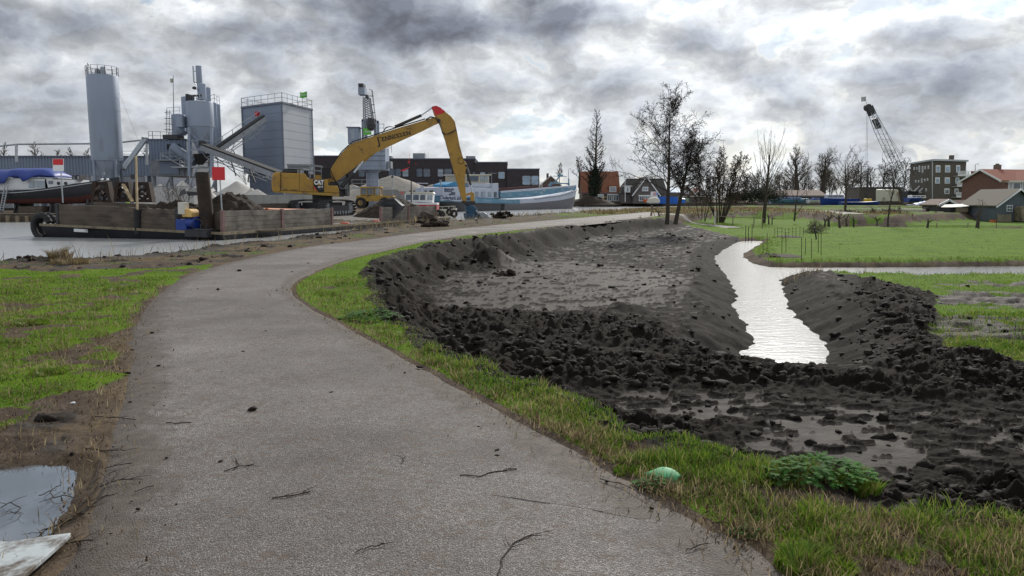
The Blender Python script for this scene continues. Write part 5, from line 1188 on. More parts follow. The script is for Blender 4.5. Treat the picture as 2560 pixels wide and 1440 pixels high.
# ================= work barge =================
RB = math.atan2(.964, .265)
BG = thing('work_barge', 'long black flat-decked work barge with bulkhead walls moored by the bank', 'barge', (-14.6, 38.3, -.07), RB)
BG.rotation_euler = (.030, 0, RB); FB = Matrix.Translation((-14.6, 38.3, -.07)) @ Matrix.Rotation(RB, 4, 'Z') @ Matrix.Rotation(.030, 4, 'X'); WM[BG.name] = FB
BL, BW = 33.5, 11.4
def b(x, y, z): return FB @ Vector((x, y, z))
mb = MB(FB); mb.hexa([(.6, .25, -1.4), (BL - 1, .25, -1.4), (BL - 1, BW - .3, -1.4), (.6, BW - .3, -1.4), (0, 0, -.1), (BL, 0, -.1), (BL, BW, -.1), (0, BW, -.1)]); mb.box((0, 0, -.1), (BL, BW, -.012)); mb.build('hull', MT['hull'], BG)
MB(FB).box((.02, .02, -.008), (BL - .02, BW - .02, .0)).build('deck', MT['deck'], BG)
mb = MB(FB); mb.box((-.06, -.02, -.10), (.0, BW + .02, .03)); mb.box((0, -.08, -.12), (BL, 0, .03)); mb.build('rubbing_strip', MT['timber'], BG)
def panel(p, q, h, mat, seed, base=0.0, th=.16):
    """a bulkhead wall of stacked planks between two deck points"""
    p = Vector((*p, 0)); q = Vector((*q, 0)); d = (q - p); L = d.length; d /= L; n = Vector((-d.y, d.x, 0)) * th; rs = random.Random(seed); mb = MB(FB); k = 4
    for i in range(k):
        z0 = base + h * i / k; z1 = base + h * (i + 1) / k - .012; m = 9; vs = []
        for s_ in range(m + 1):
            pt = p + d * (L * s_ / m); j = rs.uniform(-.018, .018); jt = rs.uniform(-.02, .012) if i == k - 1 else 0
            for o, z_ in ((-1, z0), (-1, z1 + jt), (1, z1 + jt), (1, z0)): vs.append(pt + n * (.5 * o) + Vector((d.y * j, -d.x * j, z_)))
        fs = [(4 * a + b_, 4 * a + (b_ + 1) % 4, 4 * (a + 1) + (b_ + 1) % 4, 4 * (a + 1) + b_) for a in range(m) for b_ in range(4)] + [(3, 2, 1, 0), (4 * m, 4 * m + 1, 4 * m + 2, 4 * m + 3)]
        mb.add(vs, fs)
    return mb.build('bulkhead', mat, BG)
panel((.25, 2.9), (.25, 5.05), 1.08, MT['bulk'], 1); panel((.25, 5.3), (.25, 10.3), 1.1, MT['bulk'], 2)
panel((.9, .35), (.9, 2.9), 1.0, MT['bulk'], 3); panel((3.6, 5.2), (3.6, 11.2), 1.2, MT['bulk'], 4)
for a, c_, sd_, m_ in ((.35, 5.5, 5, 'bulk2'), (5.75, 11.3, 6, 'bulk2'), (18.9, 23.8, 7, 'bulk2'), (24.05, 29.9, 8, 'bulk2')): panel((a, .2), (c_, .2), 1.08, MT[m_], sd_)
for i, (a, c_) in enumerate(((1.5, 10), (10.2, 18), (18.2, 26))): panel((a, 11.1), (c_, 11.1), 1.0, MT['bulk'], 10 + i)
for x_, y_ in ((.25, 2.8), (.25, 10.4)): MB(FB).box((x_ - .14, y_ - .07, 0), (x_ + .1, y_ + .07, 1.15)).build('post', MT['dark_steel'], BG)
for x_ in (.22, 5.62, 11.42, 18.78, 23.92, 30.02): MB(FB).box((x_ - .09, .04, -.05), (x_ + .09, .2, 1.12)).build('post', MT['pinkpost'], BG)
mb = MB(FB); mb.cyl((.1, 5.17, -.3), (.1, 5.17, .95), .17, .17, 14); mb.torus((.1, 5.17, .98), .19, .025, (0, 0, 1), 18, 6); mb.build('pile_sleeve', MT['black'], BG)
mb = MB(FB); mb.box((-.4, .6, -.25), (.9, 1.9, .1)); mb.torus((.0, 1.05, .12), .42, .06, (0, 0, 1), 16, 6); mb.build('spud_guide', MT['dark_steel'], BG)
MB(FB).box((-.09, 8.2, -.32), (-.06, 9.1, -.16)).build('draught_plate', MT['white'], BG)
# big curled tyre fender at the left corner
mb = MB(FB); pts = []
R_ = .62; c0 = Vector((.05, BW + .12, -.15))
for a in np.linspace(-1.9, 2.75, 16): pts.append(c0 + Vector((0, cos(a) * R_ * .9, sin(a) * R_)))
for p_, q_ in zip(pts[:-1], pts[1:]): mb.cyl(p_ + Vector((.5, 0, 0)), q_ + Vector((.5, 0, 0)), .17, .17, 10)
for p_, q_ in zip(pts[:-1], pts[1:]): mb.cyl(p_ + Vector((.15, 0, 0)), q_ + Vector((.15, 0, 0)), .17, .17, 10)
mb.build('tyre_fender', MT['black'], BG, smooth=True)

# spud pile
p0 = b(.62, 1.12, -2); p1 = Vector((p0.x - .25, p0.y, 2.95))
t = thing('spud_pile', 'thick rusty steel spud pile at the near corner of the barge', 'pile', p0)
mb = MB(); mb.cyl(p0, p1, .345, .345, 28, True); mb.build('tube', MT['rust'], t, smooth=True); MB().cyl(p1 + Vector((0, 0, .002)), p1 + Vector((0, 0, .03)), .30, .30, 24).build('cap', MT['black'], t)
# signs
def sign(label, px, py_b, py_t, D, top, bands, tilt=0):
    t = thing('sign_post', label, 'sign', W(px + tilt, py_b, D)); a = W(px + tilt, py_b, D); c_ = W(px, top[3] - 2, D); MB().cyl(a, c_, .035, .032, 10).build('pole', MT['galv'], t)
    x0_, y0_, x1_, y1_ = top; z0 = 0
    P = lambda x_, y_, o=0: W(x_, y_, D) + Vector((0, o, 0))
    MB().prism([P(x0_, y0_, -.06), P(x1_, y0_, -.06), P(x1_ + 1, y1_, -.06), P(x0_ + 1, y1_, -.06)], (0, .02, 0)).build('board', MT['white'], t)
    for (ya, yb, m) in bands:
        i = .8 if len(bands) > 0 and m == 'red' and (yb - ya) < (y1_ - y0_) - 3 else 0
        MB().prism([P(x0_ + i, ya + i * .8, -.068), P(x1_ - i, ya + i * .8, -.068), P(x1_ - i + .7, yb, -.068), P(x0_ + i + .7, yb, -.068)], (0, .006, 0)).build('panel', MT[m], t)
    return t
sign('red over white sign board on a pole at the far left corner of the barge', 152, 507, 397, 41.6, (133, 397, 160, 428), [(397, 412.5, 'red')], 5.5)
sign('plain red square sign board on a pole beside the rusty steel pile', 550, 529, 418, 38.9, (531, 417.5, 563, 450.5), [(417.5, 450.5, 'red')], 5)
t = thing('sounding_pole', 'pale wooden pole standing upright in the barge side sleeve', 'pole', b(.1, 5.17, .3)); MB().bar(b(.1, 5.17, .2), b(.16, 5.19, 3.75), .10, .08).build('shaft', MT['timberlight'], t); MB(FB).box((.02, 5.28, 2.55), (.12, 5.45, 2.8)).build('block', MT['dark_steel'], t)

# winch set
t = thing('deck_winch', 'blue deck winch with a yellow rounded hood and a white control box', 'winch', b(.3, 2.0, 0), RB); 
MB(FB).box((.0, 2.1, .02), (.75, 2.75, .58)).build('base', MT['blue'], t, bevel=.03)
mb = MB(FB); mb.box((.1, 1.55, .02), (.6, 2.1, .12)); mb.cyl((.2, 1.6, .42), (.2, 2.15, .42), .26, .26, 18); mb.cyl((.2, 1.58, .42), (.2, 1.62, .42), .34, .34, 18); mb.build('drum', MT['blue'], t, smooth=True)
mb = MB(FB); pf = [(1.75, .72), (1.75, .95), (1.80, 1.06), (1.9, 1.12), (2.15, 1.12), (2.26, 1.06), (2.31, .95), (2.31, .72)]; mb.prism([(-.05, y_, z_) for y_, z_ in pf], (.62, 0, 0)); mb.build('hood', MT['cream'] if 0 else M('hood_yellow', (.62, .40, .13), .6), t, bevel=.02)
mb = MB(FB); mb.box((-.12, 2.12, .85), (.25, 2.5, 1.45)); mb.build('control_box', MT['offwhite'], t, bevel=.015)
mb = MB(FB); mb.torus((0, 1.45, .35), .28, .03, (1, .3, 0), 16, 6); mb.cyl((.1, 1.9, .5), (.1, 2.05, .8), .06, .06, 8); mb.cyl((.15, 2.2, .55), (.1, 2.3, .9), .05, .05, 8); mb.bar((-.05, 1.2, 0), (-.05, 1.2, .42), .05); mb.bar((-.05, .85, 0), (-.05, .85, .42), .05); mb.build('brackets', MT['dark_steel'], t)

# soil heaps on the deck
def deck_z(x_, y_): return b(x_, y_, 0).z
c_ = b(5.4, 3.3, 0); heap('soil_heap', 'high dark soil heap on the barge right of the rusty pile', 'soil heap', (c_.x, c_.y), 2.9, 3.0, 1.95, MT['mudheap'], 41, 1.5, ((-.35, .1, .5, 1.5), (.3, .2, .6, 1.3)), .10, c_.z, 80, fq=1.6)
c_ = b(3.4, 5.4, 0); heap('soil_heap', 'low dark soil heap on the barge left of the rusty pile', 'soil heap', (c_.x, c_.y), 3.3, 2.4, 1.45, MT['mudheap'], 42, 1.3, ((-.5, 0, .5, 1.3), (.5, .1, .5, 1.5)), .14, c_.z, 80, fq=1.6)
c_ = b(28.0, 3.2, 0); heap('soil_heap', 'dark soil heap behind the bulkhead wall nearest the tug boat', 'soil heap', (c_.x, c_.y), 3.6, 3.6, 1.75, MT['mudheap'], 43, 1.3, ((.5, -.3, .6, 1.2),), .08, c_.z, 80, fq=1.4)
t = thing('steel_plate', 'dark bent steel plate lying askew on the left soil heap', 'plate', W(470, 478, 42)); mb = MB(); mb.prism([W(452, 476, 42.5), W(462, 472.5, 42.5), W(468, 484, 42.2), W(445, 492, 42.2)], (0, .35, .1)); mb.prism([W(466, 478, 42), W(505, 481, 42), W(512, 487, 42), W(470, 490, 42)], (0, 1.6, .25)); mb.build('sheet', MT['dark_steel'], t)
# bundle of orange tubes
for i in range(7):
    y_ = .55 + i * .17; zz_ = 1.0 + .05 * (i % 2); mb = MB(); o0, o1 = random.uniform(-.4, .4), random.uniform(-.7, .5)
    p_, q_ = b(6.6 + o0, 1.6 + i * .28, 1.02), b(12.6 + o1, .9 + i * .22, .82 + .05 * (i % 2))
    d_ = (q_ - p_); o = MB().cyl(p_, q_, .085, .085, 10).build('orange_tube', MT['orange'], smooth=True)
    tag(o, 'orange drill tube lying in the bundle between the soil heap and the tracks', 'tube', 'orange tubes bundled on the barge')
t = thing('tube_rack', 'low dark trestle holding up the bundle of orange tubes', 'trestle', b(9, 2, 0)); mb = MB(FB)
for x_ in (7.5, 11.5): mb.box((x_, .7, .0), (x_ + .15, 3.4, .80 if x_ < 9 else .74))
mb.build('frame', MT['dark_steel'], t)

# rusty grab frames on the deck
def grab_frame(label, px0, px1, py0, py1, D):
    x0_, x1_ = xat(px0, D), xat(px1, D); z0, z1 = zat(py1, D), zat(py0, D); w = x1_ - x0_; t = thing('grab_frame', label, 'grab', ((x0_ + x1_) / 2, D, z0), 0, 'rusty dredging grabs standing on the barge')
    for s_ in (-1, 1):
        c2 = (x0_ + x1_) / 2; mb = MB(); xa = c2 + s_ * w * .5; xb = c2 + s_ * w * .30
        mb.hexa([(xa - .09, D, z0), (xa + .09, D, z0), (xa + .09, D + .5, z0), (xa - .09, D + .5, z0), (xb - .13, D, z1), (xb + .13, D, z1), (xb + .13, D + .5, z1), (xb - .13, D + .5, z1)]); mb.build('side_plate', MT['rust'], t)
    mb = MB(); mb.torus(((x0_ + x1_) / 2, D + .2, z0 + (z1 - z0) * .42), w * .26, .08, (0, 1, 0), 16, 6); mb.cyl(((x0_ + x1_) / 2, D, z0 + (z1 - z0) * .42), ((x0_ + x1_) / 2, D + .5, z0 + (z1 - z0) * .42), w * .1, w * .1, 10); mb.bar((x0_ + w * .2, D + .2, z1 - .1), (x1_ - w * .2, D + .2, z1 - .1), .2); mb.bar((x0_, D + .2, z0 + .1), (x1_, D + .2, z0 + .1), .2); mb.build('sheave', MT['rust'], t)
    rs = random.Random(px0); mb = MB()
    for i in range(9): c3 = ((x0_ + x1_) / 2 + rs.uniform(-.35, .35) * w, D + rs.uniform(0, .4), z0 + rs.uniform(.1, .9) * (z1 - z0) * .8); mb.bar(c3, Vector(c3) + Vector((rs.uniform(-.3, .3), 0, rs.uniform(-.3, .3))), .14)
    mb.build('linkage', MT['dark_steel'], t); return t
grab_frame('rusty grab frame nearest the yacht bow, leaning left', 226, 272, 454, 507, 46); grab_frame('rusty grab frame with a plank leaning on it', 284, 322, 455, 505, 46); grab_frame('rusty grab frame behind the upright wooden pole', 330, 374, 455, 506, 46)
t = thing('plank', 'pale wooden plank leaning across the middle grab frame', 'plank', W(330, 504, 45.6)); MB().bar(W(331, 504, 45.6), W(308, 460, 45.9), .22, .06).build('board', MT['timberlight'], t)
# big bucket on deck
t = thing('excavator_bucket', 'large dark dredging bucket lying on the barge before the excavator tracks', 'bucket', b(19.2, 2.6, 0))
D = 58.5; mb = MB(); prof = [(960, 497), (985, 496), (998, 508), (1006, 515), (990, 535), (985, 546), (962, 544), (950, 538), (944, 520), (952, 505)]
mb.prism([W(x_, y_, D) for x_, y_ in prof], (0, 1.7, 0)); mb.build('shell', MT['dark_steel'], t, bevel=.04)
mb = MB(); mb.box((xat(960, D), D - .06, zat(522, D)), (xat(988, D), D + .02, zat(511, D))); mb.build('opening', MT['black'], t); mb = MB(); mb.bar(W(962, 499, D), W(984, 499, D), .12); mb.bar(W(962, 506, D), W(962, 498, D), .12); mb.bar(W(984, 506, D), W(984, 498, D), .12); mb.build('hinge', MT['dark_steel'], t)  # black plate on the shell paints the shade inside the bucket
# deck clutter
for i, (px, py, D, w, lb) in enumerate([(862, 560, 47, .55, 'red folded rag on the barge deck edge nearest the corner'), (940, 554, 54, .5, 'red folded rag on the barge deck beside the dark bucket')]):
    mb = MB(); c2 = W(px, py, D); mb.hexa([c2 + Vector(v) for v in ((-w / 2, -.15, 0), (w / 2, -.2, 0), (w / 2, .2, 0), (-w / 2, .15, 0), (-w / 2.4, -.1, .12), (w / 2.6, -.12, .09), (w / 2.5, .15, .1), (-w / 2.4, .12, .13))]); tag(mb.build('rag', M('faded_red_cloth', (.42, .10, .07), .8), bevel=.02), lb, 'rag')
mb = MB(FB); rs = random.Random(3)
for i in range(26): x_, y_ = rs.uniform(12, 19), rs.uniform(.3, 4); mb.box((x_, y_, 0), (x_ + rs.uniform(.3, 1.8), y_ + rs.uniform(.1, .4), rs.uniform(.02, .08)))
o = mb.build('deck_scrap', MT['timber'], BG)

# ================= excavator =================
E = Pl((-15.6, 65.0), 16); EX = thing('excavator', 'yellow long-reach crawler excavator working from the barge', 'excavator', E.p(815, 545))
def ep(pts, o0, o1, name, mat, bev=.0, parent=None): mb = MB(); E.poly(mb, pts, o0, o1); return mb.build(name, MT[mat], parent or EX, bevel=bev)
ep([(685, 431), (702, 430), (702, 481), (686, 482), (680, 476), (678.5, 455), (681, 437)], 0, 3.0, 'counterweight', 'yellow', .12)
ep([(702.4, 431.5), (748, 433), (763, 434), (771, 446.5), (783, 447.5), (783, 480), (702.4, 476.5)], .03, 2.97, 'engine_cover', 'yellow', .05)
ep([(783.4, 447.5), (820, 448.5), (821, 464), (843, 464), (847, 470), (848, 483), (783.4, 480)], .03, 1.15, 'side_box', 'yellow', .05)
ep([(702, 477), (783, 480.5), (848, 483.5), (848, 491), (783, 487), (702, 482)], -.02, 2.95, 'deck_frame', 'yellow_dirty', .02)
ep([(783.4, 462), (848, 463), (848, 483), (783.4, 480)], 1.2, 2.9, 'inner_deck', 'dark_steel')
for x_ in (702.2, 748.3): ep([(x_, 432), (x_ + .6, 432), (x_ + .6, 478), (x_, 477)], .015, .04, 'seam', 'dark_steel')
v_ = ep([(708.5, 436.5), (740.5, 437.5), (740.5, 443.5), (708.5, 442.5)], .0, .05, 'vent_grille', 'yellow_dirty')
ep([(704, 431), (706, 422), (710, 420), (740, 421), (744, 424), (745, 432)], .6, 2.4, 'hood', 'navy', .08)
ep([(746, 422), (752, 422), (752, 433), (746, 433)], 1.0, 1.5, 'exhaust_stack', 'offwhite', .03)
mb = MB()
for (x0_, y0_), (x1_, y1_) in (((718, 410), (780, 412)), ((718, 416), (780, 418)), ((718, 410), (722, 420)), ((756, 411), (756, 433)), ((776, 411), (776, 444)), ((780, 412), (806, 415)), ((806, 415), (806, 446)), ((722, 420), (756, 421)), ((786, 417), (786, 446)), ((756, 424), (806, 427))): mb.bar(E.p(x0_, y0_, .5), E.p(x1_, y1_, .5), .09); mb.bar(E.p(x0_, y0_, 2.3), E.p(x1_, y1_, 2.3), .07)
for x_ in (720, 735, 750, 765, 780): mb.bar(E.p(x_, 410.5, .5), E.p(x_, 410.5, 2.3), .07)
mb.box((0, 0, 0), (0, 0, 0)) if 0 else None
mb.build('guard_rail', MT['steel'], EX)
ep([(719, 409), (778, 411), (778, 414.5), (720, 413.5)], .4, 2.5, 'catwalk', 'steel')
ep([(760, 426), (772, 426), (772, 445), (760, 437)], .8, 2.6, 'air_filter', 'dark_steel', .04); ep([(786, 424), (800, 428), (802, 446), (786, 446)], 1.2, 2.6, 'hydraulics', 'dark_steel'); ep([(786, 437), (804, 437), (804, 447), (786, 447)], .7, 1.2, 'valve_block', 'yellow_dirty')
ep([(805, 418), (826, 418), (828, 446), (805, 446)], .3, .42, 'mirror_guard', 'black', .03)
# cab on the far side
cab = ep([(836, 428), (873, 430), (878, 450), (878, 490), (838, 489)], 1.85, 2.95, 'cab', 'black', .04)
ep([(842, 434), (868, 436), (873, 452), (873, 472), (845, 472)], 1.80, 1.86, 'window', 'glass', 0, cab)
mb = MB(); mb.bar(E.p(873, 452, 1.8), E.p(874, 489, 1.8), .08); mb.bar(E.p(868, 456, 1.8), E.p(869, 487, 1.8), .05); mb.build('front_post', MT['galv'], cab)
ep([(828, 452), (848, 456), (852, 470), (862, 486), (862, 492), (822, 490), (822, 466)], 1.2, 1.84, 'boom_foot', 'dark_steel')
# badge and lettering
ep([(784.5, 448.6), (810, 449), (810, 481), (797, 480.4), (784.5, 465)], -.012, .03, 'badge', 'black'); ep([(784.7, 465.5), (787.5, 467.8), (795.5, 480.2), (784.7, 468.5 + 1)], -.02, .0, 'badge_flash', 'red')
nrm = -E.n; s_ = (E.p(797, 458) - E.p(787, 458)).length / 10
def etext(s, px, py, size, mat, ang=0, o=-.03, par=None, sx=1, bold=0):
    xd = E.d * cos(ang) + Vector((0, 0, 1)) * sin(ang); return text(s, frame(E.p(px, py, o), xd, nrm), size, MT[mat], 'lettering', par or EX, .003, sx, bold=bold)
etext('CAT', 797.3, 456.6, s_ * 15.5, 'letterwhite', -.01, bold=.025, sx=.78); ep([(792, 462.5), (797, 457.6), (802, 462.5)], -.042, -.03, 'badge_triangle', 'yellow')
etext('336F', 801, 467.5, s_ * 6.8, 'letterwhite', bold=.01); etext('LRE 10', 802, 472.6, s_ * 3.4, 'steel')
for px, s in ((717, 'Diesel'), (735, 'Blond Lentrop'),): pass
o = ep([(711, 473.5), (720, 473.7), (720, 475), (711, 474.8)], .0, .03, 'decal', 'dark_steel'); ep([(702.8, 471.5), (709, 471.7), (709, 474.4), (702.8, 474.2)], .0, .03, 'decal', 'straw'); ep([(726, 474), (745, 474.6), (745, 476), (726, 475.5)], .0, .03, 'decal', 'dark_steel')
# boom, stick
boom = [(818, 449), (820, 443), (833, 414), (857, 380), (875, 362.5), (886, 355), (910, 347), (960, 330.5), (1010, 314.5), (1060, 300), (1088, 291), (1099, 289), (1107, 296), (1105, 304), (1086, 312.5), (1060, 325.5), (1010, 348), (960, 371.5), (930, 386), (910, 402), (880, 425), (862, 439), (846, 451), (832, 456), (822, 456)]
BO = ep(boom, 1.2, 1.78, 'boom', 'yellow', .02)
mb = MB()
for a_, c2 in zip(boom[2:12], boom[3:13]): mb.bar(E.p(a_[0], a_[1], 1.49), E.p(c2[0], c2[1], 1.49), .66, .03, (0, 0, 1))
for a_, c2 in zip(boom[14:18], boom[15:19]): mb.bar(E.p(a_[0], a_[1], 1.49), E.p(c2[0], c2[1], 1.49), .66, .03, (0, 0, 1))
mb.build('boom_flange', MT['yellow_dirty'], BO)
ep([(905, 402), (915, 396), (930, 386), (948, 377), (934, 387), (921, 399), (911, 407), (903, 408)], 1.3, 1.7, 'cylinder_lug', 'yellow', .01, BO)
mb = MB(); mb.cyl(E.p(891, 384.5, 1.17), E.p(891, 384.5, 1.25), .19, .17, 18); mb.build('boss', MT['yellow'], BO); mb = MB(); mb.bar(E.p(899, 362, 1.19), E.p(912, 383, 1.19), .02); mb.cyl(E.p(908, 371, 1.18), E.p(908, 371, 1.22), .06, .06, 10); mb.build('weld_seam', MT['dark_steel'], BO)
def lettering(s, pxs, sizes):
    for ch, (px, py), sz in zip(s, pxs, sizes): etext(ch, px, py, sz, 'letter', math.atan2(340 - 325.5, 1030 - 962) + .015, 1.185, BO, 1.15, bold=.012)
lettering('J', [(950.5, 351)], [.86]); ch = 'ENNISSEN'; xs_ = [962, 972.5, 983.5, 991.5, 998.5, 1007.0, 1016.0, 1026.5]
lettering(ch, [(x_, 345.5 - (x_ - 962) * .235) for x_ in xs_], [.44] * 8)
mb = MB(); al = math.atan2(14.5, 68)
for x_ in [961 + i * 9.2 for i in range(8)]:   # serifs
    for dy in (-4.4, 4.4): p_ = E.p(x_ - 3.2 - dy * -.2, 345.8 - (x_ - 962) * .235 + dy, 1.18); mb.bar(p_ - E.d * .10, p_ + E.d * .10 + Vector((0, 0, .04)), .03, .02)
mb.bar(E.p(946, 341, 1.18), E.p(957, 339, 1.18), .04, .02); mb.bar(E.p(962, 350, 1.18), E.p(1030, 333, 1.18), .018, .02); mb.bar(E.p(1020, 318, 1.18), E.p(1036, 319, 1.18), .03, .02); mb.build('lettering', MT['letter'], BO)
stick = [(1087, 262), (1097, 260), (1108, 265), (1121, 275.5), (1135, 287), (1144.5, 300), (1149, 320), (1157, 362), (1167, 398), (1176, 411), (1172, 425), (1170, 450), (1174, 503), (1165, 503), (1157, 475), (1145, 432), (1132, 387), (1122, 350), (1117, 335), (1109, 312), (1100, 292), (1094, 284)]
ST = ep(stick, 1.27, 1.71, 'stick', 'yellow', .02); ep([(1086.6, 262), (1097, 259.7), (1108, 264.7), (1121, 275.2), (1112, 280.5), (1095, 284.8)], 1.255, 1.725, 'red_tip', 'red', .01, ST)
mb = MB(); mb.cyl(E.p(1103, 298, 1.15), E.p(1103, 298, 1.83), .16, .16, 16); mb.cyl(E.p(1173, 412, 1.2), E.p(1173, 412, 1.78), .1, .1, 12); mb.build('pivot_pin', MT['dark_steel'], ST)
mb = MB()
for a_, c2 in zip(stick[4:9], stick[5:10]): mb.bar(E.p(a_[0], a_[1], 1.49), E.p(c2[0], c2[1], 1.49), .5, .03, (1, 0, 0))
mb.build('stick_flange', MT['yellow_dirty'], ST)
def ram(a_, m_, c2, r_, o, name, par): k = MB().cyl(E.p(*a_, o), E.p(*m_, o), r_, r_, 14).build(name, MT['dark_steel'], par, smooth=True); MB().cyl(E.p(*m_, o), E.p(*c2, o), r_ * .5, r_ * .5, 12).build('rod', MT['chrome'], k, smooth=True)
ram((993, 313), (1060, 284), (1087, 265), .13, 1.49, 'arm_cylinder', BO); ram((857, 467), (888, 431), (911, 402), .17, 1.05, 'boom_cylinder', EX); ram((857, 467), (888, 431), (911, 402), .17, 1.93, 'boom_cylinder', EX); ram((1171, 407), (1186, 462), (1190, 482), .10, 1.49, 'bucket_cylinder', ST)
mb = MB(); mb.bar(E.p(1167, 489, 1.4), E.p(1190, 482, 1.4), .14, .2); mb.bar(E.p(1190, 482, 1.4), E.p(1190, 504, 1.4), .26, .34); mb.bar(E.p(1167, 489, 1.6), E.p(1190, 482, 1.6), .14, .2); mb.build('bucket_link', MT['yellow'], ST)
# hoses
mb = MB(); hp = lambda L_, o: [E.p(x_, y_, o) for x_, y_ in L_]
for k_ in range(3):
    o = 1.15 - .04 * k_; mb.tube(hp([(960, 330 - k_), (968, 318 - k_), (978, 313), (992, 316)], o), .028)
    mb.tube(hp([(1070, 297 - k_), (1082, 290 - k_), (1095, 291), (1103, 300 + k_ * 2), (1108, 315 + k_), (1112, 328 + 2 * k_), (1122, 333), (1136, 327 + k_), (1146, 321)], o), .03)
    mb.tube(hp([(818, 440), (832, 412 - k_ * 1.5), (857, 377.5 - k_), (885, 352 - k_), (930, 338 - k_), (1000, 315 - k_), (1070, 294 - k_)], 1.35 + .08 * k_), .025)
mb.tube(hp([(828, 424), (838, 446), (846, 462), (855, 480)], 1.1), .03); mb.tube(hp([(828, 438), (840, 452), (860, 450), (870, 440)], 1.1), .028); mb.torus(E.p(1160, 400, 1.25), .28, .02, E.n, 16, 5)
mb.build('hoses', MT['black'], BO, smooth=True)
# clamshell grab
gr = thing('clamshell_grab', 'blue hydraulic clamshell grab hanging from the excavator stick at the bank', 'grab', E.p(1190, 550, 1.5))
def gp(pts, o0, o1, name, mat, bev=.0, p_=None): mb = MB(); E.poly(mb, pts, o0, o1); return mb.build(name, MT[mat], p_ or gr, bevel=bev)
gp([(1163, 503), (1196, 503), (1197, 508), (1190, 513), (1170, 513), (1163, 508)], 1.2, 1.8, 'hanger', 'dark_steel', .03); MB().lathe(E.p(1184, 514, 1.5) + Vector((0, 0, -.45)), [(.2, -.1), (.36, 0), (.4, .3), (.28, .55)], 18).build('rotator', MT['hydblue'], gr, smooth=True)
gp([(1171, 517), (1194, 515), (1204, 530), (1213, 545), (1208, 550), (1196, 541), (1186, 540), (1175, 532)], 1.1, 1.9, 'body', 'hydblue', .05)
gp([(1172, 533), (1190, 535), (1196, 542), (1188, 552), (1176, 551), (1173, 545)], .7, 2.3, 'shell', 'hydblue', .05)
gp([(1203, 534), (1214, 530), (1223, 536), (1227, 545), (1226, 552), (1210, 553)], .7, 2.3, 'shell', 'steel', .06); gp([(1195, 527), (1199, 524), (1207, 534), (1203, 537)], 1.0, 1.1, 'link', 'galv')
# undercarriage (aligned with the barge)
uc = b(26.6, 9.25, 0); FU = Matrix.Translation(uc) @ Matrix.Rotation(RB, 4, 'Z')
for sdir in (-1, 1):
    y_ = sdir * 1.42; mb = MB(FU); n = 46; Lt = 4.1; R_ = .56; zc_ = .62; per = 2 * Lt + 2 * pi * R_; pts = []
    for i in range(n):
        s = per * i / n
        if s < Lt: p_ = Vector((-Lt / 2 + s, 0, zc_ + R_ + .25 * sin(pi * s / Lt) * .3)); nn = Vector((0, 0, 1))
        elif s < Lt + pi * R_: a_ = (s - Lt) / R_; p_ = Vector((Lt / 2 + R_ * sin(a_), 0, zc_ + R_ * cos(a_))); nn = Vector((sin(a_), 0, cos(a_)))
        elif s < 2 * Lt + pi * R_: p_ = Vector((Lt / 2 - (s - Lt - pi * R_), 0, zc_ - R_)); nn = Vector((0, 0, -1))
        else: a_ = (s - 2 * Lt - pi * R_) / R_; p_ = Vector((-Lt / 2 - R_ * sin(a_), 0, zc_ - R_ * cos(a_))); nn = Vector((-sin(a_), 0, -cos(a_)))
        tt = Vector((nn.z, 0, -nn.x)); w = Vector((0, .42, 0)); c2 = Vector((0, y_, 0)) + p_; h = tt * .095
        mb.hexa([c2 - h - w, c2 + h - w, c2 + h + w, c2 - h + w, c2 - h - w + nn * .05, c2 + h - w + nn * .05, c2 + h + w + nn * .05, c2 - h + w + nn * .05]); mb.bar(c2 - w + nn * .07, c2 + w + nn * .07, .03, .06)
    tk = mb.build('track', MT['dark_steel'], EX)
    mb = MB(FU); mb.box((-1.7, y_ - .25, .35), (1.7, y_ + .25, .85)); mb.build('track_frame', MT['dark_steel'], tk)
    mb = MB(FU)
    for s in (-2.05, 2.05): mb.cyl((s, y_ - .2, zc_), (s, y_ + .2, zc_), .47, .47, 20)
    for s in np.linspace(-1.5, 1.5, 7): mb.cyl((s, y_ - .28, .24), (s, y_ + .28, .24), .16, .16, 12)
    mb.build('rollers', MT['steel'], tk)
mb = MB(FU); mb.box((-1.3, -1.2, .55), (1.3, 1.2, 1.1)); mb.cyl((0, 0, 1.1), (0, 0, 1.95), .85, .85, 24); mb.build('turntable', MT['dark_steel'], EX)

# ================= boats on the canal =================
# small tug
D = 86; xx = lambda p: xat(p, D); zz = lambda p: zat(p, D); t = thing('tug_boat', 'small red and white tug boat lying behind the barge', 'boat', (xx(1050), D, ZW)); F = Matrix.Translation((xx(1092), D + 1.1, 0)) @ Matrix.Rotation(pi, 4, 'Z'); L = xx(1092) - xx(985)
st = [(L * u, 1.3 * (1 - max(0, (u - .6) / .4) ** 2.4) + .03, .8 * (1 - max(0, (u - .6) / .4) ** 2) + .02, zz(507) + .5 * max(0, u - .5), -.9, 0) for u in np.linspace(0, 1, 16)]
hull_mesh(F, st, 0, .55, MT['navy'], 'lower_hull', t); hull_mesh(F, st, .55, .9, MT['redboat'], 'upper_hull', t); hull_mesh(F, st, .9, 1.0, MT['white'], 'gunwale', t)
mb = MB(); P = lambda x_, y_, o=0: W(x_, y_, D + o)
mb.prism([P(1024, 504, .3), P(1081, 507, .3), P(1083, 484, .3), P(1011, 484, .3), P(1012, 498, .3)], (0, 1.8, 0)); cb = mb.build('wheelhouse', MT['white'], t, bevel=.05)
mb = MB(); mb.prism([P(1012, 484, .2), P(1085, 484, .2), P(1081, 480, .2), P(1017, 479, .2)], (0, 2.0, 0)); mb.build('roof', MT['offwhite'], cb)
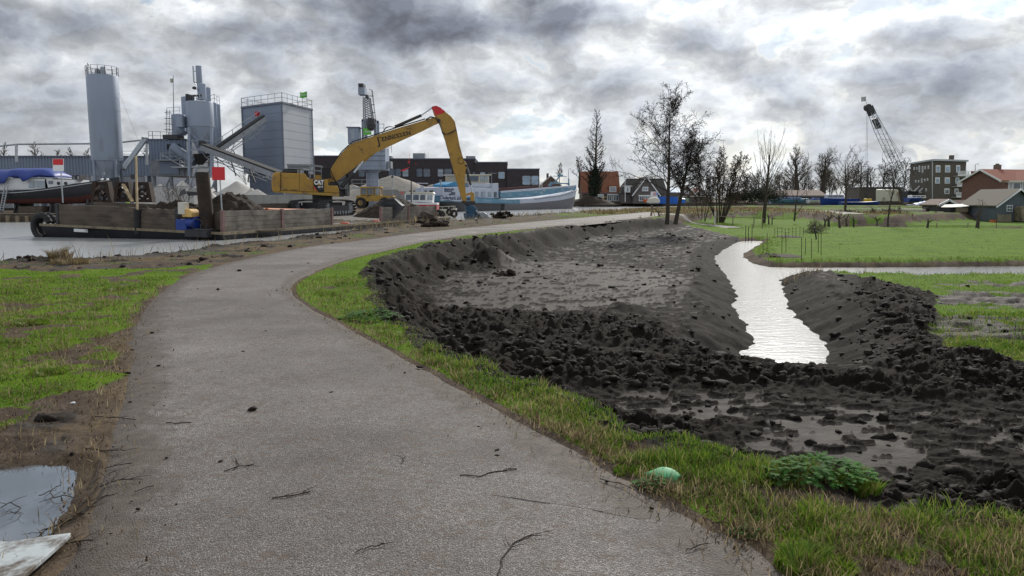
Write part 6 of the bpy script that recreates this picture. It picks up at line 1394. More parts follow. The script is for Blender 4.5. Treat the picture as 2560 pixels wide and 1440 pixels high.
for a_, c2 in ((1014, 1026), (1032, 1047), (1050, 1063), (1068, 1074), (1075, 1081)): MB().prism([P(a_, 500, .26), P(c2, 500, .26), P(c2, 487, .26), P(a_ + 1, 487, .26)], (0, .05, 0)).build('window', MT['glass'] if a_ < 1066 else MT['glasslit'], cb)
mb = MB(); mb.bar(P(1016, 480), P(1016, 462), .05); mb.bar(P(1016, 463), P(1037, 464), .04); mb.bar(P(1055, 480), P(1055, 470), .12); mb.bar(P(1042, 480), P(1042, 458), .04); mb.bar(P(1041, 458), P(1070, 458.5), .10); mb.cyl(P(1055, 468, -.1), P(1055, 468, .2), .22, .22, 14); mb.build('radar', MT['shipwhite'], t)
mb = MB(); 
for px in (1023, 1033, 1062, 1074, 1079): mb.box((xx(px) - .1, D + .6, zz(480)), (xx(px) + .12, D + .8, zz(476)))
mb.build('deck_lamp', MT['black'], t)
t = thing('signal_mast', 'tall dark mast with a red pennant rising before the tug wheelhouse', 'mast', W(1028, 505, 84)); mb = MB(); mb.cyl(W(1028, 506, 84), W(1028, 396, 84), .07, .04, 8); mb.bar(W(1020, 412, 84), W(1041, 412, 84), .05); mb.build('mast', MT['black'], t); mb = MB(); mb.prism([W(1026, 417, 84), W(1013, 422, 84), W(1000, 426, 84), W(1010, 428, 84)], (0, .03, 0)); mb.build('pennant', MT['red'], t)
mb = MB(); mb.bar(W(1024, 412, 84), W(1023, 383, 84), .03); mb.prism([W(1019, 403, 84), W(1024, 403, 84), W(1023, 407, 84), W(1020, 407, 84)], (0, .02, 0)); mb.prism([W(1037, 410, 84), W(1040, 409, 84), W(1041, 412, 84)], (0, .02, 0)); mb.build('aerial', MT['red'], t)
t = thing('red_buoy_flag', 'small faded red and white marker flag over the far soil heap', 'flag', W(1007, 489, 83)); mb = MB(); mb.bar(W(1005, 496, 83), W(1005, 478, 83), .04); mb.build('stick', MT['galv'], t); MB().prism([W(1001, 478, 83), W(1009, 479, 83), W(1008, 487, 83), W(1002, 486, 83)], (0, .03, 0)).build('cloth', M('faded_red', (.5, .12, .1), .8), t)
# tyre-fendered workboat
D = 82; t = thing('work_boat', 'small grimy pale work boat hung with tyres behind the barge end', 'boat', (xat(1115, D), D, ZW)); P = lambda x_, y_, o=0: W(x_, y_, D + o)
mb = MB(); mb.prism([P(1088, 524), P(1141, 522), P(1134, 534), P(1127, 541), P(1092, 541)], (0, 1.7, 0)); mb.build('hull', MT['offwhite'], t, bevel=.05); mb = MB(); mb.prism([P(1100, 516, .2), P(1132, 517, .2), P(1133, 523, .2), P(1102, 524, .2)], (0, 1.2, 0)); mb.build('cover', MT['dark_steel'], t)
mb = MB(); railing(mb, [P(1090, 524, .1), P(1138, 522, .1)], .3, .025, .8, (1,)); mb.build('rail', MT['offwhite'], t)
for px, py, r_ in ((1096, 533, .24), (1104, 536, .24), (1123, 530, .22), (1135, 534, .26)): MB().torus(P(px, py, -.1), r_ * 1.2, r_ * .55, (.5, 1, 0), 16, 8).build('tyre', MT['black'], t, smooth=True)
t = thing('timber_raft', 'narrow grey timber raft floating off the right end of the barge', 'raft', G(1120, 548, ZW)); mb = MB(); mb.hexa([G(1090, 551, ZW - .1), G(1125, 548, ZW - .1), G(1128, 545, ZW - .1), G(1093, 546.5, ZW - .1), G(1090, 551, ZW + .14), G(1125, 548, ZW + .14), G(1128, 545, ZW + .14), G(1093, 546.5, ZW + .14)]); mb.build('deck', MT['timber'], t)

# inland cargo ship
S = Pl((-11.0, 116.0), 60.5); SH_ = thing('cargo_ship', 'long inland cargo ship with white and faded blue upperworks moored in the canal', 'ship', S.p(1270, 524))
def sx(px, py=500): return (S.p(px, py) - S.o).dot(S.d)
L0_, L1_ = sx(1103), sx(1464, 480); LS = L1_ - L0_; BWD = 3.0
F = Matrix.Translation(S.o + S.d * L0_ + S.n * BWD) @ Matrix.Rotation(radians(60.5), 4, 'Z')
def szy(px, py): return S.p(px, py).z
shx = [(1103, 489), (1140, 491), (1200, 495), (1280, 499), (1340, 496), (1400, 488), (1430, 480), (1450, 472), (1464, 464)]
SX = [sx(a_) - L0_ for a_, _ in shx]; SZ = [szy(a_, c2) for a_, c2 in shx]
def sheer(x_): return float(np.interp(x_, SX, SZ))
st = []
for u in np.linspace(0, 1, 40):
    x_ = u * LS; bd = BWD * min(1, (.72 + u / .06 * .28)) * (1 - max(0, (u - .88) / .12) ** 2.3) + .03; bk = BWD * .96 * min(1, .15 + u / .12) * (1 - max(0, (u - .8) / .19) ** 2 if u < .985 else 0) + .02
    st.append((x_, bd, max(bk, .02), sheer(x_), -1.0, -1.2 * u ** 14 * 1.0 if u > .8 else 1.6 * (1 - min(1, u / .08))))
hull_mesh(F, [s_ for s_ in st if s_[0] < LS * .36], 0, .70, MT['navy'], 'aft_hull', SH_, 8); hull_mesh(F, [s_ for s_ in st if s_[0] >= LS * .33], 0, .70, MT['shiphull'], 'fore_hull', SH_, 8); hull_mesh(F, [s_ for s_ in st if s_[0] < LS * .47], .70, 1.0, MT['shipblue'], 'aft_topsides', SH_, 3); hull_mesh(F, [s_ for s_ in st if s_[0] >= LS * .45], .70, 1.0, MT['shipwhite'], 'fore_topsides', SH_, 3)
def sp(pts, o0, o1, name, mat, bev=0, par=None): mb = MB(); S.poly(mb, pts, o0, o1); return mb.build(name, MT[mat], par or SH_, bevel=bev)
sp([(1101, 490), (1118, 489), (1165, 492.5), (1165, 504), (1136, 503), (1120, 500), (1102, 501.5)], -.08, .05, 'stern_band', 'shipwhite')
text('Ouderkerk a/d Amstel', frame(S.p(1139, 495.6, -.11), S.d * 1 + Vector((0, 0, -.022)), -S.n), .80, MT['letterblue'], 'lettering', SH_, .01, 1.16, bold=.012)
sp([(1111, 489), (1112, 469), (1158, 467), (1158, 491)], .3, 5.6, 'aft_cabin', 'shipwhite', .03); ac = sp([(1158, 492), (1158, 468), (1240, 472), (1240, 496)], .5, 5.4, 'deckhouse', 'shipwhite', .03)
for a_, c2 in ((1195, 1202), (1209, 1219), (1226, 1234)): sp([(a_, 479 + (a_ - 1195) * .02), (c2, 479.3), (c2, 491.5), (a_, 491)], .44, .52, 'window', 'glasslit', 0, ac)
sp([(1132, 480), (1141, 480), (1141, 487), (1132, 487)], .2, .32, 'window', 'glass'); sp([(1127, 484), (1130, 484), (1130, 488), (1127, 488)], .2, .32, 'vent', 'black')
text('Nadovelda', frame(S.p(1128, 473, .27), S.d, -S.n), .55, MT['letterblue'], 'lettering', SH_, .01, 1.0); text('kampela', frame(S.p(1126, 477.5, .27), S.d, -S.n), .50, MT['letterblue'], 'lettering', SH_, .01, 1.0)
sp([(1115, 470), (1117.5, 470), (1117.5, 480), (1115, 480)], .25, .30, 'badge', 'letterblue')
sp([(1188, 469.5), (1240, 472), (1240, 458), (1188, 458)], 1.2, 4.6, 'upper_house', 'shipwhite', .03); sp([(1240, 496), (1241, 474), (1245, 458), (1257, 458), (1258, 495)], .9, 5, 'funnel_house', 'shipwhite', .03); sp([(1246, 480), (1252, 480), (1252, 493), (1246, 493)], .8, .92, 'door', 'glass')
wh = sp([(1170, 458), (1243, 458), (1243, 438), (1170, 438)], 1.6, 4.4, 'wheelhouse', 'cream', .03); sp([(1168, 438), (1246, 438), (1246, 435.5), (1168, 435.5)], 1.4, 4.6, 'roof', 'offwhite', 0, wh)
for a_, c2, m_ in ((1172, 1184, 'glasslit'), (1188, 1216, 'glass'), (1221, 1228, 'glasslit'), (1230, 1235, 'glasslit'), (1237, 1241, 'glasslit')): sp([(a_, 440), (c2, 440), (c2, 453), (a_, 453)], 1.54, 1.62, 'window', m_, 0, wh)
sp([(1129, 467), (1130, 461), (1150, 454), (1178, 457), (1184, 463), (1180, 467)], 1.2, 3.6, 'tender_cover', 'tarp2', .1)
mb = MB()
for px in (1190, 1205, 1220, 1235): mb.bar(S.p(px, 471, 1.0), S.p(px, 467, 1.0), .05)
mb.bar(S.p(1190, 467, 1.0), S.p(1238, 468.5, 1.0), .05); mb.bar(S.p(1254, 458, 2), S.p(1254, 431, 2), .09); mb.bar(S.p(1245, 432.5, 2), S.p(1266, 432.5, 2), .08); mb.bar(S.p(1115, 470, 1), S.p(1115, 455, 1), .14); mb.cyl(S.p(1115, 456, 1), S.p(1115, 449, 1), .17, .17, 8); mb.build('rail', MT['steel'], SH_)
mb = MB(); mb.bar(S.p(1180, 436, 3), S.p(1175, 416, 3), .04); mb.bar(S.p(1214, 436, 3), S.p(1207, 416, 3), .04); mb.build('whip_aerial', MT['galv'], SH_)
# hold coaming
sp([(1257, 478), (1300, 474), (1380, 467.5), (1446, 462.5), (1444, 474), (1380, 486), (1330, 492.5), (1280, 496), (1258, 495)], .45, .7, 'hold_coaming', 'shipblue'); sp([(1257, 478), (1300, 474), (1380, 467.5), (1446, 462.5), (1444, 466), (1380, 472), (1330, 477), (1258, 482)], .40, .5, 'coaming_rail', 'shipwhite')
sp([(1257, 474.5), (1300, 471), (1380, 464.5), (1440, 460.5), (1440, 466), (1257, 480)], 4.9, 5.1, 'far_coaming', 'maroon')
mb = MB(); S.poly(mb, [(1402, 455), (1406, 456), (1446, 457.5), (1446, 462), (1438, 460), (1405, 459), (1399, 465), (1396, 464)], 2, 2.3); mb.bar(S.p(1410, 457, 2.2), S.p(1424, 440, 2.2), .2); mb.bar(S.p(1408, 440, 2.2), S.p(1440, 441, 2.2), .12); mb.bar(S.p(1420, 438, 2.2), S.p(1430, 438, 2.2), .35); mb.bar(S.p(1444, 474, 2), S.p(1444, 446, 2), .18); mb.bar(S.p(1450, 470, 1), S.p(1450, 462, 1), .3); mb.build('bow_gear', MT['shipblue'], SH_)
mb = MB(); mb.bar(S.p(1371, 468, 2), S.p(1375, 452, 2.2), .08); mb.bar(S.p(1378, 469, 2), S.p(1380, 454, 2.2), .08)
for i in range(4): mb.bar(S.p(1372 + i, 465 - i * 3.4, 2), S.p(1378.6 + i * .4, 466 - i * 3.4, 2), .07)
mb.build('hold_ladder', MT['offwhite'], SH_)
mb = MB(); prev = None
for s_ in st[22:]:
    p_ = F @ Vector((s_[0], -s_[1] - .03, s_[3] - .1))
    if prev: mb.bar(prev, p_, .12, .16)
    prev = p_
mb.build('bulwark_rail', MT['steel'], SH_)
# street lamp behind the bow
def street_lamp(label, px, pb, pt, D, arm=6):
    t = thing('street_lamp', label, 'street lamp', W(px, pb, D)); MB().cyl(W(px, pb, D), W(px, pt + 3, D), .10, .06, 8).build('pole', MT['steel'], t); mb = MB(); mb.tube([W(px, pt + 3, D), W(px + .8, pt + .6, D), W(px + arm * .6, pt, D)], .05, 6); mb.bar(W(px + arm * .5, pt, D), W(px + arm, pt - .3, D), .22, .12); mb.build('lamp', MT['steel'], t)
street_lamp('street lamp rising behind the bow of the cargo ship', 1421, 470, 422, 215); street_lamp('street lamp between the flat block and the red-roofed house', 2438, 455, 410, 165, 9)

# the worker behind the grab frames
def person(label, foot, h, top_mat, leg_mat, yaw=0):
    t = thing('person', label, 'person', foot, yaw); s = h / 1.78; bmv = [(0, 0, .95), (0, 0, 1.2), (0, 0, 1.42), (0, 0, 1.52), (0, -.01, 1.62), (0, -.02, 1.74), (.19, 0, 1.40), (.24, -.03, 1.13), (.22, -.14, .90), (-.19, 0, 1.40), (-.24, -.03, 1.13), (-.20, -.16, .92), (.09, 0, .88), (.11, -.02, .5), (.12, 0, .08), (.12, -.13, .03), (-.09, 0, .88), (-.10, .01, .5), (-.12, .02, .08), (-.12, -.11, .03)]
    ed = [(0, 1), (1, 2), (2, 3), (3, 4), (4, 5), (2, 6), (6, 7), (7, 8), (2, 9), (9, 10), (10, 11), (0, 12), (12, 13), (13, 14), (14, 15), (0, 16), (16, 17), (17, 18), (18, 19)]
    rad = [.15, .16, .17, .065, .10, .07, .075, .055, .04, .075, .055, .04, .1, .07, .05, .045, .1, .07, .05, .045]
    me = bpy.data.meshes.new('body'); me.from_pydata([Vector(v) * s for v in bmv], ed, []); o = bpy.data.objects.new('body', me); COL.objects.link(o); me.materials.append(top_mat); o.parent = t
    m = o.modifiers.new('skin', 'SKIN')
    for v, r_ in zip(me.skin_vertices[0].data, rad): v.radius = (r_ * s, r_ * s * .8)
    me.skin_vertices[0].data[0].use_root = True; o.modifiers.new('sub', 'SUBSURF').levels = 1
    k = MB(); c2 = WM[t.name] @ Vector((0, -.02 * s, 1.66 * s)); k.lathe(c2, [(.11, 0), (.12, .04), (.09, .11), (.03, .14)], 12); k.build('helmet', MT['white'], t)
    return t
person('worker in a yellow-green hi-vis jacket and pale helmet beyond the barge', (xat(316, 74), 74, .42), 1.75, MT['hivis'], MT['dark_steel'])
# ================= trees =================
def gz(px, py): # follow the terrain under a photo pixel
    z = -.8
    for _ in range(4): g_ = G(px, py, z); z = float(terrain(np.array([g_.x]), np.array([g_.y]), False)[0][0])
    return G(px, py, z)
def segs_mesh(S, name, mat, parent, k=3):
    """S: list of (p0, p1, r0, r1)"""
    A = np.array([s[0] for s in S], float); B = np.array([s[1] for s in S], float); r0 = np.array([s[2] for s in S]); r1 = np.array([s[3] for s in S])
    d = B - A; L = np.linalg.norm(d, axis=1, keepdims=True); d = d / np.maximum(L, 1e-6); u = np.where(np.abs(d[:, 2:3]) > .9, [[1., 0, 0]], [[0, 0, 1.]]); a = np.cross(d, u); a /= np.linalg.norm(a, axis=1, keepdims=True); b_ = np.cross(d, a)
    V = []; 
    for P, r in ((A, r0), (B, r1)):
        for i in range(k): t = 2 * pi * i / k; V.append(P + (a * cos(t) + b_ * sin(t)) * r[:, None])
    V = np.stack(V, 1); n = len(S); base = (np.arange(n) * 2 * k)[:, None]; F = []
    for i in range(k): j = (i + 1) % k; F.append(base + [i, j, k + j, k + i])
    return mesh_np(name, V.reshape(-1, 3), np.concatenate(F), mat, parent)
def grow(S, p, d, L, r, lv, P, rs):
    n = P['seg'][lv]; wob = P['wob'][lv]; up = P['up'][lv]; r1 = max(r * P['taper'][lv], P['rmin']); pts = [(p, r)]; q = p
    for i in range(n):
        d = (d + np.array([rs.gauss(0, wob), rs.gauss(0, wob), rs.gauss(0, wob) + up])); d /= np.linalg.norm(d)
        e = q + d * L / n; ra = r + (r1 - r) * i / n; rb = r + (r1 - r) * (i + 1) / n; S[min(lv, 1) if lv < 2 else 1].append((q, e, ra, rb)) if lv else S[0].append((q, e, ra, rb)); q = e; pts.append((q, rb, d.copy()))
    if lv + 1 >= len(P['n']): 
        if P.get('cone') and rs.random() < P['cone']: S[1].append((q, q + np.array([rs.gauss(0, .03), rs.gauss(0, .03), -.05]), P['cr'], P['cr'] * .6))
        return
    m = P['n'][lv]; s0 = P['start'][lv]
    for i in range(m):
        f = s0 + (1 - s0) * ((i + rs.random()) / m); k = min(n - 1, int(f * n)); fr = f * n - k; a, b2 = pts[k], pts[k + 1]; pp = a[0] + (b2[0] - a[0]) * fr; rr = a[1] + (b2[1] - a[1]) * fr; dd = b2[2]
        az = rs.random() * 6.283 if lv else i * 2.4 + rs.random(); u = np.cross(dd, [0, 0, 1.]); 
        if np.linalg.norm(u) < .15: u = np.array([1., 0, 0])
        u /= np.linalg.norm(u); v = np.cross(dd, u); side = u * cos(az) + v * sin(az); an = radians(P['ang'][lv]) * (1 - P.get('close', .35) * (f if lv == 0 else 0)) + rs.gauss(0, .12)
        nd = dd * cos(an) + side * sin(an); prof = P['prof'](f) if lv == 0 else (1 - .45 * f)
        grow(S, pp, nd, L * P['len'][lv] * prof * rs.uniform(.75, 1.15), max(P['rmin'], rr * P['rr'][lv]), lv + 1, P, rs)
BASEP = dict(seg=[9, 6, 4, 3, 2], wob=[.05, .12, .16, .2, .2], up=[.03, .06, .04, .02, 0], taper=[.22, .3, .4, .6, .8], n=[24, 9, 6, 4], start=[.28, .2, .15, .1], ang=[62, 48, 45, 45], len=[.42, .42, .42, .5], rr=[.45, .55, .6, .7], rmin=.008, prof=lambda f: 1.15 - .75 * f)
def tree(label, base, H, r, seed, over=None, group=None, lean=(0, 0), twig='twig', name='bare_tree', cat='tree', stems=1, spread=.25, bark='bark'):
    P = dict(BASEP); P.update(over or {}); t = thing(name, label, cat, base, 0, group); rs = random.Random(seed); S = [[], []]
    for i in range(stems):
        a = rs.random() * 6.28; o = np.array([cos(a), sin(a), 0]) * (.12 + .25 * rs.random()) * (stems > 1); d = np.array([lean[0] + (cos(a) * spread * rs.random() if stems > 1 else 0), lean[1] + (sin(a) * spread * rs.random() if stems > 1 else 0), 1.]); d /= np.linalg.norm(d)
        grow(S, np.array(base) + o - [0, 0, .15], d, H * (rs.uniform(.7, 1) if stems > 1 else 1), r * (rs.uniform(.6, 1) if stems > 1 else 1), 0, P, rs)
    segs_mesh(S[0], 'trunk', MT[bark], t, 7); segs_mesh(S[1], 'crown', MT[twig], t, 3); return t
alder = dict(n=[32, 13, 8, 5], len=[.60, .42, .42, .45], rr=[.36, .5, .6, .7], wob=[.03, .15, .22, .28, .25], up=[.0, .07, .05, .03, 0], start=[.27, .16, .12, .1], ang=[72, 50, 50, 50], rmin=.0095, cone=.5, cr=.017, close=.45, prof=lambda f: (1.12 - .62 * f) * (.75 + .25 * min(1, f * 4)))
tree('taller slim bare alder, left of the pair beside the mud basin', G(1667, 556, -.1), 7.9, .17, 5, dict(alder, taper=[.16, .3, .4, .6, .8]), lean=(.02, 0))
tree('shorter bare alder with dark cone clusters, right of the pair beside the mud basin', G(1688, 556, -.1), 5.7, .17, 8, dict(alder, start=[.36, .15, .12, .1], len=[.52, .44, .42, .45], cone=.5, cr=.018, taper=[.25, .35, .4, .6, .8]), lean=(.16, 0))
tree('multi-stemmed bare alder clump near the white gate post', gz(1800, 556), 7.9, .085, 12, dict(n=[13, 8, 5, 3], len=[.30, .42, .42, .5], start=[.28, .2, .1, .1], ang=[40, 45, 45, 45], wob=[.05, .14, .2, .2, .2], rmin=.011, cone=.6, cr=.022, up=[.02, .08, .05, .02, 0]), stems=16, spread=.46, twig='twigred')
tree('smaller multi-stemmed bare shrub left of the alder clump', gz(1757, 551), 6.8, .06, 13, dict(n=[11, 6, 5, 2], len=[.26, .42, .42, .5], start=[.3, .2, .1, .1], ang=[40, 45, 45, 45], rmin=.010, cone=.6, cr=.025), stems=5, spread=.3)
# tall conifer with bare upswept branches
t = tree('tall narrow bare larch with ivy round its trunk, before the orange-roofed house', W(1488, 492, 198), 21.5, .5, 21, dict(n=[70, 9, 5, 3], len=[.21, .36, .4, .5], start=[.12, .2, .1, .1], ang=[92, 42, 45, 45], wob=[.01, .06, .14, .2, .2], up=[0, .19, .06, .03, 0], taper=[.08, .3, .4, .6, .8], rmin=.024, close=.35, prof=lambda f: 1.25 - 1.0 * f), name='larch_tree')
def leafmass(name, parent, c, rx, ry, rz, n, size, mat, seed, power=1.0, hollow=.3):
    rs = np.random.RandomState(seed); v = rs.randn(n, 3); v /= np.linalg.norm(v, axis=1, keepdims=True); rad = (hollow + (1 - hollow) * rs.rand(n) ** .5)
    rad = rad * (1 + .35 * perlin(v[:, 0] * 2.2 + seed, v[:, 2] * 2.2 + v[:, 1], seed)); P = v * rad[:, None] * [rx, ry, rz] + np.array(c)
    a = rs.randn(n, 3); a /= np.linalg.norm(a, axis=1, keepdims=True); b2 = np.cross(a, rs.randn(n, 3)); b2 /= np.linalg.norm(b2, axis=1, keepdims=True); s = size * (.5 + rs.rand(n))[:, None]
    V = np.stack([P - a * s, P - b2 * s * .6, P + a * s, P + b2 * s * .6], 1).reshape(-1, 3); F = (np.arange(n) * 4)[:, None] + [0, 1, 2, 3]
    return mesh_np(name, V, F, mat, parent)
c = W(1487, 462, 197.5); leafmass('ivy', t, c, 1.9, 1.9, 4.2, 5200, .16, MT['ivy'], 3, hollow=.1); c = W(1488, 436, 197.5); leafmass('ivy', t, c, 1.0, 1.0, 2.8, 1500, .15, MT['ivy'], 4, hollow=.1)
far = dict(n=[16, 8, 5, 3], len=[.40, .45, .45, .5], rmin=.03, seg=[6, 4, 3, 2], start=[.3, .2, .15, .1], ang=[50, 45, 45, 45], rr=[.5, .55, .6, .7])
willow = dict(far, n=[22, 10, 7, 4], len=[.55, .5, .45, .4], start=[.24, .2, .15, .1], ang=[60, 42, 36, 32], up=[0, .12, .08, .02], rr=[.36, .45, .5, .6], rmin=.026, taper=[.15, .3, .4, .6], close=.5, prof=lambda f: 1.1 - .55 * f)
for i, (px, pb, pt, D, r, lb, ov, tw) in enumerate([
        (1398, 462, 412, 240, .14, 'pale thin birch-like tree behind the small gabled house', dict(far, n=[14, 8, 5, 2], rmin=.028, ang=[38, 35, 40, 40]), 'twiggrey'),
        (1447, 468, 400, 222, .3, 'bare crooked tree between the ship bow and the orange-roofed house', far, 'twig'),
        (1992, 488, 393, 225, .9, 'big bare willow with brush-like crown, left of the two willows', willow, 'twiggrey'),
        (2057, 486, 399, 225, .85, 'big bare willow with brush-like crown, right of the two willows', willow, 'twiggrey'),
        (1862, 496, 440, 150, .12, 'low bare scrub tree right of the alder clump', dict(far, rmin=.022), 'twig'),
        (2112, 532, 409, 98, .17, 'wide bare tree in the middle of the paddock ramp', dict(n=[13, 9, 6, 3], len=[.62, .42, .42, .5], rmin=.011, start=[.30, .25, .15, .1], ang=[50, 40, 42, 45], up=[.0, .05, .04, .02], taper=[.3, .3, .4, .6], rr=[.55, .55, .6, .7], prof=lambda f: 1.1 - .3 * f), 'twiggrey'),
        (2220, 566, 402, 71, .095, 'slender dark bare tree standing on the ditch bank before the crane jib', dict(n=[15, 9, 5, 3], len=[.36, .42, .42, .5], rmin=.008, start=[.42, .25, .15, .1], ang=[62, 45, 42, 45], prof=lambda f: 1.3 - .5 * f), 'twig'),
        (2338, 549, 508, 90, .09, 'small shrubby bare tree left of the open-fronted shed', dict(n=[10, 6, 4], len=[.5, .45, .45], rmin=.010, start=[.3, .2, .1]), 'twiggrey'),
        (2446, 568, 500, 66, .07, 'thin bare sapling in front of the grey shed wall', dict(n=[10, 6, 4], len=[.45, .45, .45], rmin=.007, start=[.4, .2, .1], ang=[60, 45, 45]), 'twiggrey')]):
    b0 = W(px, pb, D); tree(lb, b0, (pb - pt) * D / FP * ov.get('hs', 1), r, 40 + i, ov, twig=tw)
# pollard with upright shoots
tree('pollarded tree with a thick trunk and a fan of upright shoots by the paddock fence', gz(1909, 557), 7.4, .22, 61, dict(seg=[7, 6, 4, 3], n=[30, 6, 4], len=[.60, .30, .4], rmin=.0065, start=[.36, .3, .15], ang=[58, 28, 35], up=[0, .14, .06, .02], wob=[.03, .08, .12, .15], taper=[.35, .3, .5, .7], rr=[.30, .5, .6], close=.5, prof=lambda f: 1.05 - .25 * f), twig='twiggrey')
tree('small open V-shaped bare fruit tree in the paddock', gz(1986, 549), 3.5, .10, 62, dict(seg=[3, 5, 4, 2], n=[5, 5, 3], len=[.9, .45, .4], rmin=.009, start=[.12, .35, .15], ang=[48, 35, 35], up=[0, .10, .06, .02], wob=[.05, .1, .14, .15], rr=[.6, .5, .6]), twig='bark')
# background belt of trees, right
for i in range(15): D = 236 + 5 * (i % 3); tree('low distant bare tree in the hazy treeline beyond the boathouse', W(1862 + i * 18, 490, D), (490 - 440 + 9 * (i % 3)) * D / FP, .2, 230 + i, dict(far, n=[13, 8, 5, 3], start=[.12, .2, .1, .1], len=[.6, .45, .45, .5], rmin=.026), 'distant bare treeline beyond the boathouse', twig='twiggrey', stems=2, spread=.5)
for i, (px, pt, hw) in enumerate([(2128, 420, 1.1), (2152, 414, 1.2), (2180, 424, 1), (2206, 412, 1.1), (2232, 420, 1), (2258, 412, 1.2)]):
    D = 205 + 6 * (i % 3); b0 = W(px, 490, D); tree('bare bushy tree in the belt behind the boatyard', b0, (490 - pt) * D / FP, .3, 80 + i, dict(far, n=[15, 8, 6, 3], start=[.15, .2, .1, .1], len=[.5 * hw, .45, .45, .5], rmin=.028), 'belt of bare trees behind the boatyard', twig='twig')
for i, (px, pt, D, lb) in enumerate([(8, 364, 150, 'bare tree over the hall roof at the very left edge'), (97, 360, 150, 'bare tree over the hall roof left of the white boat cabin'), (152, 380, 150, 'low bare tree top above the hall roof by the red and white sign'), (184, 376, 150, 'wind-swept bare tree left of the lone silo, farther from it'), (213, 377, 150, 'wind-swept bare tree touching the lone silo'), (372, 376, 150, 'small bare tree top beside the overhead pipe post')]):
    b0 = W(px, 440, D); tree(lb, b0, (440 - pt) * D / FP, .18, 120 + i, dict(far, n=[14, 7, 5, 3], rmin=.022, len=[.34, .45, .45, .5], start=[.4, .2, .1, .1]), twig='twigred', lean=(-.08 if i > 2 else 0, 0))
for i, (px, pb, pt, D, lb) in enumerate([(428, 506, 452, 74, 'bare reddish shrub before the steel fence, left one'), (462, 506, 455, 73, 'bare reddish shrub before the steel fence, right one'), (620, 460, 424, 118, 'bare rounded bush at the foot of the cladded tower')]):
    b0 = W(px, pb, D); tree(lb, b0, (pb - pt) * D / FP, .03, 140 + i, dict(seg=[5, 4, 3, 2], n=[9, 5, 4], len=[.45, .45, .5], start=[.1, .1, .1], rmin=.008, ang=[40, 40, 45]), None, twig='twigred', name='bare_shrub', cat='shrub', stems=5, spread=.7)
def bush(label, px, py, D, rx, rz, n, size, mat, seed, name='bush', cat='bush', group=None, ry=None):
    b0 = W(px, py, D); t = thing(name, label, cat, b0, 0, group); leafmass('foliage', t, b0 + Vector((0, 0, rz * .45)), rx, ry or rx * .7, rz, n, size, MT[mat], seed, hollow=.15)
    S = []; rs = random.Random(seed)
    for i in range(int(60 + 30 * rx)): a = rs.uniform(-1, 1) * rx; p = np.array([b0.x + a, b0.y + rs.uniform(-.3, .3) * rx, b0.z]); S.append((p, p + [rs.uniform(-.4, .4), rs.uniform(-.4, .4), rz * rs.uniform(.6, 1.6)], .02, .01))
    segs_mesh(S, 'stems', MT['twig'], t); return t
for i, (px, py, D, rx, rz, lb) in enumerate([(1868, 498, 150, 2.6, 1.5, 'dark low bush just right of the alder clump'), (1895, 496, 148, 3.0, 1.6, 'dark bush behind the pollarded tree'), (1930, 497, 148, 3.0, 1.6, 'dark bush right of the pollarded tree trunk'), (1838, 500, 152, 2.4, 1.0, 'low dark hedge bush seen through the alder stems')]):
    bush(lb, px, py, D, rx, rz, 1700, .12, 'hedge', 170 + i)
for i, (px, py, D, rx, rz, lb) in enumerate([(2195, 548, 84, 1.6, .85, 'brown leafless thicket left of the slender ditch-bank tree'), (2240, 548, 84, 1.7, .9, 'brown leafless thicket right of the slender ditch-bank tree')]):
    b0 = W(px, py, D); tree(lb, b0, 1.5, .03, 180 + i, dict(seg=[4, 3, 3, 2], n=[10, 7, 5], len=[.55, .5, .5], start=[.1, .1, .1], rmin=.009, ang=[55, 45, 45]), None, twig='twigred', name='thicket', cat='thicket', stems=16, spread=1.3)
t = thing('clipped_hedge', 'dark clipped garden hedge in front of the wood stack', 'hedge', W(2310, 549, 90)); 
for i in range(7): leafmass('foliage', t, W(2268 + i * 14, 542, 90), .55, .5, .42, 900, .05, MT['hedge'], 190 + i, hollow=.1)
t = thing('box_hedge', 'dark rectangular planting block beside the ramp of the paddock tree', 'hedge', W(2115, 540, 93)); b0 = W(2115, 546, 93); leafmass('foliage', t, b0 + Vector((0, 0, .45)), 1.55, .6, .6, 4200, .05, MT['twig'], 200, hollow=.05)

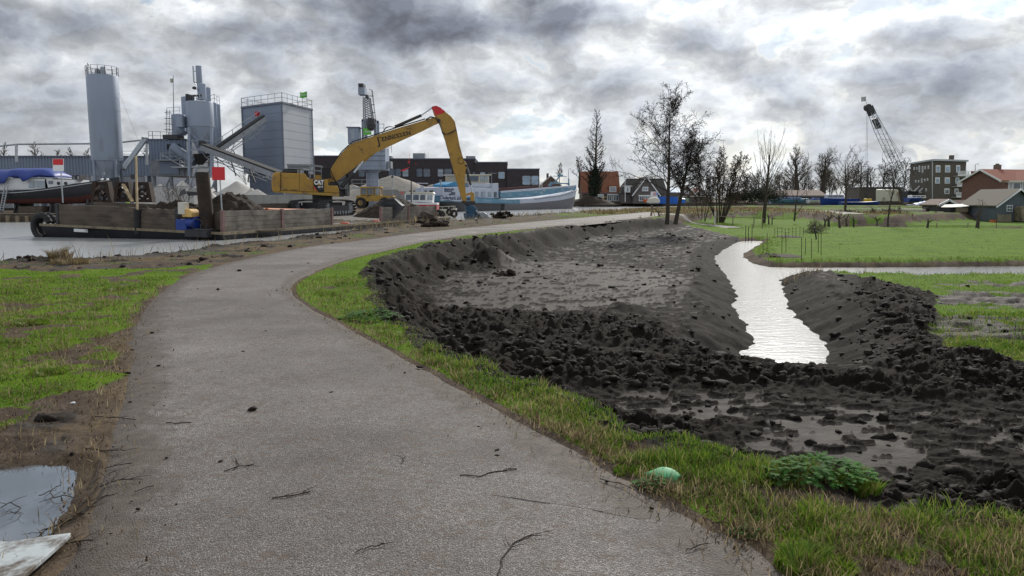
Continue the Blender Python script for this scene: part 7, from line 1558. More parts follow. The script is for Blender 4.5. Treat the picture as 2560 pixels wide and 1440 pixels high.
# ================= buildings on the right =================
def gable_house(name, label, cat, P1, P2, depth, ze, zr, wallm, roofm, zb=0.0, axis='depth', over=.3, trim='white', chimney=None):
    """front wall P1->P2 (world xy); axis 'depth': gable faces the viewer; 'width': ridge runs along the front"""
    a = Vector((*P1, 0)); c2 = Vector((*P2, 0)); d = (c2 - a); Wd = d.length; d /= Wd; n = Vector((-d.y, d.x, 0)); t = thing(name, label, cat, (a + c2) / 2 + Vector((0, 0, zb)))
    A = lambda s, o, z: a + d * s + n * o + Vector((0, 0, z)); mb = MB()
    if axis == 'depth':
        mb.prism([A(0, 0, zb), A(Wd, 0, zb), A(Wd, 0, ze), A(Wd / 2, 0, zr), A(0, 0, ze)], n * depth); mb.build('wall', MT[wallm], t)
        h = (zr - ze) / (Wd / 2); mb = MB(); th = .16
        for s0, s1 in ((-over, Wd / 2), (Wd + over, Wd / 2)):
            z0, z1 = ze - h * over + .03, zr + .03; mb.hexa([A(s0, -over, z0), A(s1, -over, z1), A(s1, depth + over, z1), A(s0, depth + over, z0), A(s0, -over, z0 + th), A(s1, -over, z1 + th), A(s1, depth + over, z1 + th), A(s0, depth + over, z0 + th)])
        rf = mb.build('roof', MT[roofm], t)
        if trim:
            mb = MB()
            for s0, s1 in ((-over, Wd / 2), (Wd + over, Wd / 2)): mb.bar(A(s0, -over - .04, ze - h * over + .05), A(s1, -over - .04, zr + .05), .08, .26)
            mb.build('bargeboard', MT[trim], t)
    else:
        mb.prism([A(0, 0, zb), A(0, 0, ze), A(0, depth / 2, zr), A(0, depth, ze), A(0, depth, zb)], d * Wd); mb.build('wall', MT[wallm], t); h = (zr - ze) / (depth / 2); mb = MB(); th = .18
        for o0, o1 in ((-over, depth / 2), (depth + over, depth / 2)): z0, z1 = ze - h * over + .03, zr + .03; mb.hexa([A(-over, o0, z0), A(Wd + over, o0, z0), A(Wd + over, o1, z1), A(-over, o1, z1), A(-over, o0, z0 + th), A(Wd + over, o0, z0 + th), A(Wd + over, o1, z1 + th), A(-over, o1, z1 + th)])
        rf = mb.build('roof', MT[roofm], t)
        if trim: mb = MB(); mb.bar(A(-over, -over - .05, ze - h * over), A(Wd + over, -over - .05, ze - h * over), .12, .22); mb.build('gutter', MT[trim], t)
    if chimney: s, o, z1 = chimney; mb = MB(); p = A(s, o, 0); mb.box((p.x - .35, p.y - .35, zr - 1.2), (p.x + .35, p.y + .35, z1)); mb.box((p.x - .4, p.y - .4, z1), (p.x + .4, p.y + .4, z1 + .15)); mb.build('chimney', MT[wallm], rf)
    return t, A
def window(t, px0, px1, py0, py1, D, frame_m='white', pane='glass', o=.0, th=.10, bars=1, name='window'):
    xa, xb = xat(px0, D), xat(px1, D); z0, z1 = zat(py1, D), zat(py0, D); mb = MB(); y = D - o
    for q in ((xa, z0, xa + th, z1), (xb - th, z0, xb, z1), (xa + th, z1 - th, xb - th, z1), (xa + th, z0, xb - th, z0 + th)): mb.box((q[0], y - .12, q[1]), (q[2], y + .02, q[3]))
    for i in range(bars): x_ = xa + (xb - xa) * (i + 1) / (bars + 1); mb.box((x_ - .04, y - .10, z0 + th), (x_ + .04, y + .01, z1 - th))
    w = mb.build(name, MT[frame_m], t); MB().box((xa + th, y - .04, z0 + th), (xb - th, y + .0, z1 - th)).build('pane', MT[pane], w); return w
# small gabled house over the ship
D = 235; t, A = gable_house('gabled_house', 'small dark gabled house peeping over the ship hold', 'house', (xat(1352, D), D), (xat(1402, D), D), 10, zat(462, D), zat(440, D), 'brick', 'tiledark', .2, 'depth', chimney=(2.2, 3, zat(434, D)))
# orange-roofed house
D = 204; t, A = gable_house('tiled_house', 'house with a large orange-brown tiled roof beside the larch', 'house', (xat(1456, D), D), (xat(1549, D), D), 9, zat(481, D), zat(429, D), 'brick', 'tileorange', .3, 'width', over=.25, trim='seam', chimney=None)
mb = MB(); mb.box((xat(1522, D), D + .15, zat(481.5, D)), (xat(1542, D), D + 2.4, zat(464, D))); dm = mb.build('dormer', MT['tileorange'], t); window(t, 1523.5, 1541, 466, 480.5, D + .15, 'white', 'glasslit', .1, .22)
for a_, c2 in ((1518, 1531), (1533, 1548)): window(t, a_, c2, 487, 503, D, 'white', 'glass', .02, .18)
mb = MB(); mb.bar(W(1518, 486, D - .2), W(1549, 486, D - .2), .3, .25); mb.build('fascia', MT['white'], t)
mb = MB(); mb.box((xat(1452, D), D - .1, zat(483, D)), (xat(1500, D), D - .02, zat(480, D))); mb.build('gutter', MT['seam'], t)
# dark gabled house
D = 198; t, A = gable_house('dark_gabled_house', 'dark-roofed house with white bargeboards left of the alder pair', 'house', (xat(1584, D), D), (xat(1648, D), D), 10, zat(486, D), zat(443, D), 'brickgrey', 'tiledark', .3, 'depth', over=.35)
mb = MB(); x0_, x1_, x2_ = xat(1556, D), xat(1578, D), xat(1672, D); mb.prism([(x0_, D + 3, .3), (x0_, D + 3, zat(483, D)), (x1_, D + 5, zat(446, D)), (x1_ + .1, D + 9, zat(446, D)), (x0_, D + 12, .3)], (.01, 0, 0)) if 0 else mb.hexa([(x0_, D + 2.5, .3), (x2_, D + 2.5, .3), (x2_, D + 12, .3), (x0_, D + 12, .3), (x0_, D + 2.5, zat(483, D)), (x2_, D + 2.5, zat(483, D)), (x2_, D + 12, zat(483, D)), (x0_, D + 12, zat(483, D))]); mb.build('side_wall', MT['brickgrey'], t)
mb = MB(); zl, zh = zat(484, D), zat(444.5, D); mb.hexa([(x0_ - .3, D + 2.2, zl), (x2_ + .3, D + 2.2, zl), (x2_ + .3, D + 12.3, zl), (x0_ - .3, D + 12.3, zl), (x1_, D + 6.6, zh), (x2_ - .2, D + 6.6, zh), (x2_ - .2, D + 8, zh), (x1_, D + 8, zh)]); mb.build('main_roof', MT['tiledark'], t)
window(t, 1606, 1621, 467, 478, D, 'white', 'glasslit', .02, .2); window(t, 1598, 1612, 490, 503, D, 'white', 'glass', .02, .18); window(t, 1614, 1626, 490, 503, D, 'white', 'glasslit', .02, .18)
mb = MB(); mb.bar(W(1596, 489, D - .2), W(1634, 489, D - .2), .4, .3); mb.build('fascia', MT['white'], t); mb = MB(); mb.box((xat(1565, D), D + 1.2, zat(481, D)), (xat(1578, D), D + 4.5, zat(466, D))); mb.box((xat(1562, D), D + 1.0, zat(466, D)), (xat(1582, D), D + 4.6, zat(464, D))); mb.build('dormer', MT['white'], t); window(t, 1567, 1572, 469, 479, D + 1.2, 'white', 'glass', .02, .1, 0)
# two gables behind the alders
D = 228; t, A = gable_house('gabled_house', 'brown gabled house with solar panels behind the alder pair', 'house', (xat(1692, D), D), (xat(1744, D), D), 10, zat(491, D), zat(464, D), 'brick', 'tilebrown', .3, 'depth'); window(t, 1711, 1723, 477, 485, D, 'white', 'glasslit', .02, .15)
t, A = gable_house('gabled_house', 'small red-roofed gable right of the one with solar panels', 'house', (xat(1742, D), D + 3), (xat(1778, D), D + 3), 9, zat(489, D), zat(470, D), 'brick', 'tilered', .3, 'depth'); window(t, 1753, 1766, 480, 487, D + 3, 'white', 'glass', .02, .12)
D = 222; t = thing('solar_roof_annex', 'low annex with a pale glassy sloping solar roof behind the alder trunks', 'annex', W(1685, 505, D)); mb = MB(); mb.hexa([W(1672, 505, D), W(1706, 505, D), W(1706, 505, D) + Vector((0, 6, 0)), W(1672, 505, D) + Vector((0, 6, 0)), W(1672, 482, D), W(1706, 482, D), W(1712, 470, D) + Vector((0, 6, 0)), W(1680, 470, D) + Vector((0, 6, 0))]); mb.build('wall', MT['brickgrey'], t); MB().prism([W(1673, 481.5, D - .05), W(1705, 481.5, D - .05), W(1711, 469, D - .1) + Vector((0, 6, 0)), W(1681, 469, D - .1) + Vector((0, 6, 0))], (0, 0, .12)).build('solar_panel', MT['glassblue'], t)
D = 215; t = thing('garage', 'low grey garage with white fascia and a green door right of the round blue tent', 'garage', W(1740, 508, D)); mb = MB(); mb.box((xat(1710, D), D, .3), (xat(1762, D), D + 6, zat(492, D))); mb.build('wall', MT['brickgrey'], t); MB().box((xat(1708, D), D - .3, zat(492, D)), (xat(1764, D), D + 6, zat(490, D))).build('fascia', MT['offwhite'], t); MB().box((xat(1716, D), D - .06, .4), (xat(1725, D), D - .01, zat(494, D))).build('door', M('pale_green_door', (.30, .42, .30), .6), t)
# flats
P1 = W(2274, 450, 190); P2 = W(2331, 450, 172); P3 = W(2413, 450, 176); P1, P2, P3 = [Vector((v.x, v.y, 0)) for v in (P1, P2, P3)]; P4 = P1 + P3 - P2; ztop = zat(402, 172)
t = thing('apartment_block', 'four-storey stained flat-roofed apartment block with white balconies', 'apartment block', (P1 + P3) / 2); footprint_box(MB(), [P1, P2, P3, P4], 0, ztop).build('wall', MT['render'], t)
cc = (P1 + P3) / 2; footprint_box(MB(), [cc + (p - cc) * 1.07 for p in (P1, P2, P3, P4)], ztop, ztop + .38).build('roof', MT['galv'], t)
def facewin(par, a, c2, px0, px1, py0, py1, fm='white', pm='glassblue', th=.16, prot=.06):
    d = (c2 - a).normalized(); n = Vector((d.y, -d.x, 0)); pl = Pl((a.x, a.y), math.degrees(math.atan2(d.y, d.x))); f = lambda x_, y_, o: pl.p(x_, y_, 0) + n * o
    mb = MB(); mb.prism([f(px0, py1, prot), f(px1, py1, prot), f(px1, py0, prot), f(px0, py0, prot)], -n * (prot + .05)); w = mb.build('window', MT[fm], par); i = th / 174 * FP; MB().prism([f(px0 + i, py1 - i, prot + .02), f(px1 - i, py1 - i, prot + .02), f(px1 - i, py0 + i * 2, prot + .02), f(px0 + i, py0 + i * 2, prot + .02)], -n * .015).build('pane', MT[pm], w)
for y0, y1, k_ in ((413, 431, 0), (443.5, 459, 1), (471, 485, 2)):
    for a_, c2 in ((2339 - k_ * 1.5, 2350.5 - k_ * 1.5), (2362.5 - k_, 2375 - k_), (2390 - k_ * 2, 2400 - k_ * 2)):
        if not (k_ == 2 and a_ < 2340): facewin(t, P2, P3, a_, c2, y0, y1, pm='glassblue' if k_ < 2 else 'glass')
for px, py0, py1 in ((2284, 418, 425), (2291, 418, 425), (2297, 414, 430), (2305, 415, 432), (2311.5, 415, 423), (2319.5, 413.5, 422), (2288, 450, 456), (2295, 450, 456), (2303, 446, 457), (2310.5, 447, 453), (2317.5, 445.5, 452), (2314, 471, 478)): facewin(t, P1, P2, px, px + 3.2, py0, py1, th=.10, prot=.04, pm='glass')
pl = Pl((P2.x, P2.y), math.degrees(math.atan2((P3 - P2).y, (P3 - P2).x)))
for a_, c2, y0, y1 in ((2382, 2410, 428, 441), (2380, 2408.5, 455, 467.5), (2378, 2406, 481, 494)):
    mb = MB(); pl.poly(mb, [(a_, y1), (c2, y1), (c2, y1 - 1.2), (a_, y1 - 1.2)], -1.3, 0); 
    for yy in (0, .22, .44, .62): pl.poly(mb, [(a_, y0 + (y1 - y0) * yy), (c2, y0 + (y1 - y0) * yy), (c2, y0 + (y1 - y0) * (yy + (.38 if yy > .6 else .12))), (a_, y0 + (y1 - y0) * (yy + (.38 if yy > .6 else .12)))], -1.3, -1.22)
    for px in (a_, c2 - .8): pl.poly(mb, [(px, y1), (px + .8, y1), (px + .8, y0), (px, y0)], -1.31, -1.2)
    mb.build('balcony', MT['white'], t)
mb = MB(); p = W(2381, 398, 180); mb.box((p.x - .4, p.y, ztop + .3), (p.x + .4, p.y + .8, ztop + 1.7)); mb.build('chimney', MT['render'], t); mb = MB(); pl.poly(mb, [(2329.6, 500), (2331.4, 500), (2331.4, 403), (2329.6, 403)], -.08, .0); pl.poly(mb, [(2413, 500), (2414.5, 500), (2414.5, 416), (2413, 416)], -.1, .5); mb.build('downpipe', MT['galv'], t)
# red brick house
P1 = W(2405, 470, 134); P2 = W(2501, 470, 127); t, A = gable_house('brick_house', 'red brick house with an orange-red tiled roof at the right edge', 'house', (P1.x, P1.y), (P2.x, P2.y), 26, zat(452, 130), zat(425, 130), 'brickred', 'tilered', -.3, 'depth', over=.4, chimney=None)
t2 = t
for o in t.children:
    if o.name.startswith('roof'): rf = o
p = W(2493, 424, 133); mb = MB(); mb.box((p.x - .45, p.y - .4, zat(428, 133)), (p.x + .45, p.y + .4, zat(412, 133))); mb.box((p.x - .25, p.y - .2, zat(412, 133)), (p.x + .2, p.y + .2, zat(409, 133))); mb.build('chimney', MT['brick'], rf)
# its street-side wing with the long window band
t = thing('terrace_wing', 'wing of the red brick house with a long pale window band under the eaves', 'house wing', W(2540, 500, 127)); D = 127.6; mb = MB(); mb.box((xat(2501.5, D), D, -.3), (xat(2760, D), D + 7, zat(452, D))); mb.build('wall', MT['brickred'], t)
mb = MB(); mb.hexa([(xat(2499, D), D - .4, zat(453, D)), (xat(2764, D), D - .4, zat(453, D)), (xat(2764, D), D + 7.3, zat(453, D)), (xat(2499, D), D + 7.3, zat(453, D)), (xat(2470, D), D + 4.4, zat(425.5, D)), (xat(2764, D), D + 4.4, zat(425.5, D)), (xat(2764, D), D + 5, zat(425.5, D)), (xat(2470, D), D + 5, zat(425.5, D))]); mb.build('roof', MT['tilered'], t)
mb = MB(); mb.bar(W(2499, 453.5, D - .5), W(2764, 453.5, D - .5), .16, .3); mb.build('gutter', MT['offwhite'], t)
for i, (a_, c2, m_) in enumerate([(2502, 2522, 'glass'), (2523, 2531, 'glasslit'), (2532, 2552, 'glass'), (2554, 2580, 'glasslit'), (2582, 2610, 'glass')]): window(t, a_, c2, 456, 474, D, 'white', m_, .02, .12, 0)
# grey boarded shed
PA = W(2489, 530, 84); PB = W(2592, 530, 85.5); zr = zat(475, 84.5); ze = zat(513, 84.5); t = thing('grey_shed', 'grey-blue boarded shed with a white-edged gable at the right edge', 'shed', W(2500, 551, 86)); a = Vector((PA.x, PA.y, 0)); c2 = Vector((PB.x, PB.y, 0)); bk = W(2402, 530, 93); dv = Vector((bk.x - a.x, bk.y - a.y, 0)); V3 = lambda v, z: Vector((v.x, v.y, z)); m_ = (a + c2) / 2
mb = MB(); mb.prism([V3(a, -.9), V3(c2, -.9), V3(c2, ze), V3(m_, zr), V3(a, ze)], dv); mb.build('wall', MT['greyboard'], t)
mb = MB(); d = (c2 - a).normalized(); n = Vector((d.y, -d.x, 0))
for s_, e_ in ((a - d * .35, m_), (c2 + d * .35, m_)):
    sl = (zr - ze) / (m_ - a).length; z0 = ze - .35 * sl + .03; f_ = n * .35; mb.hexa([V3(s_ + f_, z0), V3(e_ + f_, zr + .03), V3(e_ + dv * 1.02, zr + .03), V3(s_ + dv * 1.02, z0), V3(s_ + f_, z0 + .14), V3(e_ + f_, zr + .17), V3(e_ + dv * 1.02, zr + .17), V3(s_ + dv * 1.02, z0 + .14)])
mb.build('roof', MT['felt'], t); mb = MB(); 
for s_ in (a - d * .35, c2 + d * .35): mb.bar(V3(s_ + n * .38, ze - .22), V3(m_ + n * .38, zr + .07), .06, .16)
mb.build('bargeboard', MT['white'], t)
def pwin(t, pl, pts, o, fm, pm, cross=True):
    (x0_, y0_), (x1_, y1_) = pts; mb = MB(); pl.poly(mb, [(x0_, y1_), (x1_, y1_), (x1_, y0_), (x0_, y0_)], -o, .02); w = mb.build('window', MT[fm], t); xm, ym = (x0_ + x1_) / 2, (y0_ + y1_) / 2
    mb = MB(); 
    for (xa, xb) in ((x0_ + 1.4, xm - .7), (xm + .7, x1_ - 1.4)):
        for (ya, yb) in ((y0_ + 1.4, ym - .7), (ym + .7, y1_ - 1.4)): pl.poly(mb, [(xa, yb), (xb, yb), (xb, ya), (xa, ya)], -o - .02, -o + .005)
    mb.build('pane', MT[pm], w)
pl = Pl((a.x, a.y), math.degrees(math.atan2(d.y, d.x))); pwin(t, pl, ((2516, 513), (2531, 529)), .05, 'white', 'glass')
mb = MB(); pl.poly(mb, [(2534, 552), (2548, 552), (2548, 519), (2541, 515), (2534, 519)], -1.0, -.1); mb.build('dovecote_door', MT['timber'], t) 
t = thing('board_fence', 'short horizontal-board fence at the foot of the grey shed gable', 'fence', W(2510, 555, 82)); mb = MB()
for i in range(6): mb.bar(W(2495, 538 + i * 3, 82.5), W(2526, 538 + i * 3, 82.5), .03, .1)
mb.bar(W(2495, 556, 82.6), W(2495, 535, 82.6), .09); mb.bar(W(2526, 556, 82.6), W(2526, 535, 82.6), .09); mb.build('boards', MT['timber'], t)
# open-fronted shed
D = 99; t, A = gable_house('open_shed', 'brown-roofed open-fronted shed with white gable edge, left of the grey shed', 'shed', (xat(2351, D), D), (xat(2397, D), D), 4, zat(513, D), zat(501, D), 'dark_steel', 'tilebrown', -.6, 'depth', over=.25); mb = MB(); mb.hexa([(xat(2396, D), D + .3, zat(513, D)), (xat(2462, D), D + .3, zat(513, D)), (xat(2462, D), D + 4, zat(513, D)), (xat(2396, D), D + 4, zat(513, D)), (xat(2380, D), D + 1.9, zat(500, D)), (xat(2462, D), D + 1.9, zat(500, D)), (xat(2462, D), D + 2.3, zat(500, D)), (xat(2380, D), D + 2.3, zat(500, D))]); mb.build('side_roof', MT['tilebrown'], t); MB().bar((xat(2379, D), D - .2, -.5), (xat(2379, D), D - .2, zat(510, D)), .14).build('post', MT['galv'], t)  # solid dark front wall: shade of the open interior put into its colour
D = 90; t = thing('animal_hutch', 'weathered animal hutch with a pale sloping roof before the open shed', 'hutch', W(2412, 550, D)); mb = MB(); mb.hexa([W(2380, 518.5, D), W(2400, 519, D), W(2400, 519, D) + Vector((0, 2.4, 0)), W(2380, 518.5, D) + Vector((0, 2.4, 0)), W(2381, 517.5, D), W(2428, 514.5, D), W(2445, 510, D) + Vector((0, 2.4, 0)), W(2390, 512, D) + Vector((0, 2.4, 0))]); mb.build('roof', MT['offwhite'], t); mb = MB(); mb.box((xat(2396, D), D + .1, zat(550, D)), (xat(2427, D), D + 1.8, zat(536, D))); mb.box((xat(2397, D), D + .1, zat(531, D)), (xat(2427, D), D + 1.8, zat(519, D))); mb.build('boards', MT['timber'], t); mb = MB(); mb.box((xat(2398, D), D + .3, zat(537, D)), (xat(2426, D), D + 1.7, zat(530, D))); mb.box((xat(2384, D), D + .3, zat(549, D)), (xat(2395.5, D), D + 1.7, zat(520, D))); mb.build('opening', MT['black'], t)  # black blocks whose colour stands in for the shade inside the hutch
t = thing('log_stack', 'low stack of pale sawn boards in the yard behind the clipped hedge', 'wood stack', W(2292, 532, 97)); mb = MB()
for k_ in range(3): mb.box((xat(2262, 97), 97, zat(531 - k_ * 3.2, 97)), (xat(2320, 97), 98, zat(529 - k_ * 3.2, 97)))
mb.build('boards', MT['offwhite'], t); MB().box((xat(2320.5, 97), 96.9, zat(531, 97)), (xat(2328, 97), 98, zat(519, 97))).build('end_board', MT['rust'], t)
# boathouse, yard sheds, hoardings
D = 186; t, A = gable_house('boathouse', 'long low boathouse with a faded red-brown roof behind the boats', 'boathouse', (xat(1926, D), D), (xat(2066, D), D), 9, zat(490, D), zat(477, D), 'brickgrey', 'tilebrown', .2, 'width', over=.3, trim='seam')
D = 192; t = thing('yard_shed', 'dull brown flat-topped shed between the boathouse and the jib crane', 'shed', W(2190, 500, D)); MB().box((xat(2150, D), D, .2), (xat(2262, D), D + 8, zat(469, D))).build('wall', MT['render'], t); MB().box((xat(2148, D), D - .2, zat(469, D)), (xat(2264, D), D + 8, zat(467.5, D))).build('roof', MT['seam'], t)
D = 160; t = thing('shrink_wrapped_boat', 'tall pale shrink-wrapped boat standing on the yard left of the apartment block', 'boat', W(2225, 505, D)); mb = MB()
for i in range(9): x0_ = 2204 + i * 4.7; mb.prism([W(x0_, 503, D), W(x0_ + 4.4, 503, D), W(x0_ + 4.4, 473 + (i % 3), D), W(x0_, 473 + ((i + 1) % 3), D)], (0, 2.5 + .3 * (i % 2), 0))
mb.build('wrap', MT['offwhite'], t); mb = MB(); mb.bar(W(2250, 506, D - 1), W(2244, 480, D), .2); mb.bar(W(2212, 506, D - 1), W(2210, 494, D), .2); mb.build('prop', MT['timber'], t)
def small_boat(label, px0, px1, pyd, pyk, D, hm, cabin=None, cm='white', bow=1):
    t = thing('moored_boat', label, 'boat', W((px0 + px1) / 2, pyk, D)); L = xat(px1, D) - xat(px0, D); zs, zk = zat(pyd, D), zat(pyk, D); F = Matrix.Translation((xat(px0 if bow > 0 else px1, D), D + 1.2, 0)) @ Matrix.Rotation(0 if bow > 0 else pi, 4, 'Z')
    st = [(L * u, 1.3 * (1 - max(0, (u - .55) / .45) ** 2.3) + .03, .7 * (1 - max(0, (u - .5) / .45) ** 2 if u < .95 else 0) + .02, zs + (.5 * max(0, u - .5) ** 1.5), zk, -.5 * max(0, u - .7)) for u in np.linspace(0, 1, 14)]
    hull_mesh(F, st, 0, 1, MT[hm], 'hull', t, 5)
    if cabin: (a_, c2, y0, y1) = cabin; mb = MB(); mb.prism([W(a_, y1, D + .4), W(c2, y1, D + .4), W(c2 - 1.5, y0, D + .4), W(a_ + 1.5, y0, D + .4)], (0, 1.6, 0)); cb = mb.build('cabin', MT[cm], t, bevel=.04); n_ = max(1, int((c2 - a_) / 12)); 
    if cabin:
        for i in range(n_): w_ = (c2 - a_ - 6) / n_; MB().prism([W(a_ + 3 + i * w_, y0 + (y1 - y0) * .55, D + .37), W(a_ + 1 + (i + 1) * w_, y0 + (y1 - y0) * .55, D + .37), W(a_ + 1 + (i + 1) * w_, y0 + 1.5, D + .37), W(a_ + 3 + i * w_, y0 + 1.5, D + .37)], (0, .05, 0)).build('window', MT['glass'], cb)
    return t
small_boat('dark blue barge-like boat with a pale wheelhouse behind the paddock tree', 2058, 2152, 497, 513, 150, 'blue', (2068, 2112, 487, 497), 'shipwhite', -1)
small_boat('long low pale blue covered boat in front of the boathouse', 1934, 2030, 498, 509, 160, 'shipblue', (1945, 2005, 493, 499), 'paleblue', 1)
small_boat('low dark blue flat boat right of the blue barge-like boat', 2112, 2210, 505, 513, 145, 'blue', None)
small_boat('white-topped dark blue motor boat before the apartment block', 2278, 2317, 495, 505, 142, 'blue', (2279, 2316, 488.5, 495.5), 'white')
small_boat('small white and blue motor boat left of the blue barge-like boat', 2028, 2062, 500, 508, 158, 'white', (2034, 2052, 495, 501), 'blue')
t = thing('tarp_heap', 'light blue tarpaulin over a boat in front of the apartment block', 'tarpaulin', W(2313, 512, 135)); n = 12; vs = []; D = 135
for i in range(n + 1):
    u = i / n
    for j in range(6): v = j / 5; vs.append(W(2290 + 46 * u, 512 - 9.5 * sin(pi * v) ** .6 * min(1, .25 + u * 1.1) * (1 if u < .93 else .6), D) + Vector((0, 2.2 * v, .04 * sin(i * 2.1 + j))))
mb = MB(); mb.add(vs, [(i * 6 + j, (i + 1) * 6 + j, (i + 1) * 6 + j + 1, i * 6 + j + 1) for i in range(n) for j in range(5)]); mb.build('cloth', MT['paleblue'], t, smooth=True); MB().box((xat(2288, 135), 134.7, zat(514, 135)), (xat(2338, 135), 137.5, zat(511.5, 135))).build('boat_edge', MT['white'], t)
t = thing('yellow_tank', 'yellow site tank standing at the foot of the dark yard mast', 'tank', W(2176, 506, 165)); MB().box((xat(2169, 165), 165, zat(505.5, 165)), (xat(2183, 165), 166.4, zat(496.5, 165))).build('tank', M('bright_yellow', (.62, .42, .02), .5), t, bevel=.12)
mb = MB(); mb.box((xat(2171, 165), 165.1, zat(507, 165)), (xat(2181, 165), 166.2, zat(505.5, 165))); mb.build('feet', MT['dark_steel'], t)
t = thing('yard_mast', 'dark upright pile rising beside the yellow site tank', 'mast', W(2168, 508, 168)); MB().cyl(W(2168, 508, 168), W(2169, 433, 168), .26, .24, 10).build('pile', MT['dark_steel'], t); MB().cyl(W(2169, 433.2, 168), W(2169, 432.2, 168), .32, .32, 10).build('cap', MT['steel'], t)
D = 195; t = thing('blue_hoarding', 'bright blue sheet hoarding behind the alder trunks', 'hoarding', W(1672, 508, D)); mb = MB()
for i in range(8): a_ = 1643 + i * 6.6; mb.box((xat(a_, D), D + .12 * (i % 2), .3), (xat(a_ + 6.4, D), D + .25 + .12 * (i % 2), zat(491.5 + (i > 6), D)))
mb.build('sheet', MT['boxblue'], t); mb = MB(); mb.box((xat(1643, D), D + .3, .3), (xat(1697, D), D + .5, zat(492, D))); mb.build('frame', MT['seam'], t)
t = thing('round_tent', 'round blue tank-like hut with a white dome lid by the garage', 'hut', W(1705, 508, 193)); MB().lathe(W(1705, 508, 193), [(.82, 0), (.86, .95)], 20).build('drum', MT['boxblue'], t, smooth=True); MB().lathe(W(1705, 508, 193) + Vector((0, 0, .95)), [(.9, 0), (.86, .12), (.5, .3), (.1, .36)], 20).build('lid', MT['white'], t, smooth=True)
t = thing('covered_boat', 'white shrink-wrapped boat on the quay left of the blue hoarding', 'boat', W(1635, 508, 190)); leaf = [(1618, 507), (1622, 500), (1624, 495), (1640, 493), (1648, 496), (1651, 503), (1649, 508), (1624, 509)]; MB().prism([W(x_, y_, 190) for x_, y_ in leaf], (0, 2.2, 0)).build('cover', MT['offwhite'], t, bevel=.25); MB().box((xat(1622, 190), 190.3, zat(511, 190)), (xat(1649, 190), 192, zat(508, 190))).build('trailer', MT['dark_steel'], t)
t = thing('orange_container', 'small orange box left of the white wrapped boat', 'box', W(1614, 504, 192)); MB().box((xat(1611, 192), 192, zat(505, 192)), (xat(1620, 192), 193.2, zat(498, 192))).build('box', M('safety_orange', (.62, .10, .02), .5), t, bevel=.06)
MB().box((xat(1610, 192), 191.9, zat(505.8, 192)), (xat(1621, 192), 193.3, zat(505, 192))).build('pallet', MT['timber'], t)
t = thing('banner_sign', 'white banner sign with red and blue slanting stripes above the wrapped boat', 'sign', W(1636, 508, 194)); D = 194; MB().box((xat(1627.5, D), D, zat(496, D)), (xat(1645, D), D + .06, zat(479, D))).build('board', MT['white'], t)
mb = MB(); 
for px in (1631, 1641): mb.bar(W(px, 510, D + .1), W(px, 480, D + .1), .1)
mb.build('post', MT['galv'], t)
for i in range(4): MB().prism([W(1633 + i * 3, 489, D - .03), W(1634.6 + i * 3, 489, D - .03), W(1636.6 + i * 3, 481, D - .03), W(1635 + i * 3, 481, D - .03)], (0, .02, 0)).build('stripe', MT['red'] if i < 2 else MT['boxblue'], t)
D = 192; t = thing('tractor', 'small pale tractor with a yellow wheel before the orange-roofed house', 'tractor', W(1505, 498, D)); mb = MB(); mb.box((xat(1496, D), D, zat(496, D)), (xat(1510, D), D + 1.4, zat(486, D))); cb = mb.build('cab', MT['offwhite'], t, bevel=.06); MB().box((xat(1497.5, D), D - .03, zat(493, D)), (xat(1509, D), D + .01, zat(487.5, D))).build('window', MT['glasslit'], cb); MB().prism([W(1508, 499, D), W(1518, 499, D), W(1517, 494, D), W(1512, 492, D), W(1508, 494, D)], (0, 1.2, 0)).build('bonnet', M('tractor_yellow', (.5, .33, .05), .6), t)
for px, r_ in ((1499, .5), (1514, .36)): MB().cyl(W(px, 497, D - .15), W(px, 497, D + .2), r_, r_, 14).build('wheel', MT['black'], t)
flag_p = thing('flagpole', 'bare white flagpole before the dark gabled house', 'flagpole', W(1563, 505, 192)); MB().cyl(W(1563, 505, 192), W(1562.6, 436, 192), .09, .05, 8).build('pole', MT['white'], flag_p); MB().cyl(W(1562.6, 436, 192), W(1562.6, 434.8, 192), .1, .1, 8).build('finial', MT['galv'], flag_p)
t = thing('mooring_post', 'tall thin dark post standing at the water between the alders and the clump', 'post', G(1722, 527, 0)); MB().cyl(W(1722, 528, 98), W(1724, 440, 98), .05, .03, 8).build('shaft', MT['dark_steel'], t)
MB().box((xat(1723.0, 98) - .16, 97.9, zat(495, 98)), (xat(1723.2, 98) + .16, 98.1, zat(490, 98))).build('plate', MT['dark_steel'], t)
t = thing('landing_stage', 'dark boarded landing stage along the far bank under the houses', 'landing stage', W(1640, 513, 196)); mb = MB(); rs = random.Random(9)
for i in range(46): a_ = 1462 + i * 9.6; mb.box((xat(a_, 203), 203.4, -.6), (xat(a_ + 9.2, 203), 203.9, .55 + rs.uniform(-.05, .05)))
mb.build('piling', MT['bulk'], t); mb = MB(); mb.bar((xat(1462, 203), 203.3, .6), (xat(1903, 203), 203.3, .6), .3, .12); mb.build('capping', MT['timber'], t)
t = thing('spoil_bank', 'dark earth bank between the ship bow and the tractor', 'earth bank', W(1480, 505, 190)); o = heap('bank', None, None, (xat(1478, 192), 192), 6, 4, 1.9, MT['mudheap'], 77, 1.6, ((.5, 0, .5, 1.2),), .06, .3, 40, parent=t)

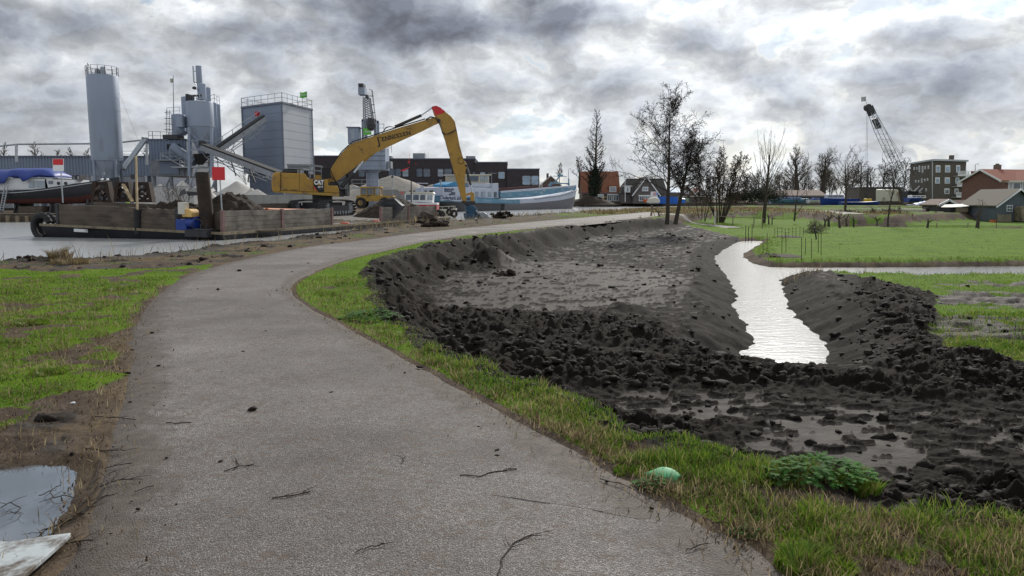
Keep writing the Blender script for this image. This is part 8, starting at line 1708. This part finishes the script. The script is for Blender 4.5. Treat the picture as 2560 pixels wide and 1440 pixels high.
# ================= jib crane, right =================
D = 180; t = thing('crawler_crane', 'white lattice-boom crane with a grey flag at its tip behind the boatyard', 'crane', W(2268, 500, D)); A0 = W(2276, 492, D); A1 = W(2179, 282, D); d = (A1 - A0).normalized(); s_ = Vector((0, 1, 0)); u = d.cross(s_).normalized(); L = (A1 - A0).length
def cw(f): return .85 * min(1, .45 + f * 4, .55 + (1 - f) * 2.2)
mb = MB(); n = 30
for o in (-.8, .8):
    for e in (-1, 1):
        for i in range(n): f0, f1 = i / n, (i + 1) / n; mb.bar(A0 + d * (L * f0) + u * (e * cw(f0)) + s_ * o, A0 + d * (L * f1) + u * (e * cw(f1)) + s_ * o, .11)
    for i in range(n): f0, f1 = i / n, (i + 1) / n; e = 1 if i % 2 else -1; mb.bar(A0 + d * (L * f0) + u * (e * cw(f0)) + s_ * o, A0 + d * (L * f1) - u * (e * cw(f1)) + s_ * o, .06)
mb.build('lattice_boom', MT['galv'], t)
mb = MB(); mb.bar(A1 + d * -.5, A1 + d * 1.6, 1.4, 1.3, (0, 1, 0)); mb.cyl(A1 + d * 1.5 + u * .3 - s_ * .5, A1 + d * 1.5 + u * .3 + s_ * .5, .8, .8, 16); mb.bar(A1 - d * 1.5, A1 - d * 4.0, .7, 1.6, (0, 1, 0)); mb.build('boom_head', MT['dark_steel'], t)
mb = MB(); mb.cyl(W(2167, 278, D), W(2164, 425, D), .035, .035, 4); mb.cyl(W(2170, 278, D), W(2168, 425, D), .035, .035, 4); mb.cyl(W(2184, 282, D), W(2284, 442, D), .04, .04, 4); mb.cyl(W(2186, 280, D + .8), W(2272, 416, D + .8), .04, .04, 4); mb.cyl(W(2206, 380, D), W(2206, 420, D), .03, .03, 4); mb.build('rope', MT['steel'], t)
mb = MB(); mb.bar(W(2262, 500, D), W(2292, 500, D), 3.2, 1.2); mb.box((xat(2264, D), D - 1.5, zat(497, D)), (xat(2290, D), D + 1.5, zat(478, D))); mb.build('upperworks', MT['dark_steel'], t)
mb = MB(); 
for o in (-1.2, 1.2):
    mb.bar(W(2283, 487, D) + s_ * o, W(2306, 465, D) + s_ * o, .22); mb.bar(W(2264, 466, D) + s_ * o, W(2283, 487, D) + s_ * o, .22); mb.bar(W(2283, 480, D) + s_ * o, W(2298, 481, D) + s_ * o, .2)
mb.build('gantry', MT['white'], t); mb = MB(); mb.cyl(W(2167.5, 268, D), W(2163.5, 240, D), .04, .03, 6); mb.build('flag_stick', MT['steel'], t)
mb = MB(); vs = []
for i in range(6): vs += [W(2165 - 2.6 * i, 241.5 + i * .25, D) + Vector((0, .2 * sin(i), 0)), W(2165 - 2.5 * i, 253 + .3 * i, D) + Vector((0, .2 * sin(i + 1), 0))]
mb.add(vs, [(2 * i, 2 * i + 2, 2 * i + 3, 2 * i + 1) for i in range(5)]); o = mb.build('flag_cloth', M('grey_flag', (.42, .40, .42), .8), t); o.modifiers.new('thickness', 'SOLIDIFY').thickness = .03

# ================= fences, posts, pen =================
def fence(label, P, h, name='wire_fence', wires=(.35, .7, 1.0), r=.045, mat='timber', lean=.05, pr=None):
    rs = random.Random(len(P)); t = thing(name, label, 'fence', P[0]); tops = []
    for p in P: q2 = p + Vector((rs.uniform(-lean, lean), rs.uniform(-lean, lean), h * rs.uniform(.9, 1.05))); MB().cyl(p - Vector((0, 0, .2)), q2, r, r * .85, 7).build('post', MT[mat], t); tops.append((p, q2))
    mb = MB()
    for (a, b2), (c2, e) in zip(tops[:-1], tops[1:]):
        for w in wires: mb.cyl(a.lerp(b2, w), c2.lerp(e, w), pr or .008, pr or .008, 4)
    mb.build('wire', MT['steel'] if not pr else MT[mat], t); return t
def on(x_, y_): return Vector((x_, y_, float(terrain(np.array([x_]), np.array([y_]), False)[0][0])))
fence('wire fence on thin posts along the far side of the distant ditch', [on(28 + i * 2.9, 70.6 + .10 * i) for i in range(17)], 1.05, lean=.09)
P = [gz(1790, 561), gz(1832, 565), gz(1884, 569), gz(1906, 570)]; fence('low pole rail fence running right from the white gate post', P, .95, 'rail_fence', (.92,), .05, 'timber', .03, .03)
t = thing('gate_post', 'white-painted gate post beside the end of the path', 'post', gz(1787, 562)); p = gz(1787, 562); MB().bar(p, p + Vector((0, 0, 1.35)), .12).build('shaft', MT['offwhite'], t); MB().bar(p + Vector((-.02, -.07, .75)), p + Vector((.16, -.07, .78)), .05).build('hinge', MT['steel'], t)
t = thing('corner_post', 'weathered wooden post on the grass at the far bend of the path', 'post', G(1628, 539, 0)); p = G(1628, 540, 0); MB().cyl(p, p + Vector((.06, 0, 1.0)), .10, .09, 10).build('shaft', MT['timber'], t); MB().bar(p + Vector((0, 0, .8)), p + Vector((.35, 0, 0)), .06).build('brace', MT['timber'], t)
def snag(label, px, py, h, w, seed, name='dead_stump', cat='stump'):
    p = gz(px, py); t = thing(name, label, cat, p); rs = random.Random(seed); S = [(np.array(p) - [0, 0, .1], np.array(p) + [rs.uniform(-.1, .1), 0, h * .6], w, w * .7)]
    q = S[0][1]; S.append((q, q + [rs.uniform(-.25, .25), 0, h * .4], w * .7, w * .3)); segs_mesh(S, 'trunk', MT['bark'], t, 8); S = []
    for i in range(4): S.append((q, q + [rs.uniform(-.6, .6), rs.uniform(-.3, .3), rs.uniform(0, .5)], w * .35, .015))
    segs_mesh(S, 'branches', MT['bark'], t, 5); return t
for i, (px, py, h, w, lb) in enumerate([(1922, 561, 1.1, .09, 'split leaning stump just right of the pollarded tree'), (1930, 561, .9, .07, 'thin leaning snag right of the split stump'), (2061, 567, .8, .11, 'dark stump at the left end of the distant ditch bank'), (2072, 566, 1.0, .14, 'stout dark stump next to the leftmost one on the ditch bank'), (2100, 566, .7, .08, 'low dark snag on the ditch bank under the paddock tree'), (2117, 566, 1.1, .10, 'upright dark stake-like snag on the ditch bank'), (2134, 567, .9, .10, 'forked dark snag on the ditch bank'), (2191, 566, .9, .11, 'bent dark stump left of the slender ditch-bank tree'), (2318, 570, .8, .12, 'broken pale-topped stump in the middle of the ditch bank'), (2443, 568, 1.5, .18, 'thick dark cut trunk on the ditch bank before the grey shed'), (1648, 541, .55, .08, 'short stub post on the path shoulder left of the alder pair')]): snag(lb, px, py, h, w, 400 + i)
for i, (px, py, lb) in enumerate([(1754, 548, 'leaning dark post left of the alder clump'), (1761, 549, 'second dark leaning post left of the alder clump, nearer the stems')]): snag(lb, px, py, 1.15, .07, 420 + i, 'leaning_post', 'post')
t = thing('timber_steps', 'pale timber steps leading down beside the dark planting block', 'steps', W(2155, 545, 92)); mb = MB()
for i in range(5): mb.box((xat(2147 + i * .6, 92), 92 + i * .35, zat(546 - i * 2.6, 92)), (xat(2165, 92), 92.35 + i * .35, zat(544.5 - i * 2.6, 92)))
mb.build('tread', MT['timberlight'], t)
t = thing('yard_slab_edge', 'pale concrete slab edging along the yard behind the paddock', 'edging', W(2200, 527, 108)); mb = MB(); mb.box((xat(2160, 108), 108, -.3), (xat(2350, 108), 110, .12)); mb.build('slab', MT['concrete'], t)
# rod pen in the pasture
t = thing('rod_pen', 'pen of thin rusty reinforcing rods standing in the green field', 'pen', gz(1980, 630)); rods = [(1908, 632, 607), (1918, 629, 583), (1955, 632, 590), (1965, 629, 582), (2004, 647, 593), (2014, 634, 594), (2029, 645, 596), (2046, 630, 585), (2053, 636, 582), (1937, 593, 570), (1944, 592, 568), (1955, 592, 568), (1963, 593, 570), (1972, 592, 570), (1982, 592, 568), (1990, 592, 568), (2000, 593, 566), (2008, 592, 568)]
for px, pb_, pt in rods: p = gz(px, pb_); q2 = W(px, pt, p.y); MB().cyl(p - Vector((0, 0, .1)), q2, .014, .014, 5).build('rod', MT['rust'], t)
mb = MB()
for a_, c2 in zip(rods[9:-1], rods[10:]): pa, pb2 = gz(a_[0], a_[1]), gz(c2[0], c2[1]); mb.cyl(W(a_[0], a_[2] + 3, pa.y), W(c2[0], c2[2] + 3, pb2.y), .006, .006, 4); mb.cyl(W(a_[0], a_[2] + 11, pa.y), W(c2[0], c2[2] + 11, pb2.y), .006, .006, 4)
mb.build('mesh_wire', MT['rust'], t)
for (px, py, rx, ry, lb) in ((1950, 640, 1.0, 1.3, 'bare brown soil bed at the near end of the rod pen'), (1972, 592, .85, 1.4, 'bare brown soil bed at the far end of the rod pen')):
    p = gz(px, py); n = 24; u = np.linspace(-1, 1, n); U, V_ = np.meshgrid(u, u); X = p.x + U.ravel() * rx; Y = p.y + V_.ravel() * ry; z = terrain(X, Y)[0] + .075 * (1 - np.clip(np.hypot(U, V_).ravel(), 0, 1) ** 4) - .02 + .03 * fbm(X * 4, Y * 4, 3, 5); z = np.where(np.hypot(U, V_).ravel() > 1, z - .12, z); o = mesh_np('soil_bed', np.stack([X, Y, z], 1), grid_faces(n, n), MT['mudheap'], smooth=True, loc=(p.x, p.y, -1.0)); tag(o, lb, 'soil bed')
p = gz(2030, 582); t = tree('heap of bare brushwood beside the rod pen', p, 1.0, .02, 501, dict(seg=[4, 3, 3, 2], n=[9, 7, 5], len=[.8, .6, .5], start=[.05, .1, .1], rmin=.006, ang=[70, 60, 60]), None, twig='twiggrey', name='brush_heap', cat='brushwood', stems=12, spread=2.2)
p = gz(2041, 598); t = thing('dark_stake', 'dark leaning stake at the right end of the rod pen', 'stake', p); MB().cyl(p, W(2036, 568, p.y), .05, .045, 8).build('shaft', MT['dark_steel'], t); MB().bar(W(2037, 574, p.y), W(2052, 582, p.y + .5), .012).build('cord', MT['white'], t)
p = gz(1600, 597); t = thing('marker_stake', 'thin wooden marker stake with a crosspiece standing in the mud basin', 'stake', p); MB().cyl(p - Vector((0, 0, .1)), W(1600.5, 538, p.y), .022, .02, 6).build('shaft', MT['timber'], t); mb = MB(); mb.bar(W(1596, 544, p.y), W(1604, 544, p.y), .03); mb.build('crosspiece', MT['timber'], t)
# rods at the ditch head
for i, (px, pb_, pt) in enumerate([(1864, 606, 563), (1871, 603, 566), (1880, 600, 560)]): p = W(px, pb_, 50.5); o = MB().cyl(p - Vector((0, 0, .3)), W(px + .5, pt, 50.5), .022, .02, 6).build('ditch_rod', MT['rust']); tag(o, 'thin rusty rod driven in at the head of the ditch', 'rod', 'rods at the ditch head')
# orange crate by the shed
t = thing('orange_crate', 'small orange crate on the grass before the grey shed', 'crate', gz(2485, 556)); p = gz(2485, 556); mb = MB(); mb.box((p.x - .28, p.y, p.z), (p.x + .28, p.y + .4, p.z + .05))
for i in range(2): mb.box((p.x - .28, p.y, p.z + .08 + i * .1), (p.x + .28, p.y + .03, p.z + .15 + i * .1)); mb.box((p.x - .28, p.y + .37, p.z + .08 + i * .1), (p.x + .28, p.y + .4, p.z + .15 + i * .1)); mb.box((p.x - .28, p.y + .03, p.z + .08 + i * .1), (p.x - .25, p.y + .37, p.z + .15 + i * .1)); mb.box((p.x + .25, p.y + .03, p.z + .08 + i * .1), (p.x + .28, p.y + .37, p.z + .15 + i * .1))
mb.build('slats', M('crate_orange', (.65, .16, .02), .5), t)
# ================= foreground bits =================
def hz(x_, y_):
    z, g_, m_, s_, dp, dd, dt, r_ = terrain(np.array([x_]), np.array([y_])); return max(float(z[0]), .022 if dp[0] < -.05 else -9)
# muddy board at the lower left
a = [G(178, 1346, .03), G(165, 1362, .03), G(68, 1448, .03), G(20, 1500, .03), G(-130, 1500, -.02), G(-130, 1372, -.02), G(25, 1375, .0), G(100, 1353, .02)]
P = [Vector((v.x, v.y, .02 + (.018 if i < 3 else 0))) for i, v in enumerate(a)]; o = MB().prism(P, (0, 0, .022)).build('board', MT['white_slab'], bevel=.004); tag(o, 'broken muddy white board lying at the lower left beside the puddle', 'board')
rs = np.random.RandomState(5); n = 90; xs = -1.95 - rs.rand(n) * .55; ys = 3.25 + rs.rand(n) * .42
# green plastic shell
p0 = G(1655, 1192, .03); t = thing('plastic_shell', 'curved green plastic shell lying on the grass verge', 'plastic shell', p0); F = Matrix.Translation((p0.x, p0.y, .03)) @ Matrix.Rotation(radians(-24), 4, 'Z'); nx, ny = 24, 12; vs = []
for i in range(nx):
    u = i / (nx - 1) * 2 - 1
    for j in range(ny):
        v = j / (ny - 1) * 2 - 1; hw = .060 * (1 - .55 * max(0, u) ** 3) * (1 - 1.25 * max(0, -u - .15) ** 1.6); vs.append(F @ Vector((u * .098 + .008 * v, v * hw * (1 - .15 * abs(u)), .028 + .34 * v * hw - .008 * v * v - .016 * u * u)))
mb = MB(); mb.add(vs, [(i * ny + j, (i + 1) * ny + j, (i + 1) * ny + j + 1, i * ny + j + 1) for i in range(nx - 1) for j in range(ny - 1)]); o = mb.build('shell', MT['green'], t, smooth=True); o.modifiers.new('thickness', 'SOLIDIFY').thickness = .004
MB().cyl(F @ Vector((-.01, -.044, .016)), F @ Vector((.055, -.040, .010)), .0022, .0022, 5).build('slot', MT['black'], t)
# white scrap and little things
for px, py, s, lb, nm, m_ in ((593, 1003, .02, 'crumpled white paper scrap on the left verge', 'paper_scrap', 'white'), (1740, 1215, .03, 'curled brown dead leaf on the verge right of the green shell', 'dead_leaf', 'rust'), (1860, 1197, .02, 'small crumpled white tissue on the verge before the weed clump', 'tissue', 'white')):
    px = 182 if nm == 'paper_scrap' else px; p = G(px, py, .03); p.z = hz(p.x, p.y) + .012; V, Fc = IV * np.array([1, .7, .45]) * s * (1 + .5 * perlin(IV[:, 0] * 3 + px, IV[:, 1] * 3 + IV[:, 2] * 2, 3))[:, None], IF; o = mesh_np(nm, V + np.array(p), Fc, MT[m_], loc=tuple(p)); tag(o, lb, nm.replace('_', ' '))
# stones / mud clumps on the path, one by one
cl = [(632, 1025, .021, 'dark clod in the middle of the path, largest of the loose ones'), (345, 1274, .008, 'small dark pebble low on the left half of the path'), (598, 678, .03, 'dark clod far up the path near its left edge'), (545, 725, .028, 'dark clod on the path where it starts to bend')]
for px, py, r_, lb in cl: p = G(px, py, .022); o = lumps('mud_clod', np.array([[p.x, p.y, .022 + r_ * .5]]), np.array([r_]), MCLOD, int(px), .8, kind=None); o.data.update(); tag(o, lb, 'clod')
# twigs
def twig(pxs, r_, seed, label, mat='twigred', side=3, group=None, water=False, name='twig'):
    rs = random.Random(seed); pts = []
    for px, py in pxs: g_ = G(px, py, .03); z = hz(g_.x, g_.y); z = max(z, -.042 if water else z); pts.append(np.array([g_.x, g_.y, z + r_ * 1.3 + (.012 if water else .0)]))
    S = []; q = pts[0]
    for a_, c2 in zip(pts[:-1], pts[1:]):
        k = 4
        for i in range(k):
            f0, f1 = i / k, (i + 1) / k; e = a_ + (c2 - a_) * f1; e = e + np.array([rs.gauss(0, .004), rs.gauss(0, .006), abs(rs.gauss(0, .003))]) * (i < k - 1); S.append((q, e, r_, r_ * .93)); q = e
    n0 = len(S)
    for i in range(side):
        s_ = S[rs.randrange(n0)]; d = s_[1] - s_[0]; d /= np.linalg.norm(d) + 1e-9; an = rs.choice((-1, 1)) * rs.uniform(.4, .9); v = np.array([d[0] * cos(an) - d[1] * sin(an), d[0] * sin(an) + d[1] * cos(an), 0]); L_ = rs.uniform(.04, .12); m1 = s_[1] + v * L_ * .5 + [0, 0, .006]; S += [(s_[1], m1, r_ * .6, r_ * .5), (m1, m1 + v * L_ * .5 + np.array([rs.gauss(0, .01), rs.gauss(0, .01), 0]), r_ * .5, r_ * .3)]
    o = segs_mesh(S, name, MT[mat], None, 5); c_ = pts[0]; o.data.transform(Matrix.Translation(-Vector(c_))); o.location = Vector(c_); tag(o, label, 'twig', group)
T = [([(1243, 1437), (1262, 1385), (1290, 1352), (1328, 1335)], .0035, 'forked dark twig at the bottom edge of the path', 4), ([(1150, 1186), (1200, 1189), (1222, 1180), (1292, 1170)], .0032, 'long thin dark twig on the right half of the path', 3), ([(680, 1244), (730, 1237), (776, 1228)], .004, 'reddish twig on the path left of centre', 3), ([(890, 1378), (930, 1362), (962, 1357)], .003, 'thin pale-tipped twig low in the middle of the path', 1), ([(415, 1055), (445, 1057), (478, 1055)], .004, 'short straight stick on the left side of the path', 0), ([(230, 1035), (290, 1043), (340, 1048)], .0035, 'dark twig reaching from the left verge onto the path', 3), ([(262, 1168), (330, 1156)], .003, 'slim twig beside the bare soil right of the puddle', 1), ([(335, 1228), (385, 1212)], .003, 'slim dark twig just right of the puddle-side brushwood', 0), ([(1003, 1158), (1014, 1140)], .003, 'tiny upright-looking twig on the path right of centre', 1), ([(585, 1172), (597, 1160), (590, 1148)], .003, 'small hooked twig on the left half of the path', 1), ([(560, 1176), (635, 1158)], .003, 'long faint twig crossing the left half of the path', 2)]
for i, (pp, r_, lb, sd_) in enumerate(T): twig(pp, r_, 600 + i, lb, 'twig' if i != 2 else 'twigred', sd_)
T2 = [[(205, 1272), (255, 1235), (300, 1175)], [(190, 1255), (245, 1220), (270, 1185)], [(150, 1290), (210, 1262), (262, 1240)], [(215, 1110), (260, 1118), (312, 1125)], [(225, 1205), (245, 1160), (250, 1140)], [(150, 1345), (200, 1340), (232, 1350)], [(235, 1212), (290, 1200), (330, 1196)]]
for i, pp in enumerate(T2): twig(pp, .0045 if i < 3 else .0035, 640 + i, 'dark brushwood twig in the tangle between the puddle and the path', 'twig', 5, 'brushwood at the puddle edge')
T3 = [[(90, 1320), (110, 1300), (170, 1283), (188, 1280)], [(95, 1215), (125, 1205), (150, 1190)], [(0, 1245), (20, 1233), (50, 1246), (35, 1260)], [(100, 1300), (145, 1292), (165, 1285)], [(125, 1205), (132, 1220), (165, 1215), (182, 1222)], [(50, 1338), (75, 1336), (72, 1355)]]
for i, pp in enumerate(T3): twig(pp, .003, 660 + i, 'thin twig lying in the puddle', 'twig', 4, 'twigs in the puddle', True)
T4 = [[(1500, 1195), (1560, 1210), (1640, 1250)], [(1760, 1180), (1810, 1215), (1850, 1275)], [(1780, 1290), (1870, 1296), (1945, 1290)], [(1790, 1345), (1810, 1300), (1812, 1275)], [(1715, 1375), (1740, 1365), (1770, 1355)]]
for i, pp in enumerate(T4): twig(pp, .003, 680 + i, 'thin dark twig lying in the dead grass of the right verge', 'twig', 3, 'twigs in the right verge')
# broad-leaved weed clumps
def weed(label, px, py, rx, ry, h, n, size, seed, mat='leafgreen'):
    p = G(px, py, .0); p.z = hz(p.x, p.y); t = thing('weed_clump', label, 'weed', p); rs = np.random.RandomState(seed); a = rs.rand(n) * 6.283; r_ = np.sqrt(rs.rand(n)); X = p.x + np.cos(a) * r_ * rx; Y = p.y + np.sin(a) * r_ * ry; Z = p.z + h * (1 - r_ ** 2) * (.35 + .65 * rs.rand(n)) + .01
    V = []; F = []; k = 0; S = size * (.5 + rs.rand(n))
    d1 = np.stack([np.cos(a + rs.randn(n) * .6), np.sin(a + rs.randn(n) * .6), .25 + .5 * rs.randn(n) * .5], 1); d1 /= np.linalg.norm(d1, axis=1, keepdims=True); s1 = np.cross(d1, [0, 0, 1.]); s1 /= np.linalg.norm(s1, axis=1, keepdims=True); up = np.cross(s1, d1); C = np.stack([X, Y, Z], 1); S_ = S[:, None]
    # pinnate lobed leaf: stalk and three pairs of lobes
    lo = [(0, 0), (.25, .30), (.32, .10), (.50, .42), (.58, .12), (.75, .34), (.82, .08), (1.0, 0.0)]
    pts = [C + d1 * S_ * u_ + s1 * S_ * w_ - up * S_ * (.35 * u_ ** 2) for u_, w_ in lo] + [C + d1 * S_ * u_ - s1 * S_ * w_ - up * S_ * (.35 * u_ ** 2) for u_, w_ in lo[1:-1][::-1]]
    m_ = len(pts); V = np.stack(pts, 1).reshape(-1, 3); base = (np.arange(n) * m_)[:, None]; F = np.concatenate([base + [0, 1, m_ - 1], base + [1, 2, m_ - 1], base + [2, m_ - 2, m_ - 1], base + [2, 3, m_ - 3], base + [2, m_ - 3, m_ - 2], base + [3, 4, m_ - 3], base + [4, m_ - 4, m_ - 3], base + [4, 5, m_ - 5], base + [4, m_ - 5, m_ - 4], base + [5, 6, m_ - 5], base + [6, m_ - 6, m_ - 5], base + [6, 7, m_ - 6]])
    o = mesh_np('leaves', V, F, MT[mat], t); return t
weed('large leafy green weed clump on the verge right of the green shell', 2045, 1200, .32, .20, .10, 380, .045, 1); weed('leafy dark green weed clump where the verge meets the basin', 930, 795, .40, .40, .12, 320, .06, 2); weed('small leafy weed below the green plastic shell', 1640, 1215, .12, .08, .05, 110, .035, 3); weed('small bright weed rosette low on the right verge', 1865, 1335, .07, .05, .04, 60, .03, 4)
# dense tussocks
def tussock(label, px, py, r_, h, n, seed, mat=None):
    p = G(px, py, .0); p.z = hz(p.x, p.y); rs = np.random.RandomState(seed); a = rs.rand(n) * 6.283; q = np.sqrt(rs.rand(n)) * r_; X = p.x + np.cos(a) * q; Y = p.y + np.sin(a) * q; o = blades('grass_tussock', X, Y, np.full(n, p.z), h * (.5 + .5 * rs.rand(n)) * (1 - .4 * q / r_), np.full(n, .0045 * (1 + p.y / 12)), mat or MG, seed, .7); del o['kind']; o.data.transform(Matrix.Translation(-p)); o.location = p; tag(o, label, 'grass tussock'); return o
for i, a_ in enumerate([('dense dark green grass tussock at the bottom right of the verge', 2030, 1415, .17, .16, 1500), ('tall grass tussock beside the leafy weed clump', 2130, 1205, .15, .20, 700), ('bright grass tuft left of the green plastic shell', 1570, 1180, .09, .08, 350), ('grass tussock on the left verge, mid-way up', 75, 810, .22, .14, 900), ('grass tussock on the left verge near the path edge', 300, 725, .3, .13, 700), ('grass tussock at the left edge of the foreground lawn', 120, 935, .16, .11, 600), ('long straw-coloured reed tuft at the canal shore, left', 150, 655, .28, .55, 420), ('straw tussock on the canal shore clods', 175, 660, .45, .30, 800)]): tussock(*a_, 700 + i, MS if i > 5 else None)
# root and clod heaps along the canal shore, each on its own
for i, (px, py, r_, lb) in enumerate([(90, 664, .42, 'black upturned clod heap at the left end of the canal shore'), (440, 622, .55, 'tall black root clod on the canal shore below the winch'), (684, 603, .5, 'dark root stump clod on the shore below the right bulkhead wall'), (752, 598, .35, 'smaller dark clod on the shore right of the root stump'), (1085, 573, .8, 'brownish clod heap on the bank below the tug boat'), (1250, 551, .9, 'dark dug clod heap just right of the clamshell grab'), (255, 640, .42, 'rooty clod heap on the shore below the barge sleeve'), (1262, 640, .35, 'lone clod at the foot of the spoil heap slope')]):
    p = G(px, py, -.15); z = float(terrain(np.array([p.x]), np.array([p.y]))[0][0]); rs = np.random.RandomState(i); n = 44; P_ = np.stack([p.x + rs.randn(n) * r_ * .42, p.y + rs.randn(n) * r_ * .35, z + np.abs(rs.randn(n)) * r_ * .20], 1); o = lumps('clod_heap', P_, r_ * (.07 + .20 * rs.rand(n) ** 1.5), MT['mudheap'], 800 + i, .8, kind=None); V0 = Vector((p.x, p.y, z)); o.data.transform(Matrix.Translation(-V0)); o.location = V0; tag(o, lb, 'clod heap')
